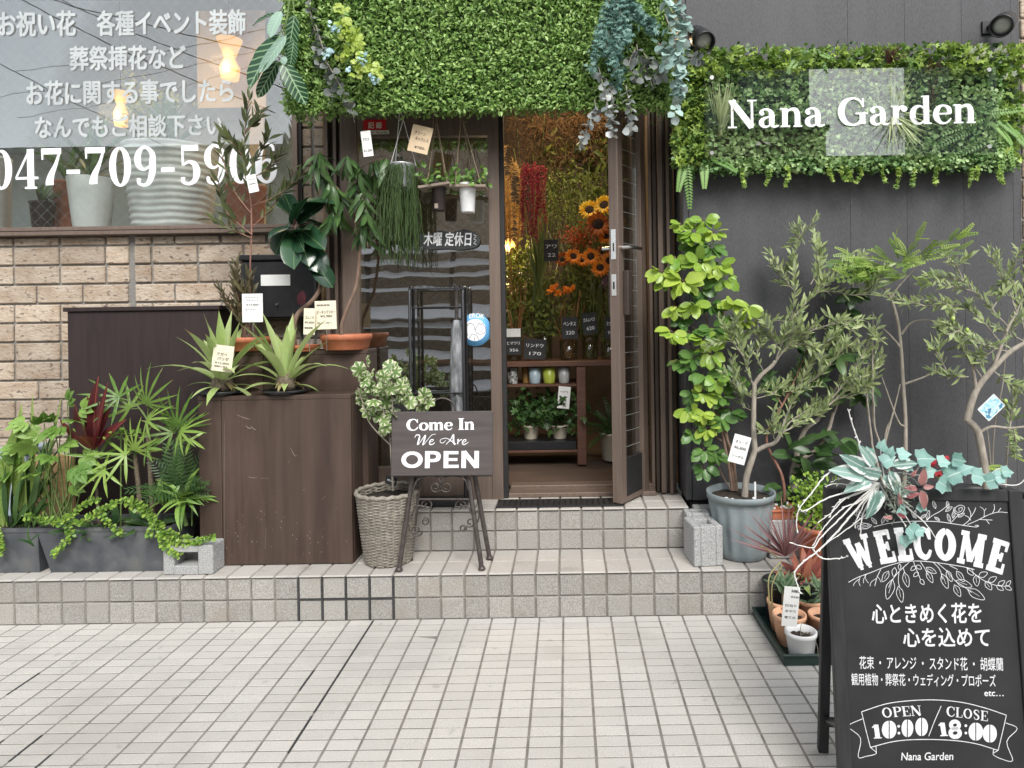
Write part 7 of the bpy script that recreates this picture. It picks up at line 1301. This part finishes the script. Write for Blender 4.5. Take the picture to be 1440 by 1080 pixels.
for p in ([(1418,460),(1395,435),(1370,410),(1355,395)],[(1355,395),(1345,375),(1330,360)],[(1385,525),(1375,490),(1350,465),(1330,455)],[(1380,530),(1360,500),(1345,470),(1335,440)],[(1430,440),(1440,410),(1445,380)],[(1362,530),(1340,530),(1320,525),(1310,520)],[(1330,520),(1320,500),(1310,485)],[(1420,495),(1400,490),(1375,480),(1360,470)],[(1405,480),(1380,450),(1350,430),(1300,430)],[(1430,440),(1415,400),(1400,370),(1390,355)],[(1445,480),(1430,420),(1425,380),(1435,350)],[(1370,410),(1350,405),(1320,400)],[(1350,465),(1330,470),(1320,460)],[(1395,435),(1410,410),(1420,380)],[(1400,490),(1385,500),(1360,500)],[(1420,602),(1425,570),(1430,545)],[(1425,600),(1428,620),(1427,640)],[(1345,440),(1325,425),(1290,420)],[(1440,480),(1420,470),(1400,460)],[(1395,520),(1420,540),(1440,545)],[(1355,395),(1330,390),(1300,400)],[(1300,430),(1280,425),(1272,430)]):
    Q=twig(gs,[W(u,v,Yo+rng.uniform(-.03,.03)*k) for k,(u,v) in enumerate(p)],.0035,.0013,5); ln=np.linalg.norm(np.diff(Q,axis=0),axis=1).sum(); P,D=along(Q,int(ln*100)+6,.15,1.03,.7,.35,.4); leafy(g,lvar(.045,.0112,'lance',.15,.2,3),P,D,1.,.4)
    k=len(Q)//2; e=Q[k]+rng.normal(0,.05,3)+A([0,0,.03]); Qs=twig(gs,[Q[k],(Q[k]+e)/2,e],.002,.001,4,3); P,D=along(Qs,12,.1,1.03,.7,.35,.4); leafy(g,lvar(.045,.0112,'lance',.15,.2,3),P,D,1.,.4)
part('trunk',gs,M['bark_grey'],t); part('foliage',g,LM['olive'],t); g=MB()
for u,v in ((1307,491),(1360,464),(1414,564),(1340,448)): c=W(u,v,Yo-.02); g.lathe([(0,-.011),(.007,-.007),(.009,0),(.006,.008),(0,.011)],c,10)
part('fruit',g,pmat('green olive fruit',(.3,.42,.08),(.4,.5,.14),20,.3),t)
c=W(1394,573,2.8); tg=tag_card(1394,573,2.8,33,24,[],'pale blue picture tag hanging on the crooked olive','blue_print',.75) if False else None
M['blue_print']=pmat('pale blue printed tag',(.2,.52,.62),(.72,.8,.8),55,.4,c3=(.06,.22,.36),s3=40,t3=(.55,.6))
fr=Frame(c,(math.cos(.75),0,math.sin(.75)),(-math.sin(.75),0,math.cos(.75))); g=MB(); w_=16*mpx(2.8); g.obox(fr,-w_,w_,-w_*.72,w_*.72,-.001,0); t=thing('plant_tag','pale blue picture tag hanging on the crooked olive','plant tag',c); part('card',g,M['blue_print'],t); g=MB(); 
for a0,b0 in (((-1,-.72),(1,-.72)),((1,-.72),(1,.72)),((1,.72),(-1,.72)),((-1,.72),(-1,-.72))): ribbon(g,fr,A([a0,b0])*w_*.97,.003,.0008)
part('border',g,M['paper'],t)
t=thing('young_sapling','thin sapling with small ferny leaves at the edge of the siding','sapling',W(1412,700,2.95)); backpot(t,1414,2.97,.07,.2); gs=MB(); g=MB(); Ys=2.95
for p in ([(1412,740),(1415,660),(1420,600),(1425,560)],[(1400,740),(1396,650),(1400,590),(1410,540),(1416,470)],[(1400,740),(1392,640),(1388,600)]): twig(gs,[W(u,v,Ys) for u,v in p],.005,.0025,6)
for u0,v0,u1,v1 in ((1425,600,1428,630),(1420,640,1440,645),(1415,660,1400,655),(1412,665,1390,660),(1425,590,1440,580)): a=W(u0,v0,Ys); e=W(u1,v1,Ys-.06); g.scatter(pn_,[a],[e-a],nrm(1,A([0,-.8,.6]),.2),np.linalg.norm(e-a)/.13*1.1,rng.random(1))
part('trunk',gs,M['bark_grey'],t); part('foliage',g,LM['silk'],t)
t=thing('red_croton','small red leaved plant peeking above the chalkboard top rail','foliage plant',W(1330,690,2.7)); backpot(t,1330,2.7,.07,.2); g=MB(); gs=MB(); n=16; rd=leafmat('red bract',(.35,.02,.03),(.5,.05,.07)); b0=W(1330,690,2.7)
for u,v in ((1308,655),(1330,650),(1345,660),(1318,668)): n=6; c=W(u,v,2.66); g.scatter(leaf(.035,.018,'oval',.1,.4,4),np.repeat([c],n,0),rdir(n,.1,.4),nrm(n),1.,rng.random(n)); twig(gs,[b0,(b0+c)/2,c],.003,.002,5)
part('bracts',g,rd,t); part('stem',gs,M['stem_green'],t)
# ---------------------------------------------------------------- tray of small pots on the ground
YR=2.42; xa,xb=W(1103,945,YR-.03)[0],W(1215,945,YR-.03)[0]; t=thing('seed_tray','dark green plastic tray on the paving holding the small pots','tray',((xa+xb)/2,2.58,.001)); g=MB(); y0,y1=2.39,2.79; hh=.042
for a in ((xa,xb,y0,y0+.006),(xa,xb,y1-.006,y1),(xa,xa+.006,y0+.0061,y1-.0061),(xb-.006,xb,y0+.0061,y1-.0061)): g.box(*a,.002,hh,0,.001)
g.box(xa+.0061,xb-.0061,y0+.0061,y1-.0061,.002,.006); g.box(xa-.006,xb+.006,y0-.006,y0-.0002,hh-.008,hh,0,.001); g.box(xa-.006,xa-.0002,y0,y1,hh-.008,hh,0,.001)
part('tray',g,M['green_plastic'],t)
zT=.0065; GS='small pots in the green tray'
def spot_(name,label,u,v,Y,rpx,hpx,m,tuftargs=None,lm=None,cat='potted plant',z=zT,rad=None):
    s=mpx(Y); c=W(u,v,Y); r=rpx*s; t=thing(name,label,cat,(c[0],Y,z),GS); h=c[2]-z if hpx is None else hpx*s; pot(t,(c[0],Y,z),r,r*.74,h,m,.006,.014,28,rad); 
    return t,A([c[0],Y,z+h-.02])
t,c=spot_('small_pot','white pot with dry soil and a long care label in the front of the tray',1126,886,2.44,22,None,M['white_pot']); g=MB(); twig(g,[c,c+A([.02,-.02,.02]),c+A([.04,-.05,-.01]),c+A([.04,-.06,-.05])],.0015,.001,4); twig(g,[c,c+A([.0,-.0,.03]),c+A([.005,-.0,.05])],.0015,.001,4); part('stem',g,M['bark_grey'],t)
tag_card(1112,853,2.4,22,56,[('多肉植物',.45,.95,.86,.06),('¥330',.45,.95,.72,.05),('日当り',.15,.85,.5,.05),('水やり',.15,.85,.36,.05),('育て方',.15,.85,.2,.05)],'tall white care label standing in the white pot','paper',-.1)
ribs=lambda z,a:1+.012*np.abs(np.sin(z*150))+0*a
LM['aloe']=leafmat('blue green aloe leaf',(.09,.16,.08),(.22,.31,.18),rough=.5)
def succ(t,c,n,ln,wd,m,spread=.7,up=.8,curl=.35): tuft(t,c,n,ln,wd,m,spread,'lance','leaf',curl,up)
t,c=spot_('small_pot','peach clay pot with spiky aloe at the back corner of the tray',1101,843,2.66,22,None,M['peach_pot'],rad=ribs); gs=MB(); gs.tube([c,c+A([0,0,.05])],.006,6); part('stem',gs,M['cane'],t); succ(t,c+A([0,0,.05]),46,.085,.013,LM['aloe'])
t,c=spot_('small_pot','peach clay pot in the middle row of the tray next to the care label',1110,862,2.55,23,None,M['peach_pot'],rad=ribs)
t,c=spot_('small_pot','peach clay pot behind the chalkboard leg with a leaning succulent',1158,862,2.55,21,None,M['peach_pot'],rad=ribs); gs=MB(); twig(gs,[c,c+A([.01,0,.05]),c+A([.0,0,.1])],.004,.003,6); part('stem',gs,M['cane'],t); succ(t,c+A([0,0,.1]),30,.07,.012,LM['aloe'])
t,c=spot_('small_pot','peach clay pot at the back of the tray beside the red bromeliad',1138,841,2.68,20,None,M['peach_pot'],rad=ribs); succ(t,c,26,.09,.016,LM['aloe'])
t,c=spot_('small_pot','black nursery pot tucked in the tray behind the white pot',1160,890,2.47,14,None,M['black_plastic'])
t,c=spot_('small_pot','black nursery pot with red bromeliad standing behind the clay pots',1130,810,2.74,26,None,M['black_plastic'],z=.0065); LM['redbrom']=leafmat('red bromeliad leaf',(.22,.05,.05),(.4,.16,.1),rough=.35); succ(t,c,26,.13,.03,LM['redbrom'],.7,.8,.6); tuft(t,c,16,.12,.022,LM['brom'],.9,'strap','lower_leaf',.8,.4)
t,c=spot_('small_pot','black square nursery pot with pink striped cordyline leaning out',1098,815,2.73,26,None,M['black_plastic'],z=.0065); LM['pinkcord']=leafmat('pink striped blade',(.1,.055,.055),(.27,.13,.13),rib=(.4,.18,.18),ribw=.3,rough=.45); gs=MB(); gs.tube([c,c+A([.005,0,.06])],.008,6); part('stem',gs,M['cane'],t)
g=MB(); n=34; c2=W(1104,775,2.72)
for k in range(n):
    a=rng.normal(1.57,.75); e=c2+A([math.cos(a)*.24,rng.uniform(-.15,.1),math.sin(a)*.24]); g.scatter(leaf(np.linalg.norm(e-c2),.0095,'needle',.3,rng.uniform(.1,.4),7),[c2-A([0,0,.02])],[e-c2],nrm(1,A([0,-1,.3]),.4),rng.uniform(.7,1.05),rng.random(1))
part('leaf',g,LM['pinkcord'],t); g=MB()
for u,v,ue,ve in ((1098,790,1082,850),(1095,785,1070,770),(1100,795,1088,870)): a=W(u,v,2.68); e=W(ue,ve,2.62); m_=(a+e)/2+A([-.03,-.02,.03]); g.tube(spline([a,m_,e],6),.003,5,0,rng.random())
part('dead_leaf',g,LM['brom_old'],t)
# ---------------------------------------------------------------- artificial ivy and white twigs on the chalkboard
t=thing('twig_bunch','bunch of white painted twigs fanning from the chalkboard corner','twig bunch',W(1225,668,1.745)); g=MB(); Yk=1.735; TW=lambda p,dy=0:[W(u,v,Yk-dy*k) for k,(u,v) in enumerate(p)]
c0=(1237,680)
for p,r in (([(1225,660),(1212,640),(1207,620),(1200,600),(1192,575)],.0022),([(1220,650),(1214,655),(1185,655),(1160,670),(1140,695),(1122,720),(1121,750)],.0022),([c0,(1200,690),(1165,700),(1132,718),(1122,712)],.002),([c0,(1205,683),(1175,680),(1160,684)],.0016),([c0,(1210,700),(1180,730),(1155,755),(1142,770),(1110,763)],.002),([c0,(1205,715),(1175,750),(1150,775),(1130,790),(1118,805),(1122,825),(1126,835)],.0022),([c0,(1208,705),(1185,715),(1160,740),(1142,768)],.0018),([c0,(1215,720),(1210,745),(1212,757)],.0017),([c0,(1218,705),(1205,730),(1202,742)],.0016),([(1142,770),(1155,785),(1180,785),(1193,782)],.0018),([c0,(1215,690),(1190,700),(1170,720),(1150,735)],.0018),([c0,(1205,695),(1180,705),(1165,728)],.0016),([(1260,700),(1300,735),(1318,760)],.0018),([c0,(1190,672),(1168,678)],.0016),([c0,(1260,720),(1275,740)],.0016),([c0,(1225,715),(1190,745),(1160,765)],.0017)):
    r*=1.1; Q=spline(TW(p,.006),6); Q[1:-1]+=rng.normal(0,.0005,(len(Q)-2,3)); g.tube(Q,np.linspace(r*1.2,r*.5,len(Q)),5)
    for k in range(2,len(Q)-1,3):
        e=Q[k]+unit(Q[k]-Q[k-2]+rng.normal(0,.006,3))*.008; g.tube([Q[k],e],[r*.9,r*.6],4)
part('twigs',g,M['white_twig'],t)
def ivyleaf(L_):
    pts=[(.06,0),(0,-.2),(.06,-.46),(.3,-.44),(.52,-.5),(.62,-.26),(1,0),(.62,.26),(.52,.5),(.3,.44),(.06,.46),(0,.2)]; V=A([(x*L_,y*L_,.32*abs(y)*L_-.3*x*x*L_) for x,y in pts]+[(.35*L_,0,0)]); n=len(pts); return V,A([(i,(i+1)%n,n) for i in range(n)]),A([(x,.5+y*.9) for x,y in pts]+[(.35,.5)])
LM['ivy']=leafmat('pale teal ivy leaf',(.16,.33,.28),(.36,.6,.54),edge=(.6,.7,.6),edgew=.8,rough=.5,rib=(.55,.7,.62),ribw=.06)
LM['whiteveg']=leafmat('white edged teal leaf',(.13,.25,.21),(.28,.45,.39),edge=(.78,.82,.78),edgew=.5,rough=.45,rib=(.6,.7,.65))
LM['dusty']=leafmat('dusty red leaf',(.28,.07,.08),(.42,.2,.18),edge=(.5,.4,.36),edgew=.75)
LM['greysprig']=leafmat('grey green sprig',(.16,.2,.15),(.34,.38,.3))
t=thing('ivy_garland','artificial teal ivy and white edged leaves draped over the chalkboard top','garland',W(1260,676,1.77)); g=MB(); gs=MB(); iv=ivyleaf(1.)
for p in ([(1240,680),(1260,665),(1290,668),(1320,662),(1345,655),(1370,660),(1385,668),(1400,680)],[(1285,668),(1293,655),(1298,645)],[(1340,660),(1350,648)],[(1245,680),(1240,650),(1238,630)],[(1250,690),(1270,720),(1285,745)],[(1400,680),(1430,682),(1445,670)],[(1390,670),(1402,660),(1412,660)]): twig(gs,[W(u,v,1.735) for u,v in p],.0018,.0012,5)
part('stem',gs,M['white_twig'],t)
def lf(mb,tm,u,v,wpx,rot,base=(0,-.85,.5),Y=1.72): s=mpx(Y); mb.scatter(tm,[W(u,v,Y)],[unit(A([math.cos(rot),-.2,math.sin(rot)]))],nrm(1,A(base),.25),wpx*s,rng.random(1))
for u,v,w,r in ((1236,632,17,1.),(1225,640,14,2.),(1240,652,22,.6),(1265,650,24,-.4),(1262,640,20,.2),(1288,646,28,.15),(1318,650,20,.1),(1338,645,22,-.2),(1330,672,30,.5),(1318,676,26,-.6),(1365,668,26,-.2),(1385,678,24,.3),(1398,672,20,.2),(1408,664,18,.1),(1276,740,26,-.9),(1285,748,18,.3),(1272,752,20,-1.5),(1290,708,18,-.6),(1262,715,16,-.5),(1298,665,20,.3),(1350,664,20,.6),(1232,668,16,1.8),(1250,640,14,1.2)): lf(g,iv,u,v,w,r)
part('ivy_leaf',g,LM['ivy'],t); g=MB(); ov=leaf(1.,.46,'ovate',.2,.4,7)
for u,v,w,r in ((1215,670,52,2.85),(1222,662,48,2.6),(1240,668,40,2.9),(1235,690,44,-2.),(1242,668,34,-.9),(1250,662,40,-1.2),(1240,690,38,-2.2),(1225,675,44,3.4),(1255,655,36,.2),(1230,655,38,2.2),(1265,690,28,-.3),(1215,672,30,3.8)): lf(g,ov,u,v,w,r,(0,-.9,.4),1.715)
part('white_edged_leaf',g,LM['whiteveg'],t); g=MB()
for u,v,w,r in ((1295,682,26,1.4),(1295,690,28,-1.4),(1298,686,16,.2),(1290,688,20,2.9),(1265,710,18,1.6),(1262,722,14,-.5),(1255,728,14,3.),(1275,700,20,.5),(1282,670,12,1.)): lf(g,ov,u,v,w,r,(0,-.9,.4),1.71)
part('dusty_red_leaf',g,LM['dusty'],t); g=MB(); n=240; P=A([W(rng.normal(1262,12),rng.normal(692,14),1.725+rng.uniform(-.02,.02)) for _ in range(n)]); g.scatter(leaf(.018,.005,'lance',.1,.3,2),P,rdir(n,.0,.4),nrm(n),rng.uniform(.6,1.3,n),rng.random(n)); part('sprigs',g,LM['greysprig'],t)
